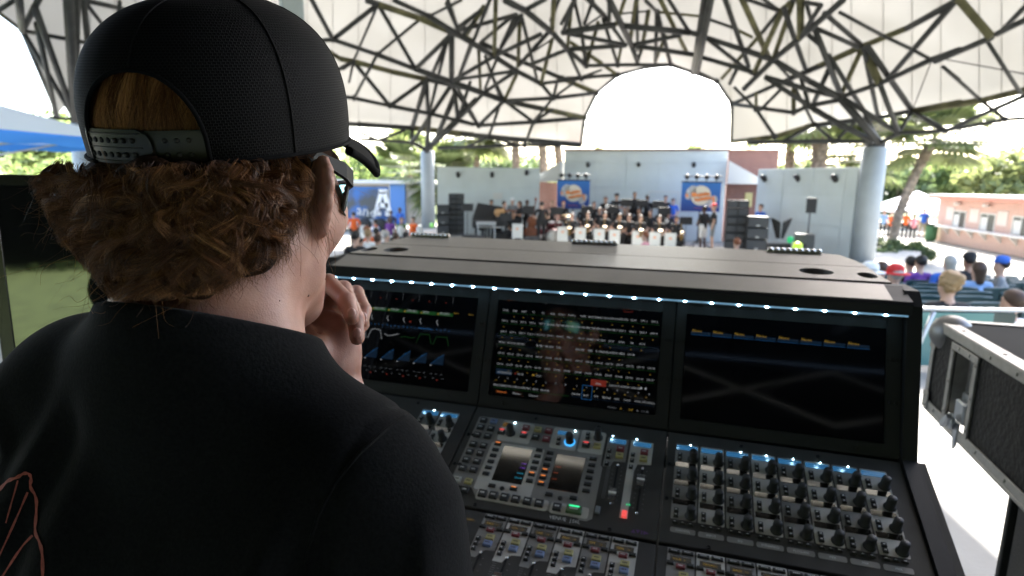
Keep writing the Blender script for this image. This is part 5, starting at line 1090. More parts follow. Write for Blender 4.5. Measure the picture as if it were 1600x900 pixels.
for px, py, d, lab, kw in ((912, 322, 26.8, 'seated player in black just right of the left banner', dict(skin='tan')), (938, 326, 26.3, 'seated player in black behind the second saxophonist', dict(hair='brown')), (1034, 327, 26.0, 'seated player in black left of the silver trombone', dict()), (1047, 331, 25.8, 'seated player in black below the boy in blue', dict(hair='brown')),
    (858, 327, 26.6, 'seated player in black between the conductor and the drums', dict()), (778, 330, 26.8, 'seated player in black left of the guitarist', dict(hair='brown')), (803, 332, 26.0, 'seated player in black in front of the woman in black', dict(skin='tan')), (985, 338, 24.9, 'seated saxophonist behind the middle console hinge', dict(hair='brown')), (752, 330, 27.4, 'seated player in black left of the pianist', dict(skin='dark'))):
    musician(lab, px, py, d, pose='sit', arms='low', **kw)
for px, py, d, lab in ((918, 334, 26, 'black music desk right of the left banner'), (958, 334, 25.8, 'black music desk behind the third saxophonist'), (1040, 336, 25.2, 'black music desk below the trumpeter'), (870, 336, 25.2, 'black music desk in front of the drum kit'), (1075, 352, 24.4, 'black music desk below the right banner')):
    pole_stand(px, py, d, lab)
musician('man in black T-shirt and white shorts at the right of the band, seen from behind', 1103, 329, 23.8, face=.5, short=True, legs='white', skin='dark', hair='dark', build=1.12, arms='low', group='people standing at the right of the band')
musician('tall man in a red cap, black shirt and grey shorts beside the right line array', 1118, 321, 23.4, face=1.2, short=True, legs='grey', hair='grey', hat=('cap', 'red'), build=1.08, arms='down', group='people standing at the right of the band')
musician('man in a blue shirt half hidden behind the square bass loudspeakers', 1191, 321, 24.0, shirt='blue', face=PI/2+.6)
# ------------------------------------------------------------------ seats, audience, tents, concession stand, trailer
M_seat = mat('dark_teal_plastic', (.018, .050, .052), .38); M_seatf = mat('seat_frame_steel', (.05, .055, .06), .5, .5)
s0 = thing('stadium_seat', 'x', 'seat'); m = MB()
m.grid([[((u-.5)*.50, .02+.05*(2*u-1)**2*-1-.07*v, .42+.42*v) for u in np.linspace(0, 1, 6)] for v in np.linspace(0, 1, 4)]); m.grid([[((u-.5)*.50, -.015+.05*(2*u-1)**2*-1-.07*v, .42+.42*v) for u in np.linspace(0, 1, 6)] for v in np.linspace(0, 1, 4)]); m.tube([(-.25, -.1, .84), (-.12, -.05, .845), (.12, -.05, .845), (.25, -.1, .84)], .022, 6); m.build('backrest', M_seat, s0)
m = MB(); m.box((-.23, .02, .40), (.23, .42, .44), 0, .015); m.build('seat_pan', M_seat, s0)
m = MB(); m.box((-.25, -.02, 0), (-.21, .3, .46)); m.box((.21, -.02, 0), (.25, .3, .46)); m.build('frame', M_seatf, s0)
first = True; seatpos = []
RW = -.16
for r in range(10):
    D = 5.75+.88*r
    for c in range(46):
        x = -7.2+.56*c+ (.1 if r % 2 else 0); y = D+(-x+3.5)*.10
        if y < 5.5: continue
        px = 800+FPX*x/y; ok = (1372 < px < 1640)
        if ok: seatpos.append((x, y, r, c))
for r in range(4):
    D = 11.5+1.0*r
    for c in range(7):
        x = -3.9+.56*c; y = D+(-x)*.1; px = 800+FPX*x/y
        if 525 < px < 655: seatpos.append((x, y, 20+r, c))
ORD = ['first', 'second', 'third', 'fourth', 'fifth', 'sixth', 'seventh', 'eighth', 'ninth', 'tenth', 'eleventh', 'twelfth', 'thirteenth', 'fourteenth', 'fifteenth', 'sixteenth']
def seat_label(r, c):
    cs = sorted(q[3] for q in seatpos if q[2] == r); k = cs.index(c); rr_ = r if r < 20 else r-20
    return 'dark teal seat in the %s row %s, %s from the left' % (ORD[rr_], 'right of the console' if r < 20 else 'below the trailer', ORD[k])
for i, (x, y, r, c) in enumerate(seatpos):
    side = 'right of the console' if r < 20 else 'left of the console, below the trailer'
    loc = (x, y, tier(y)); lab = seat_label(r, c)
    if i == 0: s0.location = loc; s0.rotation_euler = (0, 0, .0); s0['label'] = lab; s0['group'] = 'teal seats '+side
    else: dup(s0, loc, 0., lab, 'teal seats '+side)
def seated(label, px, pyhead, d, **k):
    zt = at(px, pyhead, d).z; p = pt(px, d, 0); zb = min(zt-1.31, 9); k.setdefault('face', -.1); k.setdefault('group', 'people sitting in the audience')
    return bg_person(label, (p.x, p.y, zb), pose='sit', legs=k.pop('legs', 'denim'), **k)
seated('woman in black with blonde hair twisted up in a bun, in the near seats', 1505, 437, 5.7, hair='blond', bun=True, skin='light', vx=.018)
seated('person in a floppy red hat and white shirt in the seats', 1416, 426, 8.0, hat=('brim', 'red'), shirt='white', hair='grey', vx=.02)
seated('person in a cream sun hat at the edge of the console', 1374, 423, 7.6, hat=('brim', 'white'), shirt='white', hair='grey', vx=.02)
seated('dark-haired person right of the cream sun hat', 1392, 418, 8.8, hair='brown', shirt='grey')
seated('person with dark hair sitting below the planted bed, left of a pair', 1438, 408, 10.8, hair='dark', shirt='black')
seated('person in violet with dark hair, right of a pair below the planted bed', 1454, 407, 10.6, hair='dark', shirt='violet')
seated('grey-haired person in a bright blue shirt sitting below the concession path', 1500, 407, 10.2, hair='grey', shirt='blue', build=1.25, longhair=True)
seated('person in a dark cap and black shirt right of the grey-haired person in blue', 1531, 404, 10.4, hat=('cap', 'black'), shirt='black', skin='tan')
seated('long-haired person in light blue in front of the man with the dark cap', 1548, 418, 9.2, hair='brown', longhair=True, shirt='lightblue')
seated('person in a blue cap and grey shirt turned sideways at the right edge', 1584, 411, 9.4, hat=('cap', 'blue'), shirt='grey', skin='light', face=.9, arms='low')
seated('person at the right edge of the near row showing a white sleeve', 1612, 468, 5.9, hair='brown', shirt='white', face=.3, vx=.02)
seated('small child whose head shows over the console in front of the bass loudspeakers', 1158, 377, 15.5, hair='red', shirt='white')
seated('child with a pink cheek in front of the white music stands, seen over the console', 1012, 366, 17, hair='red', shirt='pink', face=1.)
# left audience
for px, py, d, lab, kw in ((553, 366, 11.8, 'dark-haired person in black low beside the jaw of the man', dict(hair='dark')), (560, 372, 13.2, 'white-capped person low in the left seats', dict(hat=('cap', 'white'), shirt='grey')), (573, 363, 14.5, 'fair person in the left seats above the console corner', dict(hair='blond', shirt='white')),
    (588, 371, 13.5, 'brown-haired person near the left corner of the console', dict(hair='brown', shirt='brown')), (571, 357, 17, 'person in an orange shirt bending over in the left rows', dict(hair='red', shirt='orange')), (602, 365, 16, 'grey-haired person in light grey in the left rows', dict(hair='grey', shirt='grey')), (617, 368, 16.5, 'person in violet in the left rows', dict(hair='brown', shirt='violet')), (633, 366, 17.2, 'person in dark clothes at the end of the left rows', dict(hair='dark', shirt='navy')), (586, 360, 18, 'person in a white shirt in the upper left rows', dict(hair='dark', shirt='white'))):
    seated(lab, px, py, d, **kw)
def stander(label, px, pyh, pyf, d, **k):
    p = pt(px, d, 0); zt = at(px, pyh, d).z; k.setdefault('group', 'people standing beyond the seats'); h = k.pop('h', 1.72)
    return bg_person(label, (p.x, p.y, zt-h), h=h, **k)
for px, py, d, lab, kw in ((551, 333, 27, 'man in an orange shirt with hands on hips below the trailer', dict(shirt='orange', legs='black', face=.4, arms='low', build=1.15)), (585, 345, 27, 'person in blue left of the drinks table', dict(shirt='blue', face=1.)), (608, 341, 28, 'person in violet behind the drinks table', dict(shirt='violet', skin='dark', face=3.)), (626, 342, 28, 'person in pale green at the right of the drinks table', dict(shirt='green', hair='blond', face=3.4)), (645, 341, 27, 'person in an orange-red shirt by the left column', dict(shirt='orange', face=2.5, build=1.1)),
    (610, 331, 33, 'dark figure under the big white letter of the trailer', dict(shirt='navy', skin='dark', face=3.)), (624, 326, 33, 'tall figure in blue against the blue trailer panel', dict(shirt='blue', legs='blue', skin='dark', face=3.))):
    stander(lab, px, py, 0, d, **kw)
tb = thing('drinks_table', 'long table with white jugs below the trailer on the left', 'table', pt(612, 26, -1.7), .1)
m = MB(); m.box((-1.7, -.35, .70), (1.7, .35, .74), 0, .01); m.build('top', M_dark2, tb)
for a in (-1.5, 1.5):
    for b in (-.3, .3): m = MB(); m.tube([(a, b, 0), (a, b, .7)], .02, 6); m.build('leg', M_dark2, tb)
for i, (x, lab) in enumerate(((-1.3, 'white plastic jug at the left end of the drinks table'), (-.75, 'clear water jar with an orange lid on the drinks table'), (.35, 'white plastic jug in the middle of the drinks table'), (1.2, 'white plastic jug at the right end of the drinks table'))):
    b0 = pt(612, 26, -1.7)+Vector((x, .03, .742)); o_ = thing('jug', lab, 'jug', b0, 0, 'jugs on the drinks table'); m = MB(); m.lathe([(.14, 0), (.15, .02), (.15, .36), (.09, .42)], 14); m.build('body', M_whitep, o_); m = MB(); m.lathe([(.095, .42), (.095, .47)], 14); m.build('lid', CLO['orange'] if i == 1 else M_whitep, o_)
for i, (px, d, lab) in enumerate(((560, 22, 'white folding chair nearest the jaw of the man'), (580, 21.5, 'white folding chair second from the left below the drinks table'), (599, 21, 'white folding chair below the clear water jar'), (620, 21, 'white folding chair below the person in pale green'), (637, 22, 'white folding chair at the right end of its row'), (655, 24, 'white folding chair at the foot of the left column'))):
    o_ = thing('folding_chair', lab, 'chair', pt(px, d, -1.7), .1*i, 'white folding chairs left of the stage'); m = MB(); m.box((-.22, -.2, .43), (.22, .2, .46), 0, .01); m.build('seat', M_whitep, o_); m = MB(); m.box((-.22, -.24, .55), (.22, -.21, .86), 0, .01); m.build('backrest', M_whitep, o_)
    for a in (-.2, .2): m = MB(); m.tube([(a, -.24, .86), (a, .2, 0)], .014, 5); m.build('leg', M_whitep, o_); m = MB(); m.tube([(a, .18, .43), (a, -.24, 0)], .014, 5); m.build('leg', M_whitep, o_)
# trailer with a big screen
tr = thing('video_trailer', 'white roofed trailer with a blue picture screen and a big white letter', 'trailer', pt(540, 37, -1.7), 0)
zt = at(600, 287, 37).z+1.7; W_ = (664-500)*37/FPX; xo = -(540-500)*37/FPX; X = lambda px: (px-540)*37/FPX
M_scr = bpy.data.materials.new('trailer_picture'); M_scr.use_nodes = True; n = M_scr.node_tree; b = n.nodes['Principled BSDF']; tc = n.nodes.new('ShaderNodeTexCoord'); no = n.nodes.new('ShaderNodeTexNoise'); no.inputs['Scale'].default_value = .9; rp = n.nodes.new('ShaderNodeValToRGB'); rp.color_ramp.elements[0].position = .42; rp.color_ramp.elements[1].position = .6; rp.color_ramp.elements[0].color = (.06, .07, .08, 1); rp.color_ramp.elements[1].color = (.03, .13, .40, 1); n.links.new(tc.outputs['Object'], no.inputs[0]); n.links.new(no.outputs[0], rp.inputs[0]); n.links.new(rp.outputs[0], b.inputs['Base Color']); b.inputs['Roughness'].default_value = .4
z_ = lambda py: at(600, py, 37).z+1.7
m = MB(); m.box((xo, .1, .5), (X(664), 2.6, zt)); m.build('body', mat('cream_trailer_wall', (.40, .36, .32), .6, var=.1, vs=1), tr)
m = MB(); m.box((xo-.1, -.3, zt+.001), (X(668), 2.8, zt+.22)); m.build('roof', M_whitep, tr)
m = MB(); m.box((xo, .02, z_(343)), (X(608), .095, z_(292)), 0, .01); m.build('picture_screen', M_scr, tr)
m = MB(); m.box((X(609.5), -.02, z_(350)), (X(633), .097, zt-.02)); m.build('blue_panel', mat('sky_blue_panel', (.10, .25, .60), .5), tr)
m = MB(); m.box((X(607.9), -.05, z_(350)), (X(609.4), .09, zt-.02)); m.build('pillar', M_whitep, tr)
m = MB(); m.box((xo, -.1, .3), (X(608), .09, .75), 0, .02); m.build('skirt', M_whitep, tr)
for k in range(2): m = MB(); m.lathe([(.42, 0), (.42, .25), (.2, .26)], 18, 0, frame((X(570)+1.0*k, -.2, .42), (1, 0, 0), (0, 0, 1))); m.build('wheel', M_dark, tr)
# letter A in block outline, and script
def bar(m, a, b, w_, y0, y1):
    (x0, z0), (x1, z1) = a, b; L = math.hypot(x1-x0, z1-z0); nx, nz = -(z1-z0)/L*w_/2, (x1-x0)/L*w_/2
    m.prism([(x0+nx, z0+nz), (x0-nx, z0-nz), (x1-nx, z1-nz), (x1+nx, z1+nz)], y0, y1, 0, frame((0, 0, 0), (1, 0, 0), (0, 0, 1)))
m = MB(); q = [(585, 335), (594, 302), (603, 302), (611, 335)]
for a, b, w_ in (((587, 332), (596, 300), .26), ((600.5, 300), (608, 332), .30), ((592, 299), (605.5, 299), .26), ((591, 321), (606, 321), .30), ((583, 334), (594.5, 334), .26), ((601.5, 334), (611, 334), .26)):
    bar(m, (X(a[0]), z_(a[1])), (X(b[0]), z_(b[1])), w_, .0, .06)
m.build('big_letter', mat('white_sign_letters', (.8, .8, .8), .5), tr)
cu = text_mesh('script_lettering', [('and', X(556), 0, .92, 0, 'LEFT')], [M_whitep], tr); cu.matrix_local = Matrix.Translation((0, -.0, z_(331)-.1)) @ Matrix.Rotation(PI/2, 4, 'X') @ Matrix(((1, .3, 0, 0), (0, 1, 0, 0), (0, 0, 1, 0), (0, 0, 0, 1)))
# concession stand
c0, c1 = pt(1470, 36, -1.7), pt(1700, 24, -1.7); T, L, a = wallT(c0, c1); cs = thing('concession_stand', 'salmon brick concession stand with a white counter and serving windows', 'building', c0, a)
M_bk2 = M_brick.copy(); M_bk2.name = 'salmon_brick'; bt2 = [q for q in M_bk2.node_tree.nodes if q.type == 'TEX_BRICK'][0]; bt2.inputs['Color1'].default_value = (.60, .40, .34, 1); bt2.inputs['Color2'].default_value = (.55, .35, .30, 1); bt2.inputs['Mortar'].default_value = (.5, .38, .32, 1)
H = 2.55; m = MB(); m.box((0, 0, 0), (L, 4, H)); m.build('brick_wall', M_bk2, cs)
m = MB(); m.box((-.3, -.55, H+.001), (L+.3, 4.4, H+.17)); m.build('fascia', mat('orange_red_fascia', (.55, .20, .14), .6), cs)
m = MB(); m.box((-.32, -.5, H+.171), (L+.3, 4.5, H+.26)); m.build('roof', M_whitep, cs)
m = MB(); m.box((.9, -.5, .92), (L, -.003, .99), 0, .01); ct = m.build('counter', M_whitep, cs)
for k in range(9): m = MB(); m.prism([(0, 0), (-.42, 0), (0, -.42)], -.04, .04, 0, frame((1.6+1.35*k, -.004, .918), (0, 1, 0), (0, 0, 1))); m.build('bracket', M_whitep, ct)
for x in (2.0, 4.9, 7.8, 10.6):
    m = MB(); m.box((x, -.012, 1.0), (x+1.3, .004, 1.85)); wn = m.build('serving_window', mat('window_dark', (.04, .045, .045), .3), cs)
    m = MB(); m.box((x-.07, -.03, 1.0), (x, -.001, 1.92)); m.box((x+1.3, -.03, 1.0), (x+1.37, -.001, 1.92)); m.box((x, -.03, 1.85), (x+1.3, -.001, 1.92)); m.box((x+.62, -.03, 1.0), (x+.68, -.013, 1.85)); m.build('frame', M_whitep, wn)
    m = MB(); m.box((x+.05, -.018, 1.02), (x+.6, -.0135, 1.7)); m.build('menu_sheet', M_whitep, wn)
for x in (1.1, 3.75, 6.4, 9.3): m = MB(); m.box((x, -.03, 1.35), (x+.9, -.002, 2.1), 0, .01); m.build('menu_board', mat('pale_menu_board', (.6, .52, .48), .6), cs)
for x in (2.6, 5.6): m = MB(); m.lathe([(.13, .12), (.17, -.04), (.14, -.06)], 12, 0, Matrix.Translation((x, -.2, 2.3))); m.build('wall_lamp', M_whitep, cs)
stander('man in a black shirt and white shorts ordering at the concession counter', 1555, 337, 0, 33.5, shirt='black', legs='white', short=True, face=-.4, arms='hold', hat=('cap', 'grey'), build=1.15)
# white canopy tent
def tent(name, label, px, d, pyeave, pypeak, half, mt, mt2, rz=0., val=.28, zg=-1.7):
    e = at(px, pyeave, d); zp = at(px, pypeak, d).z-zg; ze = e.z-zg; o = thing(name, label, 'tent', (e.x, e.y, zg), rz); h = half
    co = [(-h, -h), (h, -h), (h, h), (-h, h)]
    for i in range(4):
        (x0, y0), (x1, y1) = co[i], co[(i+1) % 4]; P = []
        for v in np.linspace(0, 1, 6):
            row = []
            for u in np.linspace(0, 1, 7):
                x, y = x0+(x1-x0)*u, y0+(y1-y0)*u; row.append((x*(1-v), y*(1-v), ze+(zp-ze)*v**1.15-.10*math.sin(PI*u)*(1-v)*math.sin(PI*min(1, v*2+.2)) ))
            P.append(row)
        m = MB(); m.grid(P); m.build('roof_panel', mt, o)
        P = [[(x0+(x1-x0)*u, y0+(y1-y0)*u, ze-val*v+.02*math.sin(u*21)*v) for u in np.linspace(0, 1, 15)] for v in (0, .5, 1)]; m = MB(); m.grid(P); m.build('valance', mt2, o)
    for x, y in co: m = MB(); m.tube([(x*.985, y*.985, 0), (x*.985, y*.985, ze)], .03, 8); m.build('pole', M_silver, o)
    for i in range(4):
        (x0, y0), (x1, y1) = co[i], co[(i+1) % 4]; m = MB(); m.tube([(x0*.98, y0*.98, ze-.3), ((x0+x1)*.49, (y0+y1)*.49, ze-.02), (x1*.98, y1*.98, ze-.3)], .018, 6); m.build('brace', M_silver, o)
    return o
def cloth_t(name, c, t):
    m = bpy.data.materials.new(name); m.use_nodes = True; n = m.node_tree; n.nodes.remove(n.nodes['Principled BSDF']); d = n.nodes.new('ShaderNodeBsdfDiffuse'); d.inputs[0].default_value = (*c, 1); q = n.nodes.new('ShaderNodeBsdfTranslucent'); q.inputs[0].default_value = (*[x*t for x in c], 1); a = n.nodes.new('ShaderNodeAddShader'); n.links.new(d.outputs[0], a.inputs[0]); n.links.new(q.outputs[0], a.inputs[1]); n.links.new(a.outputs[0], n.nodes['Material Output'].inputs[0]); return m
M_tw = cloth_t('white_tent_cloth', (.72, .72, .72), .3); M_tb = cloth_t('blue_tent_cloth', (.06, .22, .60), .5); M_tbw = cloth_t('pale_blue_tent_cloth', (.55, .64, .76), .35)
tent('canopy_tent', 'white pop-up canopy tent left of the concession stand', 1430, 41, 325, 298, 2.1, M_tw, M_tw, .3)
tent('canopy_tent', 'blue-edged pop-up tent at the left edge above the monitor', -46, 9.6, 211, 150, 1.78, M_tbw, M_tb, -.12, .17, -.06)
for px, py, d, lab, kw in ((1386, 330, 37, 'person in light blue under the left end of the white tent', dict(shirt='lightblue')), (1398, 332, 37, 'person in orange-red under the white tent', dict(shirt='orange')), (1421, 331, 37, 'person in an orange top right of the palm trunk', dict(shirt='orange', skin='dark')), (1434, 336, 37, 'person in a pink top beside the tent pole', dict(shirt='pink', skin='dark')), (1449, 327, 36, 'man in a blue shirt and pale shorts under the right end of the tent', dict(shirt='blue', legs='khaki', short=True, build=1.1))):
    stander(lab, px, py, 0, d, face=2.8, **kw)
b_ = thing('waste_bin', 'dark green bin at the left corner of the concession stand', 'bin', pt(1464, 35.5, -1.7), 0); m = MB(); m.lathe([(.25, 0), (.3, .1), (.32, .95)], 14); m.build('body', CLO['green'], b_); m = MB(); m.lathe([(.34, .95), (.32, 1.05), (.1, 1.1)], 14); m.build('lid', M_dark, b_)
# planted bed kerb
# ------------------------------------------------------------------ the sound engineer (seen from behind, close to the camera)
class SDF:
    """distance field on a lattice; every shape touches only its own neighbourhood"""
    def __init__(s, lo, hi, vx):
        s.lo = np.array(lo, float); s.vx = vx; s.n = np.ceil((np.array(hi)-s.lo)/vx).astype(int)+1
        s.D = np.full(s.n, .04, np.float32); s.ax = [s.lo[i]+vx*np.arange(s.n[i]) for i in range(3)]
    def win(s, lo, hi):
        i0 = np.clip(np.floor((np.array(lo)-s.lo)/s.vx).astype(int), 0, s.n); i1 = np.clip(np.ceil((np.array(hi)-s.lo)/s.vx).astype(int)+1, 0, s.n)
        sl = tuple(slice(a, b) for a, b in zip(i0, i1)); P = np.stack(np.meshgrid(*[s.ax[i][sl[i]] for i in range(3)], indexing='ij'), -1)
        return sl, P
    def put(s, f, lo, hi, k=.02, sub=False, m=.04):
        sl, P = s.win(np.array(lo)-m, np.array(hi)+m)
        if P.size == 0: return
        d = f(P).astype(np.float32); old = s.D[sl]
        s.D[sl] = smax(old, -d, k) if sub else smin(old, d, k)
    def cone(s, a, b, ra, rb=None, k=.02, sub=False):
        rb = ra if rb is None else rb; a = np.array(a, float); b = np.array(b, float); r = max(ra, rb)
        s.put(lambda P: sd_cone(P, a, b, ra, rb), np.minimum(a, b)-r, np.maximum(a, b)+r, k, sub)
    def ell(s, c, R, rot=None, k=.02, sub=False):
        c = np.array(c, float); r = max(R); s.put(lambda P: sd_ell(P, c, R, rot), c-r, c+r, k, sub)
    def mesh(s): return surface(s.D, s.lo, s.vx)
def yawm(psi): return np.array([[math.cos(psi), math.sin(psi), 0], [-math.sin(psi), math.cos(psi), 0], [0, 0, 1]])   # columns: right, forward, up
HC = np.array((-.231, .498, 1.520)); HR = yawm(math.radians(12))
_pd = math.radians(5); HR = HR @ np.array([[1, 0, 0], [0, math.cos(_pd), math.sin(_pd)], [0, -math.sin(_pd), math.cos(_pd)]])   # head bent a little forward
NB = np.array((-.232, .447, 1.400)); TR = yawm(math.radians(16))
def hw(*p): return HC+HR @ np.array(p, float)
def tw(*p): return NB+TR @ np.array(p, float)
def aw(px, py, d): return np.array(at(px, py, d))
# ---- joints
L_el = tw(-.09, .17, -.30); wrist = aw(534, 626, .630)
R_el = tw(.203, -.005, -.385); R_wr = tw(.03, .17, -.33)
skin = SDF((-.66, .12, .95), (.12, .86, 1.66), .0026)
# head
skin.ell(hw(0, -.008, .002), (.0745, .094, .100), HR, .01)
skin.ell(hw(0, .030, -.055), (.064, .062, .082), HR, .03)
for s_ in (-1, 1):
    skin.cone(hw(s_*.056, .000, -.060), hw(s_*.050, .012, -.098), .018, .016, .025)
    skin.cone(hw(s_*.050, .012, -.098), hw(s_*.020, .070, -.132), .016, .017, .022)
    skin.ell(hw(s_*.048, .048, -.048), (.024, .032, .028), HR, .02)
skin.ell(hw(0, .076, -.132), (.024, .020, .018), HR, .02)
skin.ell(hw(0, .035, -.115), (.040, .045, .028), HR, .03)
skin.ell(hw(0, .083, .005), (.050, .016, .014), HR, .02)
skin.cone(hw(0, .095, -.012), hw(0, .112, -.052), .008, .012, .015)
for s_ in (-1, 1): skin.ell(hw(s_*.011, .104, -.056), (.009, .010, .008), HR, .008); skin.ell(hw(s_*.031, .095, -.022), (.014, .010, .010), HR, .01, True)
skin.ell(hw(0, .094, -.082), (.024, .010, .006), HR, .008); skin.ell(hw(0, .093, -.093), (.022, .010, .007), HR, .008)
# ears: flared plate with a rolled helix and a lobe
for s_ in (-1, 1):
    E0 = np.array((s_*.0735, .002, -.036))
    def ep(p, q):
        p, q = p*.98, q*.84
        return hw(*(E0+np.array((s_*.76*p, -.65*p, 0))+np.array((s_*.06*q, -.12*q, q))))
    hx = [ep(*t) for t in ((.003, .004), (.004, .020), (.010, .032), (.019, .034), (.027, .026), (.030, .012), (.028, -.004), (.022, -.017), (.014, -.027), (.006, -.030), (.002, -.022))]
    for a, b in zip(hx[:-1], hx[1:]): skin.cone(a, b, .0040, .0040, .004)
    skin.cone(ep(.007, .020), ep(.009, -.018), .0050, .0052, .008); skin.cone(ep(.016, .024), ep(.015, -.014), .0042, .0046, .008); skin.cone(ep(.022, .018), ep(.020, -.006), .0036, .0036, .007); skin.ell(ep(.009, -.026), (.006, .006, .008), HR, .008)
# neck, shoulders, arms
skin.cone(hw(0, -.034, -.062), NB+np.array((0, -.002, -.02)), .0550, .0590, .03)
for s_ in (-1, 1): skin.cone(hw(s_*.050, -.020, -.075), tw(s_*.020, .045, -.035), .016, .014, .02); skin.cone(hw(s_*.022, -.058, -.07), tw(s_*.024, -.028, -.02), .020, .020, .025)
skin.cone(hw(-.040, -.030, -.085), tw(-.058, -.018, -.030), .024, .022, .025); skin.cone(hw(.040, -.030, -.085), tw(.052, -.018, -.045), .022, .020, .025)
skin.ell(hw(0, .068, -.165+.02), (.012, .012, .014), HR, .02)
for s_, dz in ((1, -.118), (-1, -.090)):
    skin.cone(tw(0, -.01, -.045), tw(s_*.135, -.01, dz), .050, .040, .04)
skin.ell(tw(0, .01, -.23), (.140, .088, .16), TR, .04); skin.ell(tw(0, .02, -.38), (.13, .085, .16), TR, .04)
skin.cone(tw(.146, -.006, -.150), R_el, .041, .038, .03); skin.cone(R_el, R_wr, .038, .026, .02)
skin.cone(tw(-.160, .01, -.115), L_el, .046, .038, .03); skin.cone(L_el, wrist, .038, .0245, .02)
# right hand closed round the left elbow
rh = R_wr+(L_el-R_wr)*.45
skin.ell(R_wr+TR @ np.array((-.035, .010, 0)), (.044, .024, .034), TR, .02)
for j in range(4):
    b0 = R_wr+TR @ np.array((-.068, .012, .024-.017*j)); b1 = b0+TR @ np.array((-.030, .018, 0)); b2 = b1+TR @ np.array((-.020, -.016, -.002)); b3 = b2+TR @ np.array((-.004, -.022, -.002))
    skin.cone(b0, b1, .0098, .009, .008); skin.cone(b1, b2, .009, .0082, .006); skin.cone(b2, b3, .0082, .0074, .006)
skin.cone(R_wr+TR @ np.array((-.015, .0, .03)), R_wr+TR @ np.array((-.05, -.012, .052)), .012, .010, .012); skin.cone(R_wr+TR @ np.array((-.05, -.012, .052)), R_wr+TR @ np.array((-.075, -.012, .050)), .010, .0085, .006)
# left hand at the chin: palm towards the viewer, fingers bent over
W = wrist
fing = [  # metacarpal head, middle joint, end joint, tip   (photo pixel, distance)
    [(474, 474, .640), (513, 442, .612), (541, 470, .588), (550, 496, .578)],
    [(502, 474, .650), (536, 452, .626), (556, 498, .598), (558, 528, .590)],
    [(524, 482, .655), (556, 458, .642), (568, 484, .624), (566, 503, .614)],
    [(542, 500, .655), (564, 486, .658), (566, 507, .644), (556, 520, .634)]]
rad = [(.0110, .0098, .0094, .0082), (.0112, .0098, .0092, .0082), (.0106, .0090, .0086, .0074), (.0098, .0084, .0078, .0068)]
hand = SDF((-.34, .50, 1.28), (-.08, .74, 1.52), .0015)
for fj, rr in zip(fing, rad):
    J = [aw(*q) for q in fj]
    hand.cone(W+(J[0]-W)*.12, J[0], .0150, .0125, .014)
    for i in range(3): hand.cone(J[i], J[i+1], rr[i]*.93, rr[i+1]*.92, .0012 if i else .004)
    hand.ell(J[1], (rr[1]*1.02,)*3, None, .0015); hand.ell(J[2], (rr[2]*.99,)*3, None, .0015)
hand.ell(aw(514, 535, .630), (.030, .016, .034), None, .012); hand.ell(aw(535, 552, .628), (.018, .016, .030), None, .012)
th = [aw(512, 572, .618), aw(474, 545, .600), aw(456, 505, .600), aw(463, 474, .608)]
for i, (r0, r1) in enumerate(((.0205, .0165), (.0165, .0125), (.0120, .0098))): hand.cone(th[i], th[i+1], r0, r1, .010 if i else .016)
hand.ell(aw(480, 548, .605), (.019, .017, .022), None, .012)
for a, b in (((470, 492, .614), (538, 502, .614)), ((478, 478, .610), (518, 504, .611))): hand.cone(aw(*a), aw(*b), .0032, .0020, .003, True)   # palm creases
hand.cone(aw(492, 500, .604), aw(500, 568, .600), .0036, .0022, .004, True)
hand.cone(W, W+(L_el-W)*.35, .0250, .028, .012)
# merge the finer hand into the body field
sl, P = skin.win(hand.lo+.004, hand.lo+hand.vx*(hand.n-1)-.004)
ii = ((P-hand.lo)/hand.vx); i0 = np.clip(np.floor(ii).astype(int), 0, hand.n-2); fr = np.clip(ii-i0, 0, 1).astype(np.float32); acc = 0
for dx in (0, 1):
    for dy in (0, 1):
        for dz in (0, 1):
            wgt = (fr[..., 0] if dx else 1-fr[..., 0])*(fr[..., 1] if dy else 1-fr[..., 1])*(fr[..., 2] if dz else 1-fr[..., 2]); acc = acc+wgt*hand.D[i0[..., 0]+dx, i0[..., 1]+dy, i0[..., 2]+dz]
skin.D[sl] = smin(skin.D[sl], acc, .0015)
pts, tris, quads = skin.mesh()
M_skin = bpy.data.materials.new('skin'); M_skin.use_nodes = True; n = M_skin.node_tree; b = n.nodes['Principled BSDF']
tc = n.nodes.new('ShaderNodeTexCoord'); n1 = n.nodes.new('ShaderNodeTexNoise'); n1.inputs['Scale'].default_value = 38; n1.inputs['Detail'].default_value = 5; rp = n.nodes.new('ShaderNodeValToRGB')
rp.color_ramp.elements[0].position = .3; rp.color_ramp.elements[0].color = (.33, .155, .112, 1); rp.color_ramp.elements[1].position = .7; rp.color_ramp.elements[1].color = (.47, .265, .20, 1)
n.links.new(tc.outputs['Object'], n1.inputs[0]); n.links.new(n1.outputs['Fac'], rp.inputs[0]); n.links.new(rp.outputs[0], b.inputs['Base Color'])
n2 = n.nodes.new('ShaderNodeTexVoronoi'); n2.inputs['Scale'].default_value = 700; bp = n.nodes.new('ShaderNodeBump'); bp.inputs['Strength'].default_value = .26; bp.inputs['Distance'].default_value = .0006; n.links.new(tc.outputs['Object'], n2.inputs['Vector']); n.links.new(n2.outputs['Distance'], bp.inputs['Height']); n.links.new(bp.outputs[0], b.inputs['Normal'])
b.inputs['Roughness'].default_value = .52; b.inputs['Subsurface Weight'].default_value = .32; b.inputs['Subsurface Radius'].default_value = (.012, .004, .002); b.inputs['Subsurface Scale'].default_value = .5
me = mesh_from('person', pts, tris, quads, [M_skin]); man = link('person', me)
tag(man, 'man in black mesh cap and black T-shirt seen from behind, hand at his chin', 'person')
def toward_cam(p): v = CAM-p; return v/np.linalg.norm(v)
M_nail = mat('fingernail', (.50, .29, .24), .28)
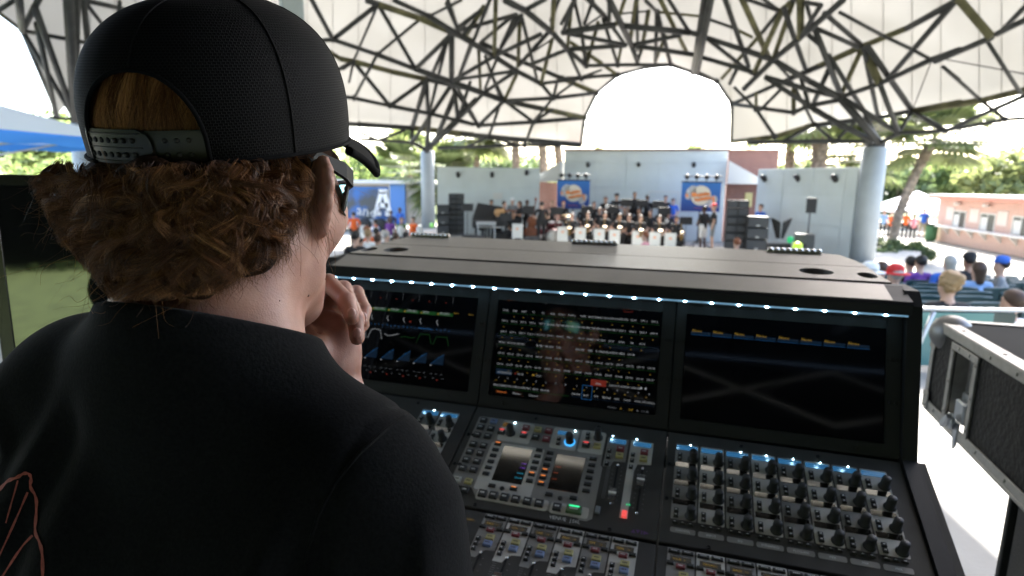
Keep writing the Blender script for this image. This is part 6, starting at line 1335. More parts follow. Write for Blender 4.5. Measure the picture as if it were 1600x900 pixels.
for (px, py, d), r in (((549, 490, .579), .0084), ((558, 521, .591), .0084), ((567, 496, .616), .0076)):
    c = aw(px, py, d); z = toward_cam(c); y = np.array(_U)*-1.0; T = frame(c+z*r*.70, np.cross(y, z), y); m = MB(); m.lathe([(.0052, 0), (.0050, .0012), (.0040, .0020), (.0018, .0025)], 14, 0, T @ Matrix.Diagonal((.82, 1.12, 1, 1))); m.build('fingernail', M_nail, man)
sb = BVHTree.FromPolygons([tuple(p) for p in pts], [tuple(int(i) for i in q) for q in quads])
for px, py, r_ in ((482, 462, .0014), (508, 436, .0007), (437, 470, .0006)):
    h, nn, _, _ = sb.ray_cast(Vector(CAM), Vector(ray(px, py)).normalized())
    if h is not None: m = MB(); m.lathe([(r_, -.0003), (r_*.8, .0003), (r_*.3, .0005)], 10, 0, frame(h, nn.orthogonal(), nn.cross(nn.orthogonal()))); m.build('mole', mat('mole_brown', (.12, .045, .03), .6), man)
# ---- T-shirt
sh = SDF((-.74, .10, .90), (.14, .78, 1.46), .0036)
for s_, dz in ((1, -.114), (-1, -.072)):
    sh.cone(tw(0, -.012, -.040), tw(s_*.125, -.010, dz-.006), .062, .053, .03)
    sh.cone(tw(s_*.125, -.010, dz), tw((.146 if s_ > 0 else -.162), -.008, dz-.026), .053, .051, .03)
sh.cone(tw(0, -.008, -.06), tw(0, -.002, .045), .076, .0650, .03)
sh.ell(tw(0, -.004, -.235), (.160, .108, .175), TR, .04); sh.ell(tw(.080, -.045, -.215), (.070, .058, .12), TR, .035); sh.ell(tw(-.080, -.045, -.195), (.070, .058, .12), TR, .035)
sh.ell(tw(0, .01, -.40), (.158, .112, .22), TR, .05)
RS = tw(.150, -.008, -.150); RE = RS+(R_el-RS)*.80; LS = tw(-.182, .005, -.115); LE = LS+(L_el-LS)*.72
sh.cone(RS, RE, .049, .053, .03); sh.cone(LS, LE, .054, .058, .03)
# folds: soft ridges falling from the armpits and over the shoulder blades
sl, P = sh.win(sh.lo, sh.lo+sh.vx*(sh.n-1)); Q = (P-NB) @ TR; x, y, z = Q[..., 0], Q[..., 1], Q[..., 2]
def ridge(x0, z0, x1, z1, wdt, amp, t0=0.):
    L = math.hypot(x1-x0, z1-z0); ux, uz = (x1-x0)/L, (z1-z0)/L; t = ((x-x0)*ux+(z-z0)*uz)/L; dd = -(x-x0)*uz+(z-z0)*ux
    return amp*np.exp(-(dd/wdt)**2)*np.exp(-((t-.5)/.42)**4)*(y < .06)
F = ridge(.115, -.10, .075, -.33, .010, .0055)+ridge(.150, -.13, .110, -.36, .009, .0060)+ridge(.06, -.16, .045, -.34, .013, .0035)-ridge(.135, -.11, .095, -.34, .010, .004)+ridge(-.06, -.04, -.13, -.20, .014, .0040)+ridge(-.02, -.07, -.09, -.26, .016, .0035)-ridge(-.04, -.05, -.11, -.23, .012, .003)+ridge(.195, -.10, .205, -.30, .008, .004)+ridge(.222, -.11, .235, -.30, .007, .004)+ridge(-.15, -.06, -.10, -.16, .01, .004)
F = F*1.5+ridge(-.10, -.10, -.20, -.24, .012, .006)+ridge(.02, -.12, .015, -.30, .011, .003)
F += .0020*np.sin(x*38+z*17+2*np.sin(z*21))+.0010*np.sin(z*60-x*33)
sh.D[sl] -= F.astype(np.float32)
# seam where the right sleeve is set in
def seam(P):
    q = (P-NB) @ TR; return np.abs(q[..., 0]-.148-.10*(q[..., 2]+.06)**1+.0*q[..., 1])
d = np.exp(-(seam(P)/.0028)**2)*.0024*(z > -.30); sh.D[sl] += d.astype(np.float32)
# neckline and sleeve openings
def zneck(y): return -.011-.42*y
def neckcut(P):
    q = (P-NB) @ TR; r_ = np.sqrt(q[..., 0]**2+(q[..., 1]+.002)**2); return np.maximum(-(q[..., 2]-zneck(q[..., 1]))*.92, r_-.095)
sh.put(neckcut, NB-np.array((.1, .1, .04)), NB+np.array((.1, .1, .12)), .003, True)
for a, e, r in ((RS, R_el, .050), (LS, L_el, .048)): sh.cone(RE if a is RS else LE, e+(e-a)*.4, r, r, .004, True)
p2, t2, q2 = sh.mesh()
M_shirt = bpy.data.materials.new('black_cotton'); M_shirt.use_nodes = True; n = M_shirt.node_tree; b = n.nodes['Principled BSDF']; tc = n.nodes.new('ShaderNodeTexCoord')
b.inputs['Roughness'].default_value = .95; b.inputs['Specular IOR Level'].default_value = .06; b.inputs['Sheen Weight'].default_value = .032; b.inputs['Sheen Roughness'].default_value = .4
n1 = n.nodes.new('ShaderNodeTexNoise'); n1.inputs['Scale'].default_value = 420; n1.inputs['Detail'].default_value = 4; n3 = n.nodes.new('ShaderNodeTexNoise'); n3.inputs['Scale'].default_value = 9; rp = n.nodes.new('ShaderNodeValToRGB'); rp.color_ramp.elements[0].color = (.0055, .006, .0068, 1); rp.color_ramp.elements[1].color = (.013, .0135, .0145, 1); rp.color_ramp.elements[0].position = .35; rp.color_ramp.elements[1].position = .68
mx = n.nodes.new('ShaderNodeMath'); mx.operation = 'MULTIPLY_ADD'; mx.inputs[1].default_value = .6; n.links.new(tc.outputs['Object'], n1.inputs[0]); n.links.new(tc.outputs['Object'], n3.inputs[0]); n.links.new(n1.outputs[0], mx.inputs[0]); sc_ = n.nodes.new('ShaderNodeMath'); sc_.operation = 'MULTIPLY'; sc_.inputs[1].default_value = .4; n.links.new(n3.outputs[0], sc_.inputs[0]); n.links.new(sc_.outputs[0], mx.inputs[2]); n.links.new(mx.outputs[0], rp.inputs[0]); n.links.new(rp.outputs[0], b.inputs['Base Color'])
bp = n.nodes.new('ShaderNodeBump'); bp.inputs['Strength'].default_value = .5; bp.inputs['Distance'].default_value = .0008; n.links.new(n1.outputs[0], bp.inputs['Height']); n.links.new(bp.outputs[0], b.inputs['Normal'])
shirt = link('tshirt', mesh_from('tshirt', p2, t2, q2, [M_shirt]), man)
bvh = BVHTree.FromPolygons([tuple(p) for p in p2], [tuple(int(i) for i in q) for q in quads[:0]]+[tuple(int(i) for i in q) for q in q2]+[tuple(int(i) for i in q) for q in t2])
def on_shirt(px, py, off=.0009):
    r = Vector(ray(px, py)).normalized(); h, nn, _, _ = bvh.ray_cast(Vector(CAM), r)
    if h is None: return None
    return h+(nn if nn.dot(r) < 0 else -nn)*off
# neckband: two ribbed rings round the neckline
for rr_, dz_, r_ in ((.0655, -.004, .0042), (.0690, -.0125, .0038)):
    pn = []
    for t in np.linspace(0, 2*PI, 60):
        y_ = -.004-rr_*math.cos(t); pn.append(tuple(tw(rr_*math.sin(t), y_, zneck(y_)+dz_)))
    m = MB(); m.tube(pn, r_, 8, caps=False); m.build('neckband', M_shirt, shirt)
# set-in sleeve and shoulder seams
def seam_line(pp, nm, r_=.0011):
    q = []
    for (a, b_), (c, d_) in zip(pp[:-1], pp[1:]):
        for t in np.linspace(0, 1, 8, endpoint=False): h = on_shirt(a+(c-a)*t, b_+(d_-b_)*t, .0002); q += [tuple(h)] if h is not None else []
    if len(q) > 3: m = MB(); m.tube(q, r_, 6); m.build(nm, M_shirt, shirt)
seam_line([(634, 648), (604, 670), (562, 708), (524, 754), (497, 805), (482, 855), (474, 915)], 'sleeve_seam', .0013)
# red line print on the back
M_print = mat('faded_red_print', (.36, .085, .065), .85, var=.3, vs=300)
def print_line(pts_, w0):
    cr = []
    for (a, b_), (c, d_) in zip(pts_[:-1], pts_[1:]):
        for t in np.linspace(0, 1, 7, endpoint=False): cr.append((a+(c-a)*t, b_+(d_-b_)*t))
    cr.append(pts_[-1]); cr = np.array(cr); k = np.ones(7)/7; pad = np.vstack([np.repeat(cr[:1], 3, 0), cr, np.repeat(cr[-1:], 3, 0)]); cr = np.stack([np.convolve(pad[:, i], k, 'valid') for i in (0, 1)], 1)
    Lp = []; Rp = []
    for i in range(len(cr)):
        d_ = cr[min(i+1, len(cr)-1)]-cr[max(i-1, 0)]; d_ = d_/(np.linalg.norm(d_)+1e-9); nn = np.array((-d_[1], d_[0]))*w0*(1+.25*math.sin(i*.9))
        a = on_shirt(*(cr[i]+nn)); b_ = on_shirt(*(cr[i]-nn))
        if a is not None and b_ is not None: Lp.append(a); Rp.append(b_)
    m = MB()
    if len(Lp) > 2: m.grid([Lp, Rp]); m.build('shirt_print', M_print, shirt)
cc = lambda L: [(a/2.105, 540+b_/2.105) for a, b_ in L]
print_line(cc([(-60, 540), (-20, 495), (0, 478), (30, 443), (60, 434), (82, 418), (100, 420), (106, 438), (100, 465), (124, 495), (124, 560), (118, 615), (138, 650), (145, 700), (142, 800)]), 2.2)
print_line(cc([(66, 432), (40, 520), (20, 590)]), 1.1); print_line(cc([(98, 470), (60, 560), (0, 690), (-40, 770)]), 1.5); print_line(cc([(118, 618), (70, 665), (8, 762), (-20, 810)]), 1.7)
# ---- trousers and shoes (below the frame)
tz = SDF((-.55, .22, .02), (.10, .72, 1.02), .008)
hp = tw(0, 0, -.46); hp = np.array((hp[0], hp[1], .93)); tz.ell(hp, (.165, .115, .12), TR, .03); feet = []
for s_ in (-1, 1):
    a = hp+TR @ np.array((s_*.09, 0, -.02)); k_ = hp+TR @ np.array((s_*.105, .02, -.43)); f_ = hp+TR @ np.array((s_*.115, -.01, -.83)); tz.cone(a, k_, .088, .066, .03); tz.cone(k_, f_, .066, .056, .03); feet.append(f_)
p3, t3, q3 = tz.mesh(); link('trousers', mesh_from('trousers', p3, t3, q3, [cm('dark_denim', (.02, .022, .03))]), man)
for f_ in feet:
    a = np.array((f_[0], f_[1], .05)); P, lo_ = lattice(a-.2, a+.32, .012); d = smin(sd_ell(P, a+TR @ np.array((0, .07, -.01)), (.045, .14, .04), TR), sd_cone(P, a, a+np.array((0, 0, .05)), .045, .05), .02); d = smax(d, -(P[..., 2]-.002), .005); p_, t_, q_ = surface(d, lo_, .012); link('shoe', mesh_from('shoe', p_, t_, q_, [M_dark2]), man)
# ---- cap
_pc = math.radians(-10); CR = yawm(math.radians(5)) @ np.array([[1, 0, 0], [0, math.cos(_pc), math.sin(_pc)], [0, -math.sin(_pc), math.cos(_pc)]]); CB = np.array((HC[0], HC[1], 1.5265))
def cw(p): return CB+CR @ np.asarray(p, float)
AX, AY, CHT = .0905, .1090, .1090
def cap_p(az, t, off=0.):
    """az from the back (0) clockwise to the right; t height fraction"""
    r = max(0., 1-t**3.0)**(1/2.35); fr_ = .5-.5*math.cos(az); bulge = 1+.018*math.sin(PI*t)
    ax, ay = (AX+off)*r*bulge, (AY+off)*r*bulge
    pan = 1+.006*abs(math.sin(3*az))*math.sin(PI*min(1, t*1.1))
    return np.array((math.sin(az)*ax*pan, -math.cos(az)*ay*pan+.006*t*fr_, t*(CHT+off*.6)*(1+.06*fr_)))
NA, NT = 200, 52; OPW, OPH, STH = .0455, .0575, .0215
V = []; UV = []; FC = []
for i in range(NA+1):
    az = 2*PI*i/NA-PI
    for j in range(NT+1):
        t = j/NT; V.append(tuple(cw(cap_p(az, t)))); UV.append((az*.1, t*.135))
def open_at(az, t):
    s = az*(AY*.5+AX*.5); z = t*CHT
    return abs(az) < 1 and (z < STH or True) and (abs(s)/OPW)**2.2+(max(0, z-.008)/(OPH-.008))**2.2 < 1
for i in range(NA):
    az = 2*PI*(i+.5)/NA-PI
    for j in range(NT):
        if open_at(az, (j+.5)/NT): continue
        a = i*(NT+1)+j; FC.append((a, a+NT+1, a+NT+2, a+1))
me = bpy.data.meshes.new('cap'); me.from_pydata(V, [], FC); uv = me.uv_layers.new(name='weave')
for li, lp in enumerate(me.loops): uv.data[li].uv = UV[lp.vertex_index]
me.polygons.foreach_set('use_smooth', [True]*len(FC)); me.update()
cap_me_ = me
M_cap = bpy.data.materials.new('black_cap_mesh'); M_cap.use_nodes = True; n = M_cap.node_tree; b = n.nodes['Principled BSDF']; uvn = n.nodes.new('ShaderNodeUVMap'); uvn.uv_map = 'weave'
bt = n.nodes.new('ShaderNodeTexBrick'); bt.inputs['Scale'].default_value = 1; bt.inputs['Brick Width'].default_value = .0030; bt.inputs['Row Height'].default_value = .0022; bt.inputs['Mortar Size'].default_value = .00050; bt.inputs['Mortar Smooth'].default_value = .6; bt.offset = .5
bt.inputs['Color1'].default_value = (.0007, .0006, .0005, 1); bt.inputs['Color2'].default_value = (.0016, .0011, .0008, 1); bt.inputs['Mortar'].default_value = (.0100, .0098, .0096, 1)
n.links.new(uvn.outputs[0], bt.inputs['Vector']); n.links.new(bt.outputs['Color'], b.inputs['Base Color']); bp = n.nodes.new('ShaderNodeBump'); bp.inputs['Strength'].default_value = .9; bp.inputs['Distance'].default_value = .0006; n.links.new(bt.outputs['Fac'], bp.inputs['Height']); n.links.new(bp.outputs[0], b.inputs['Normal']); b.inputs['Roughness'].default_value = .75; b.inputs['Specular IOR Level'].default_value = .14
M_capc = mat('black_cap_cloth', (.0035, .0035, .0038), .9, spec=.15, bump=.4, bs=900); M_strap = mat('dark_olive_plastic', (.024, .023, .018), .42); M_hole = mat('strap_hole_black', (.003, .003, .003), .8)
cap_me_.materials.append(M_cap); cap = link('cap', cap_me_, man)
def captube(pp, r, nm, mt=M_capc, n_=8): m = MB(); m.tube([tuple(q) for q in pp], r, n_); return m.build(nm, mt, cap)
arch = []
for t in np.linspace(0, PI, 40):
    s = OPW*math.copysign(abs(math.cos(t))**(2/2.2), math.cos(t)); z = .008+(OPH-.008)*abs(math.sin(t))**(2/2.2); arch.append(cw(cap_p(s/((AY+AX)/2), z/CHT, .0006)))
arch = [cw(cap_p(OPW/((AY+AX)/2), .0, .0006))]+arch+[cw(cap_p(-OPW/((AY+AX)/2), .0, .0006))]
captube(arch, .0015, 'opening_trim')
captube([cw(cap_p(a, .004, .0008)) for a in np.linspace(.46, 2*PI-.46, 90)], .0015, 'brim_band_trim')
for a in (PI/3, 2*PI/3, PI, -PI/3, -2*PI/3): captube([cw(cap_p(a, t, .0004)) for t in np.linspace(.0, .995, 26)], .0007, 'seam', M_cap, 6)
captube([cw(cap_p(0, t, .0004)) for t in np.linspace(OPH/CHT+.01, .995, 14)], .0007, 'seam', M_cap, 6)
tp = cw((0, .004, CHT*1.005)); m = MB(); m.lathe([(.0085, 0), (.0085, .003), (.006, .0058), (.002, .0066)], 16, 0, frame(tp, CR[:, 0], CR[:, 1])); m.build('button', M_capc, cap)
# strap in two overlapping halves with studs and holes
def strap(a0, a1, off, z0, z1, nm, round_end=None):
    P = []
    for v in range(7):
        row = []
        for a in np.linspace(a0, a1, 34):
            zz = z0+(z1-z0)*v/6; h = (v/6-.5)*2
            aa = a
            if round_end: aa = a0+(a-a0)*(1-(1-math.sqrt(max(0, 1-h*h)))*round_end)
            edge = .0006 if 0 < v < 6 else 0
            row.append(cw(cap_p(aa, zz/CHT, off+edge)))
        P.append(row)
    m = MB(); m.grid(P); P2 = [[q-(q-cw((0, 0, .01)))*.018 for q in row] for row in P]; m.grid(P2[::-1]); return m.build(nm, M_strap, cap)
KA = (AY+AX)/2
strap(-.010/KA, .050/KA, -.0022, .0012, STH, 'strap'); st2 = strap(-.050/KA, .0105/KA, .0003, .0004, STH+.0008, 'strap', .17)
def stud(s, z, off, hole=False):
    p0 = cw(cap_p(s/KA, z/CHT, off)); e = .001; ta = cw(cap_p((s+e)/KA, z/CHT, off))-p0; tz_ = cw(cap_p(s/KA, (z+e)/CHT, off))-p0; T = frame(p0, ta, tz_); m = MB()
    if hole: m.lathe([(.0019, -.0003), (.0017, .0003), (.0006, .0004)], 12, 0, T); m.build('strap_hole', M_hole, st2)
    else:
        m.lathe([(.0017, -.0006), (.0016, .0010), (.0009, .0016)], 12, 0, T); m.build('stud', M_strap, st2 if off > 0 else cap)
for r_ in (.0062, .0152):
    for k in range(4): stud(-.0435+.0068*k, r_, .0011, True)
    for k in range(3): stud(-.0163+.0068*k, r_, .0011, True); stud(-.0163+.0068*k, r_+.0002, .0014)
    for k in range(3): stud(.0185+.0078*k, r_, -.0014)
for z in (.0022, .0108, .0196):
    m = MB(); m.tube([tuple(cw(cap_p(s/KA, z/CHT, .0009))) for s in np.linspace(-.048, .004, 30)], .0005, 5); m.build('strap_rib', M_strap, st2)
# visor
def brim_p(ph, v, dn):
    az = PI+ph; base = cap_p(az, .0, -.001); L_ = .074*math.cos(ph*.80)**.6 if abs(ph*.8) < 1.5 else 0
    x = base[0]*(1+.07*v); y = base[1]+L_*v; return cw((x, y, .002-.026*(x/.088)**2*(.35+.65*v)-.010*v*v-dn))
P = [[brim_p(ph, v, 0) for ph in np.linspace(-1.18, 1.18, 40)] for v in np.linspace(0, 1, 14)]; P2 = [[brim_p(ph, v, .0060) for ph in np.linspace(-1.18, 1.18, 40)] for v in np.linspace(0, 1, 14)]
m = MB(); m.grid(P); m.grid(P2[::-1]); ed = [p for p in P[-1]]; br = m.build('brim', M_capc, cap)
edge = [brim_p(-1.18, v, .0030) for v in np.linspace(0, 1, 10)]+[brim_p(ph, 1, .0030) for ph in np.linspace(-1.18, 1.18, 44)][1:-1]+[brim_p(1.18, v, .0030) for v in np.linspace(1, 0, 10)]
m = MB(); m.tube([tuple(q) for q in edge], .0040, 8); m.build('brim_edge', M_capc, br)
# ---- sunglasses
M_frame = mat('grey_black_frame', (.009, .009, .0095), .55, spec=.25); M_lens = mat('mirror_lens', (.16, .42, .40), .05, 1., coat=.5)
gl = thing('sunglasses', None, None); gl.parent = man; gl.empty_display_size = .02
def gp(az, z, rx=.0860, ry=.1060, y0=.006): return hw(math.sin(az)*rx, y0+math.cos(az)*ry, z)
def ribbon(azs, z0, z1, thick, nm, mt, **k):
    P = [[gp(a, zz, .0775+dr, .100+dr) for a in azs] for zz, dr in ((z0(0) if callable(z0) else z0, 0), )]; return P
m = MB()
for s_ in (-1, 1):
    top = [(a*s_) for a in np.linspace(.12, 1.22, 24)]
    Po = [[gp(a, -.012-.0015*abs(a)), gp(a, -.018-.002*abs(a), .0885, .1085), gp(a, -.0215-.002*abs(a))] for a in top]
    mm = MB(); mm.grid(Po); mm.tube([tuple(gp(a, -.014-.0015*abs(a))) for a in top], .0022, 6); mm.build('brow_bar', M_frame, gl)
    lens = [[gp(a, -.016-.001*abs(a)-v*(.036-.010*max(0, abs(a)-.85)/.4-.012*max(0, .35-abs(a))/.25), .0865-.005*v, .1055-.004*v) for a in top] for v in np.linspace(0, 1, 8)]
    mm = MB(); mm.grid(lens); mm.build('lens', M_lens, gl)
    mm = MB(); rim = list(lens[-1])+[row[-1] for row in lens[::-1]]; mm.tube([tuple(q) for q in rim], .0015, 6); mm.build('rim', mat('black_rim', (.006, .006, .006), .3), gl)
    A0 = [np.array(gp(1.20*s_, -.0155, .0885, .1080)), hw(s_*.0840, .030, -.0105), hw(s_*.0795, .012, -.0055), hw(s_*.0765, -.002, -.001), hw(s_*.074, -.020, -.016)]
    hh = [.0085, .0076, .0056, .0036, .0026]; up = HR[:, 2]; out_ = HR[:, 0]*s_
    Pp = [[p+up*h_, p+up*h_*.8+out_*.0022, p-up*h_*.8+out_*.0022, p-up*h_, p-up*h_*.8-out_*.001, p+up*h_*.8-out_*.001] for p, h_ in zip(A0, hh)]
    mm = MB(); mm.grid(Pp, close=True, smooth=False); mm.build('temple_arm', M_frame, gl)
mm = MB(); mm.tube([tuple(gp(a, -.020)) for a in np.linspace(-.14, .14, 7)], .003, 6); mm.build('bridge', M_frame, gl)
# ---- hair
M_hairb = mat('dark_brown_hair_mass', (.024, .0105, .005), .85, spec=.1, var=.5, vs=60, bump=1., bs=260)
M_hair = bpy.data.materials.new('brown_hair_strands'); M_hair.use_nodes = True; n = M_hair.node_tree; b = n.nodes['Principled BSDF']; gi = n.nodes.new('ShaderNodeAttribute'); gi.attribute_name = 'tone'; rp = n.nodes.new('ShaderNodeValToRGB'); e = rp.color_ramp.elements
e[0].color = (.030, .0125, .005, 1); e[1].color = (.52, .26, .095, 1); e.new(.55).color = (.17, .066, .022, 1); n.links.new(gi.outputs['Fac'], rp.inputs[0]); n.links.new(rp.outputs[0], b.inputs['Base Color']); b.inputs['Roughness'].default_value = .38; b.inputs['Specular IOR Level'].default_value = .35
hm = SDF(HC-np.array((.17, .17, .17)), HC+np.array((.13, .14, .11)), .0035)
rngh = np.random.default_rng(11)
def scalp(az, z, off=0.):
    """az from the back, clockwise to the right"""
    r = math.sqrt(max(.05, 1-((z-.002)/.112)**2)); return np.array((math.sin(az)*(.0765*r+off), -.008-math.cos(az)*(.096*r+off), z))
# outline of the hairstyle (where the curls end), used to trim locks to length
HP = np.array([(150, 260), (128, 252), (98, 248), (70, 262), (56, 285), (62, 308), (86, 338), (98, 375), (124, 394), (154, 432), (178, 462), (232, 462), (292, 458), (340, 450), (372, 430), (402, 414), (436, 402), (452, 362), (472, 322), (482, 292), (478, 262), (470, 240), (330, 257)], float)
def proj(P):
    d = np.atleast_2d(P)-CAM; z = d @ _F; return np.stack([800+FPX*(d @ _R)/z, 450-FPX*(d @ _U)/z], -1)
def inside(q, grow=0.):
    x, y = q[:, 0], q[:, 1]; c = np.zeros(len(q), bool); n_ = len(HP); ctr = HP.mean(0); G = ctr+(HP-ctr)*(1+grow)
    for i in range(n_):
        a, b_ = G[i], G[(i+1) % n_]; k = ((a[1] > y) != (b_[1] > y)) & (x < (b_[0]-a[0])*(y-a[1])/(b_[1]-a[1]+1e-9)+a[0]); c ^= k
    return c
hm.put(lambda P: smax(smax(smax(sd_ell(P, hw(0, -.010, -.014), (.077, .099, .092), HR), ((P-HC) @ HR[:, 1])-.012-.35*((P-HC) @ HR[:, 2]), .01), (P-HC) @ HR[:, 2]+.030, .006), -((P-HC) @ HR[:, 2])-.086-.35*((P-HC) @ HR[:, 0]-.03), .01), HC-.14, HC+.14, .004)
hm.put(lambda P: smax(sd_ell(P, hw(0, -.008, .002), (.0775, .097, .104), HR), np.maximum((P-HC) @ HR[:, 2]-.050, -.030-(P-HC) @ HR[:, 2]), .006), HC-.14, HC+.14, .003)
clumps = []
tries = 0
while len(clumps) < 190 and tries < 6000:
    tries += 1
    px, py = rngh.uniform(56, 485), rngh.uniform(240, 465)
    if not inside(np.array([(px, py)]), -.10)[0] or px > 458: continue
    # depth: the hair's own shell round the back of the head
    az_v = math.atan2(px-800, FPX); best = None
    e_ = abs((px-300)/190); dd = .372+.010*max(0, (py-330)/130)+.075*e_**2.2+(.035 if px > 420 else 0)
    p = aw(px, py, dd+rngh.normal()*.003); clumps.append((p, px, py)); r_ = rngh.uniform(.0070, .0125); hm.ell(p, (r_,)*3, None, .006)
p4, t4, q4 = hm.mesh(); hair = link('hair', mesh_from('hair', p4, t4, q4, [M_hairb]), man)
hb = BVHTree.FromPolygons([tuple(p) for p in p4], [tuple(int(i) for i in q) for q in q4]+[tuple(int(i) for i in q) for q in t4])
RB = []                                     # ribbons: (points, half widths, facing)
def strand(P, w, face, tone=None): RB.append((P, w, face, rngh.uniform(.1, .9) if tone is None else tone))
CROWN = np.array((335., 175.))
def lock(p, px, py, n_str, L, amp, turns, spread, w):
    """one wavy lock: hairs share its bends, fan out a little and gather at the tip"""
    f2 = np.array((px, py))-CROWN; f2 /= np.linalg.norm(f2); g = rngh.normal()*.38; f2 = f2*.75+np.array((0, .55)); f2 /= np.linalg.norm(f2); f2 = np.array((f2[0]*math.cos(g)-f2[1]*math.sin(g), f2[0]*math.sin(g)+f2[1]*math.cos(g)))
    dn = _R*f2[0]-_U*f2[1]; v = toward_cam(p); sd_ = np.cross(dn, v); ph = rngh.uniform(0, 6.28); sg = rngh.choice((-1, 1)); bend = rngh.normal()*.55; tone = rngh.uniform(.12, .72)
    for q in range(n_str):
        n_ = 14; t = np.linspace(0, 1, n_); a, b_ = rngh.normal()*spread, rngh.normal()*spread*.55; l_ = L*rngh.uniform(.7, 1.12); f_ = (1-.65*t**1.5)
        wv = amp*(.45+.75*t)*np.sin(ph+turns*2*PI*t+rngh.normal()*.07)+bend*L*t*t*.5; wo = amp*.75*(.4+.6*t)*np.cos(ph+turns*2*PI*t)*sg
        P = p-dn*l_*.30+np.outer(t*l_, dn)+np.outer(a*f_+wv, sd_)+np.outer(.0035+b_*f_+wo+.004*np.sin(PI*t), v)
        k = inside(proj(P), rngh.uniform(.01, .09))
        if not k.all():
            c = int(np.argmin(k))
            if c < 6: continue
            P = P[:c]
        strand(P, w*rngh.uniform(.7, 1.3), v, min(1, max(0, tone+rngh.normal()*.13)))
for rep in range(2):
    for (p, px, py) in clumps:
        v = toward_cam(p); near = hb.find_nearest(Vector(p+v*.012+rngh.normal(size=3)*.007)); q = np.array(near[0]); s_px = proj(q)[0]
        lock(q, s_px[0], s_px[1], 44, rngh.uniform(.028, .056), rngh.uniform(.0050, .0105), rngh.uniform(.6, 1.3), rngh.uniform(.0014, .0028), .00018)
def ringlet(p, n_str, L, rad_, turns, tone):
    v = toward_cam(p); s2 = proj(p)[0]; f2 = s2-CROWN; f2 /= np.linalg.norm(f2); f2 = f2*.6+np.array((rngh.normal()*.5, .7)); f2 /= np.linalg.norm(f2); dn = _R*f2[0]-_U*f2[1]; sd_ = np.cross(dn, v); ph = rngh.uniform(0, 6.28); sg = rngh.choice((-1, 1))
    for q in range(n_str):
        n_ = 18; t = np.linspace(0, 1, n_); a, b_ = rngh.normal()*.0012, rngh.normal()*.0010; rr = rad_*(.55+.65*t)*rngh.uniform(.88, 1.12); th_ = ph+sg*turns*2*PI*t+rngh.normal()*.10
        P = p-dn*L*.3+np.outer(t*L*rngh.uniform(.85, 1.1), dn)+np.outer(a+rr*np.sin(th_), sd_)+np.outer(.005+b_+rr*.8*np.cos(th_)+.003*np.sin(PI*t), v); k = inside(proj(P), rngh.uniform(.03, .10))
        if not k.all():
            c = int(np.argmin(k))
            if c < 7: continue
            P = P[:c]
        strand(P, rngh.uniform(.00015, .00026), v, min(1, max(0, tone+rngh.normal()*.12)))
for i in range(150):
    p, px, py = clumps[rngh.integers(len(clumps))]; v = toward_cam(p); q = np.array(hb.find_nearest(Vector(p+v*.014+rngh.normal(size=3)*.008))[0]); ringlet(q, 26, rngh.uniform(.022, .040), rngh.uniform(.0032, .0062), rngh.uniform(.7, 1.5), rngh.uniform(.2, .9))
for i in range(1100):                        # single hairs loosening the locks
    p, px, py = clumps[rngh.integers(len(clumps))]; v = toward_cam(p); q = np.array(hb.find_nearest(Vector(p+v*.012+rngh.normal(size=3)*.009))[0]); s_px = proj(q)[0]; lock(q+v*.004, s_px[0], s_px[1], 1, rngh.uniform(.02, .05), rngh.uniform(.003, .009), rngh.uniform(.6, 1.8), .002, .00014)
# hair combed down under the cap opening, lighter tone standing in for light
for i in range(2600):
    s = rngh.uniform(-.052, .052); az = s/.095; z0 = rngh.uniform(.022, .046); n_ = 9; t = np.linspace(0, 1, n_); dr = rngh.normal()*.10; wv = rngh.uniform(0, 6); lk = .0022*math.sin(s*420+2*math.sin(s*90))
    P = np.array([hw(*scalp(az+dr*tt+.012*math.sin(wv+tt*3), z0-(z0+.010)*tt, .0008+.0020*math.sin(PI*tt)+lk*.6+rngh.uniform(0, .0010))) for tt in t]); strand(P, rngh.uniform(.00014, .00026), toward_cam(P[4]), min(1, max(.25, .75+.25*math.sin(s*300+1)+rngh.normal()*.15)))
# loose hairs over and round the right ear, and flyaways
for i in range(110):
    p = hw(*scalp(rngh.uniform(1.0, 1.75), rngh.uniform(-.050, -.012), .009)); d0 = HR @ np.array((rngh.uniform(.0, .3), rngh.uniform(-.35, .8), rngh.uniform(-1.4, .1))); n_ = 12; t = np.linspace(0, 1, n_); l_ = rngh.uniform(.012, .040); w_ = HR @ rngh.normal(size=3); P = p+np.outer(t*l_, d0/np.linalg.norm(d0))+np.outer(np.sin(t*rngh.uniform(2, 5))*l_*.18, w_/np.linalg.norm(w_))+np.outer(-t**2*l_*.3, (0, 0, 1)); strand(P, .00018, toward_cam(p))
for i in range(300):
    p, px, py = clumps[rngh.integers(len(clumps))]; o_ = p-HC; o_ /= np.linalg.norm(o_); n_ = 11; t = np.linspace(0, 1, n_); l_ = rngh.uniform(.010, .024); w_ = rngh.normal(size=3); P = p+o_*.010+np.outer(t*l_, o_*.6+rngh.normal(size=3)*.7+np.array((0, 0, -.3)))+np.outer(np.sin(t*rngh.uniform(2, 6))*l_*.35, w_/np.linalg.norm(w_)); strand(P, .00013, toward_cam(p))
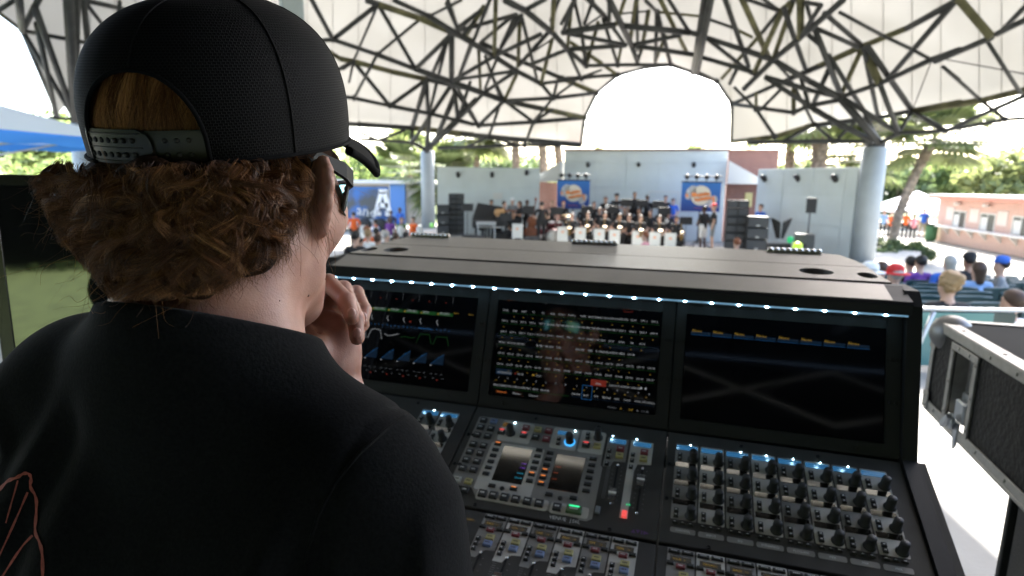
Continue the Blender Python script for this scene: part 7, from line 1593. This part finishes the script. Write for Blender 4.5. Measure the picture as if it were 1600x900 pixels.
# the nape: hairs thinning out on the skin of the neck
for i in range(900):
    x0 = rngh.uniform(176, 474); y0 = float(np.interp(x0, [176, 190, 232, 292, 342, 372, 402, 436, 452, 474], [440, 446, 452, 452, 444, 424, 408, 396, 362, 320]))-rngh.uniform(0, 22); L_ = rngh.uniform(14, 44); dx = rngh.normal()*10-4*(x0 < 300)+3; cv = rngh.normal()*9; P = []
    for t in np.linspace(0, 1, 9):
        h, nn, _, _ = sb.ray_cast(Vector(CAM), Vector(ray(x0+dx*t+cv*math.sin(PI*t), y0+L_*t)).normalized())
        if h is None: break
        if P and (h-P[-1]).length > .012: break
        P.append(h+(nn if nn.dot(Vector(CAM)-h) > 0 else -nn)*(.0012+.004*(1-t)))
    if len(P) > 4: strand(np.array([tuple(q) for q in P]), rngh.uniform(.00012, .0002), toward_cam(np.array(P[0])), rngh.uniform(.2, .7))
vv = []; ff = []; o = 0
tn_ = []
for P, w, fc, tone_ in RB:
    tn_.append(np.full(3*len(P), tone_, np.float32))
    k = len(P); T = np.gradient(P, axis=0); fc = fc+rngh.normal(size=3)*.75; A = np.cross(T, fc); A /= np.linalg.norm(A, axis=1)[:, None]+1e-9; B = np.cross(A, T/(np.linalg.norm(T, axis=1)[:, None]+1e-9)); rr = (w*np.linspace(1, .35, k))[:, None]
    vv.append(np.stack([P-A*rr, P+B*rr*.7, P+A*rr], 1).reshape(-1, 3)); i = np.arange(k-1)*3+o
    ff.append(np.stack([np.stack([i, i+1, i+4, i+3], 1), np.stack([i+1, i+2, i+5, i+4], 1)], 1).reshape(-1, 4)); o += 3*k
vv = np.concatenate(vv).astype(np.float32); ff = np.concatenate(ff).astype(np.int32)
me = bpy.data.meshes.new('hair_strands'); me.vertices.add(len(vv)); me.vertices.foreach_set('co', vv.ravel()); me.loops.add(ff.size); me.loops.foreach_set('vertex_index', ff.ravel()); me.polygons.add(len(ff)); me.polygons.foreach_set('loop_start', np.arange(len(ff))*4); me.polygons.foreach_set('use_smooth', np.ones(len(ff), bool)); me.materials.append(M_hair); me.update(calc_edges=True); ta = me.attributes.new('tone', 'FLOAT', 'POINT'); ta.data.foreach_set('value', np.concatenate(tn_))
tag(link('hair_strands', me, hair), kind='stuff'); print('hair strands', len(RB), 'faces', len(ff))
# ------------------------------------------------------------------ mix tent, monitor, road case
M_tentb = mat('black_tent_cloth', (.012, .012, .013), .9); M_alu = mat('brushed_aluminium', (.30, .29, .275), .5, .85, bump=.1, bs=400, var=.12, vs=40); M_pole = mat('grey_tent_pole', (.8, .8, .8), .5)
tn = thing('mix_tent', 'black pop-up tent standing over the mixing console and the man', 'tent', (.21, 1.372, 0), CYAW)
hx, y0_, y1_, ze, zp = 2.35, -3.5, 0., 2.45, 3.2
co = [(-hx, y0_), (hx, y0_), (hx, y1_), (-hx, y1_)]
for i in range(4):
    (xa, ya), (xb, yb_) = co[i], co[(i+1) % 4]; m = MB(); m.grid([[((xa+(xb-xa)*u)*(1-v), (ya+(yb_-ya)*u)*(1-v)-1.7*v, ze+(zp-ze)*v) for u in np.linspace(0, 1, 5)] for v in np.linspace(0, 1, 4)]); m.build('roof_panel', M_tentb, tn)
    m = MB(); m.tube([(xa*.99, ya*.99, ze-.05), ((xa+xb)*.25+xa*.49, (ya+yb_)*.25+ya*.49, ze-.42), ((xa+xb)*.495, (ya+yb_)*.495, ze-.05), ((xa+xb)*.25+xb*.49, (ya+yb_)*.25+yb_*.49, ze-.42), (xb*.99, yb_*.99, ze-.05)], .018, 6); m.build('scissor_brace', M_pole, tn)
    m = MB(); m.tube([(xa*.99, ya*.99, ze-.42), ((xa+xb)*.25+xa*.49, (ya+yb_)*.25+ya*.49, ze-.05), ((xa+xb)*.495, (ya+yb_)*.495, ze-.42), ((xa+xb)*.25+xb*.49, (ya+yb_)*.25+yb_*.49, ze-.05), (xb*.99, yb_*.99, ze-.42)], .018, 6); m.build('scissor_brace', M_pole, tn)
    m = MB(); m.tube([(xa*.99, ya*.99, ze-.02), (0, -1.7, zp-.05)], .02, 6); m.build('rafter', M_pole, tn)
    if i != 9: m = MB(); m.tube([(xa, ya, 0), (xa, ya, ze)], .025, 8); m.build('pole', M_pole, tn)
for (lo_, hi_) in (((-hx, y0_-.02, 1.25), (hx, y0_-.005, ze)), ((hx+.005, y0_, .02), (hx+.02, -.4, ze)), ((-hx-.02, y0_, 1.45), (-hx-.005, -1.0, ze))):  # unseen cloth walls added to darken the foreground
    m = MB(); m.box(lo_, hi_); m.build('shade_wall', M_tentb, tn)
for a, b2, r_ in (((-hx, -1.55, 2.62), (hx, -1.35, 2.50), .03), ((-hx, -1.0, 2.80), (hx, -2.6, 2.42), .035), ((1.0, -.4, 2.55), (1.75, -3.2, 2.40), .03), ((1.9, -.6, 2.5), (1.05, -2.9, 2.45), .025), ((-1.0, -.5, 2.5), (-.55, -3.3, 2.42), .03)):
    m = MB(); m.tube([a, b2], r_, 8); m.build('roof_pole', M_pole, tn)
# monitor at the left
mc = at(60, 420, .86); mo = thing('computer_monitor', 'black glossy computer monitor at the left edge, behind the curly hair', 'monitor', (mc.x, mc.y, 0))
a_, b_, c_ = at(-34, 272, .825), at(215, 283, .92), at(-60, 600, .80)
xa = Vector((b_.x-a_.x, b_.y-a_.y, 0)); Wm = xa.length; xa.normalize(); ya = Vector((-xa.y, xa.x, 0)); tilt = .04
up = (Vector((0, 0, 1))+ya*tilt).normalized(); Tm = frame(a_, xa, up); Tm.translation -= Vector((mc.x, mc.y, 0)); Hm = .345
m = MB(); m.box((0, -Hm, -.03), (Wm, 0, -.0005), 0, .004, Tm); m.build('housing', M_black, mo)
m = MB(); bz = .016; m.box((0, -bz, -.0004), (Wm, 0, .004), 0, .001, Tm); m.box((0, -Hm, -.0004), (bz, -bz, .004), 0, .001, Tm); m.box((Wm-bz, -Hm, -.0004), (Wm, -bz, .004), 0, .001, Tm); m.box((bz, -Hm, -.0004), (Wm-bz, -Hm+bz, .004), 0, .001, Tm); m.build('bezel', mat('gloss_black_bezel', (.004, .004, .004), .25), mo)
m = MB(); m.box((bz+.0002, -Hm+bz+.0002, -.0003), (Wm-bz-.0002, -bz-.0002, .0012), 0, 0, Tm); m.build('screen', mat('mirror_black_glass', (.006, .007, .006), .035, spec=1.0, coat=1.0), mo)
it = []; m = MB(); rr = random.Random(8)
def sqm(x, y, w_, h_, mi): m.add([tuple(Tm @ Vector(q)) for q in ((x, y, .0016), (x+w_, y, .0016), (x+w_, y+h_, .0016), (x, y+h_, .0016))], [(0, 1, 2, 3)], mi)
for r in range(4):
    for k in range(26): sqm(.05+(Wm-.1)*k/26, -Hm*.74-.012*r, .004, .0022 if r else .004, 1 if r != 2 else 7)
for k in range(40): sqm(.04+(Wm-.08)*k/40, -Hm*.90, (Wm-.08)/44, .0016, 4)
for k in range(5): sqm(.10+.06*k, -.06-.02*(k % 3), .02, .0012, 1)
sqm(.11, -.105, .09, .0008, 2); sqm(.11, -.09, .09, .0008, 2)
mg_ = m.build('screen_graphics', [mat('mon_'+str(i), (0, 0, 0), 1, emit=c, es=.03) for i, c in enumerate(((.8, .8, .8), (.6, .6, .6), (1, .3, .1), (1, .7, .1), (.1, .8, .1), (.1, .4, 1), (.1, .2, .5), (.9, .2, .1)))], mo); tag(mg_, kind='stuff')
m = MB(); m.box((-.14, -.02, .70), (.14, .16, .735), 0, .01); m.box((-.03, .07, .735), (.03, .10, 1.2), 0, .01); m.build('stand', M_black, mo)
tbm = thing('monitor_desk', 'dark side desk carrying the computer monitor, left of the man', 'desk', (mc.x-.1, mc.y+.1, 0)); m = MB(); m.box((-.5, -.25, .66), (.5, .4, .698), 0, .008); m.build('top', M_black, tbm)
for x_ in (-.46, .42):
    for y_ in (-.22, .34): m = MB(); m.box((x_, y_, 0), (x_+.04, y_+.04, .66)); m.build('leg', M_black, tbm)
# road case lid on a carpeted stand at the right
M_vinyl = mat('black_case_vinyl', (.009, .0085, .0085), .65, spec=.2, bump=1.0, bs=70, var=.25, vs=30); M_carp = mat('charcoal_carpet', (.05, .047, .047), .95, bump=1., bs=500, var=.4, vs=300); M_felt = mat('dark_grey_laminate', (.05, .048, .045), .9, spec=.05, bump=.3, bs=300)
A = at(1462, 500, 1.62); Bp = at(1640, 612, 1.08); A = Vector((A.x, A.y, A.z)); B_ = Vector((Bp.x, Bp.y, 0)); xa = Vector((B_.x-A.x, B_.y-A.y, 0)); Lc = xa.length+.25; xa.normalize(); ya = Vector((-xa.y, xa.x, 0))
rc = thing('road_case_lid', 'black flight case lid with aluminium edges and a recessed butterfly latch, at the right', 'road case', (A.x, A.y, 0), math.atan2(xa.y, xa.x))
zt = A.z; zb = at(1450, 640, 1.62).z; Dp = .62; Hc_ = zt-zb
def cb(lo, hi, nm, mt, bev=0.): m = MB(); m.box(lo, hi, 0, bev); return m.build(nm, mt, rc)
e_ = .022
lx0, lx1 = .150, .272
cb((.0, .004, zb+.0), (lx0, .020, zt-.001), 'side_panel', M_vinyl); cb((lx1, .004, zb), (Lc, .020, zt-.001), 'side_panel', M_vinyl)
cb((lx0, .034, zb+.05), (lx1, .036, zt-.03), 'latch_dish', M_alu); cb((lx0, .004, zt-.036), (lx1, .020, zt-.001), 'side_panel', M_vinyl)
cb((lx0-.001, .006, zb+.03), (lx0+.001, .036, zt-.034), 'latch_dish', M_alu); cb((lx1-.001, .006, zb+.03), (lx1+.001, .036, zt-.034), 'latch_dish', M_alu)
cb((.0, .02, zt-.012), (Lc, Dp, zt), 'top_panel', M_felt, .002)
cb((.002, .020, zb), (.014, Dp, zt-.013), 'end_panel', M_vinyl); cb((.002, Dp-.012, zb), (Lc, Dp, zt-.013), 'back_panel', M_vinyl)
cb((-.003, -.001, zt-e_), (Lc, .003, zt+.001), 'edge_profile', M_alu, .001); cb((-.003, -.001, zt+.0012), (Lc, .034, zt+.0042), 'edge_profile', M_alu, .001)
cb((-.003, .034, zt+.0012), (.024, Dp, zt+.0042), 'edge_profile', M_alu, .001); cb((.024, Dp-.025, zt+.0012), (Lc, Dp+.003, zt+.0042), 'edge_profile', M_alu, .001)
cb((-.003, -.001, zb-.002), (Lc, .003, zb+.020), 'edge_profile', M_alu, .001); cb((-.003, -.001, zb+.0205), (.018, .003, zt-e_-.0005), 'edge_profile', M_alu, .001); cb((-.0035, .0032, zb), (-.0005, .03, zt), 'edge_profile', M_alu, .0008); cb((-.003, -.001, zb-.012), (Lc, .024, zb-.0022), 'edge_profile', M_alu, .002)
# corner cap
m = MB(); P, lo_ = lattice((-.02, -.02, zt-.07), (.075, .075, zt+.02), .004); d = np.maximum(np.linalg.norm(P-np.array((.030, .030, zt-.028)), axis=-1)-.050, -(np.linalg.norm(P-np.array((.030, .030, zt-.028)), axis=-1)-.044)); d = np.maximum(d, np.minimum(np.minimum(P[..., 0]-.0-.032, P[..., 1]-.032), zt-.03-P[..., 2])); q5 = surface(d, lo_, .004); link('corner_cap', mesh_from('corner_cap', *q5, [mat('dull_corner_steel', (.16, .16, .16), .45, .8)]), rc)
for z0, z1 in ((zt-.075, zt-.022), (zb-.004, zb+.045)): cb((-.004, -.0045, z0), (.032, -.0012, z1), 'corner_plate', M_alu, .001)
# latch frame, rivets, hasp
m = MB(); z0, z1 = zb+.015, zt-.028; fr = [(lx0-.016, lx1+.016, z1-.016, z1+.002), (lx0-.016, lx0+.001, z0, z1-.0165), (lx1-.001, lx1+.016, z0, z1-.0165)]
for a, b2, c2, d2 in fr: cb((a, -.0030, c2), (b2, .0035, d2), 'latch_frame', M_alu, .0012)
rv = [(lx0-.008, z0+.02), (lx0-.008, (z0+z1)/2), (lx0-.008, z1-.02), (lx0+.03, z1-.006), (lx1-.03, z1-.006), (lx1+.008, z1-.02), (lx1+.008, (z0+z1)/2), (lx1+.008, z0+.02), (.008, zt-.06), (.022, zt-.035), (.010, zb+.03), (.022, zb+.008), (.34, zt-.011), (.46, zt-.011), (.60, zt-.011), (.075, zb+.009), (.34, zb+.009), (.48, zb+.009), (.62, zb+.009)]
rme = MB().lathe([(.0045, 0), (.0040, .0014), (.0022, .0024)], 10).mesh('rivet', M_alu)
for x_, z_ in rv: o = link('rivet', rme, rc); o.matrix_local = frame((x_, -.0046 if x_ < .03 else -.0031 if lx0-.02 < x_ < lx1+.02 else -.0012, z_), (1, 0, 0), (0, 0, 1))
for x_, y_ in ((.14, .017), (.36, .017), (.010, .2), (.010, .4)): o = link('rivet', rme, rc); o.matrix_local = Matrix.Translation((x_, y_, zt+.0042))
xm = (lx0+lx1)/2; M_zinc = mat('zinc_latch', (.42, .45, .47), .3, .95)
cb((xm-.038, .020, zb+.045), (xm+.038, .0335, zb+.10), 'latch_body', M_zinc, .003); cb((xm-.026, .004, zb+.03), (xm+.026, .0195, zb+.085), 'latch_body', M_zinc, .004)
m = MB(); m.lathe([(.020, 0), (.020, .007), (.014, .009)], 18, 0, frame((xm-.004, -.004, zb+.030), (1, 0, 0), (0, 0, 1))); m.prism([(-.026, -.006), (.026, -.006), (.026, .006), (-.026, .006)], .009, .020, 0, frame((xm-.004, -.004, zb+.030), (.7, 0, .7), (-.7, 0, .7))); m.build('butterfly_handle', M_zinc, rc)
m = MB(); m.prism([(-.012, 0), (.014, 0), (.010, -.055), (.0, -.070), (-.006, -.055)], 0, .005, 0, frame((xm+.014, .002, zb+.035), (1, 0, 0), (0, 0, 1))); m.build('hook', M_zinc, rc)
# carpeted stand underneath
sd = thing('case_stand', 'carpet covered black stand under the flight case lid at the right edge', 'stand', rc.location[:], math.atan2(xa.y, xa.x))
m = MB(); m.box((.43, .05, 0), (Lc+.1, Dp-.03, zb-.0135), 0, .01); m.build('body', M_carp, sd)
m = MB(); m.box((.415, .04, 0), (.4295, .07, zb-.014), 0, .002); m.build('corner_strip', M_black, sd)
# near railing between console and case
rl = thing('seat_rail', 'grey rail with a teal panel at the floor edge, between console and road case', 'railing', at_z(1447, 590, 0)); b0 = rl.location.copy()
m = MB(); m.tube([(-.10, .1, 0), (.06, .1, .52)], .018, 8); m.build('post', M_silver, rl)
m = MB(); m.tube([(-.5, .12, .54), (.9, .10, .54)], .016, 8); m.build('rail', M_silver, rl)
m = MB(); m.box((-.12, .16, .05), (.6, .17, .5), 0, .004); m.build('panel', mat('teal_plastic_panel', (.05, .16, .17), .35), rl)
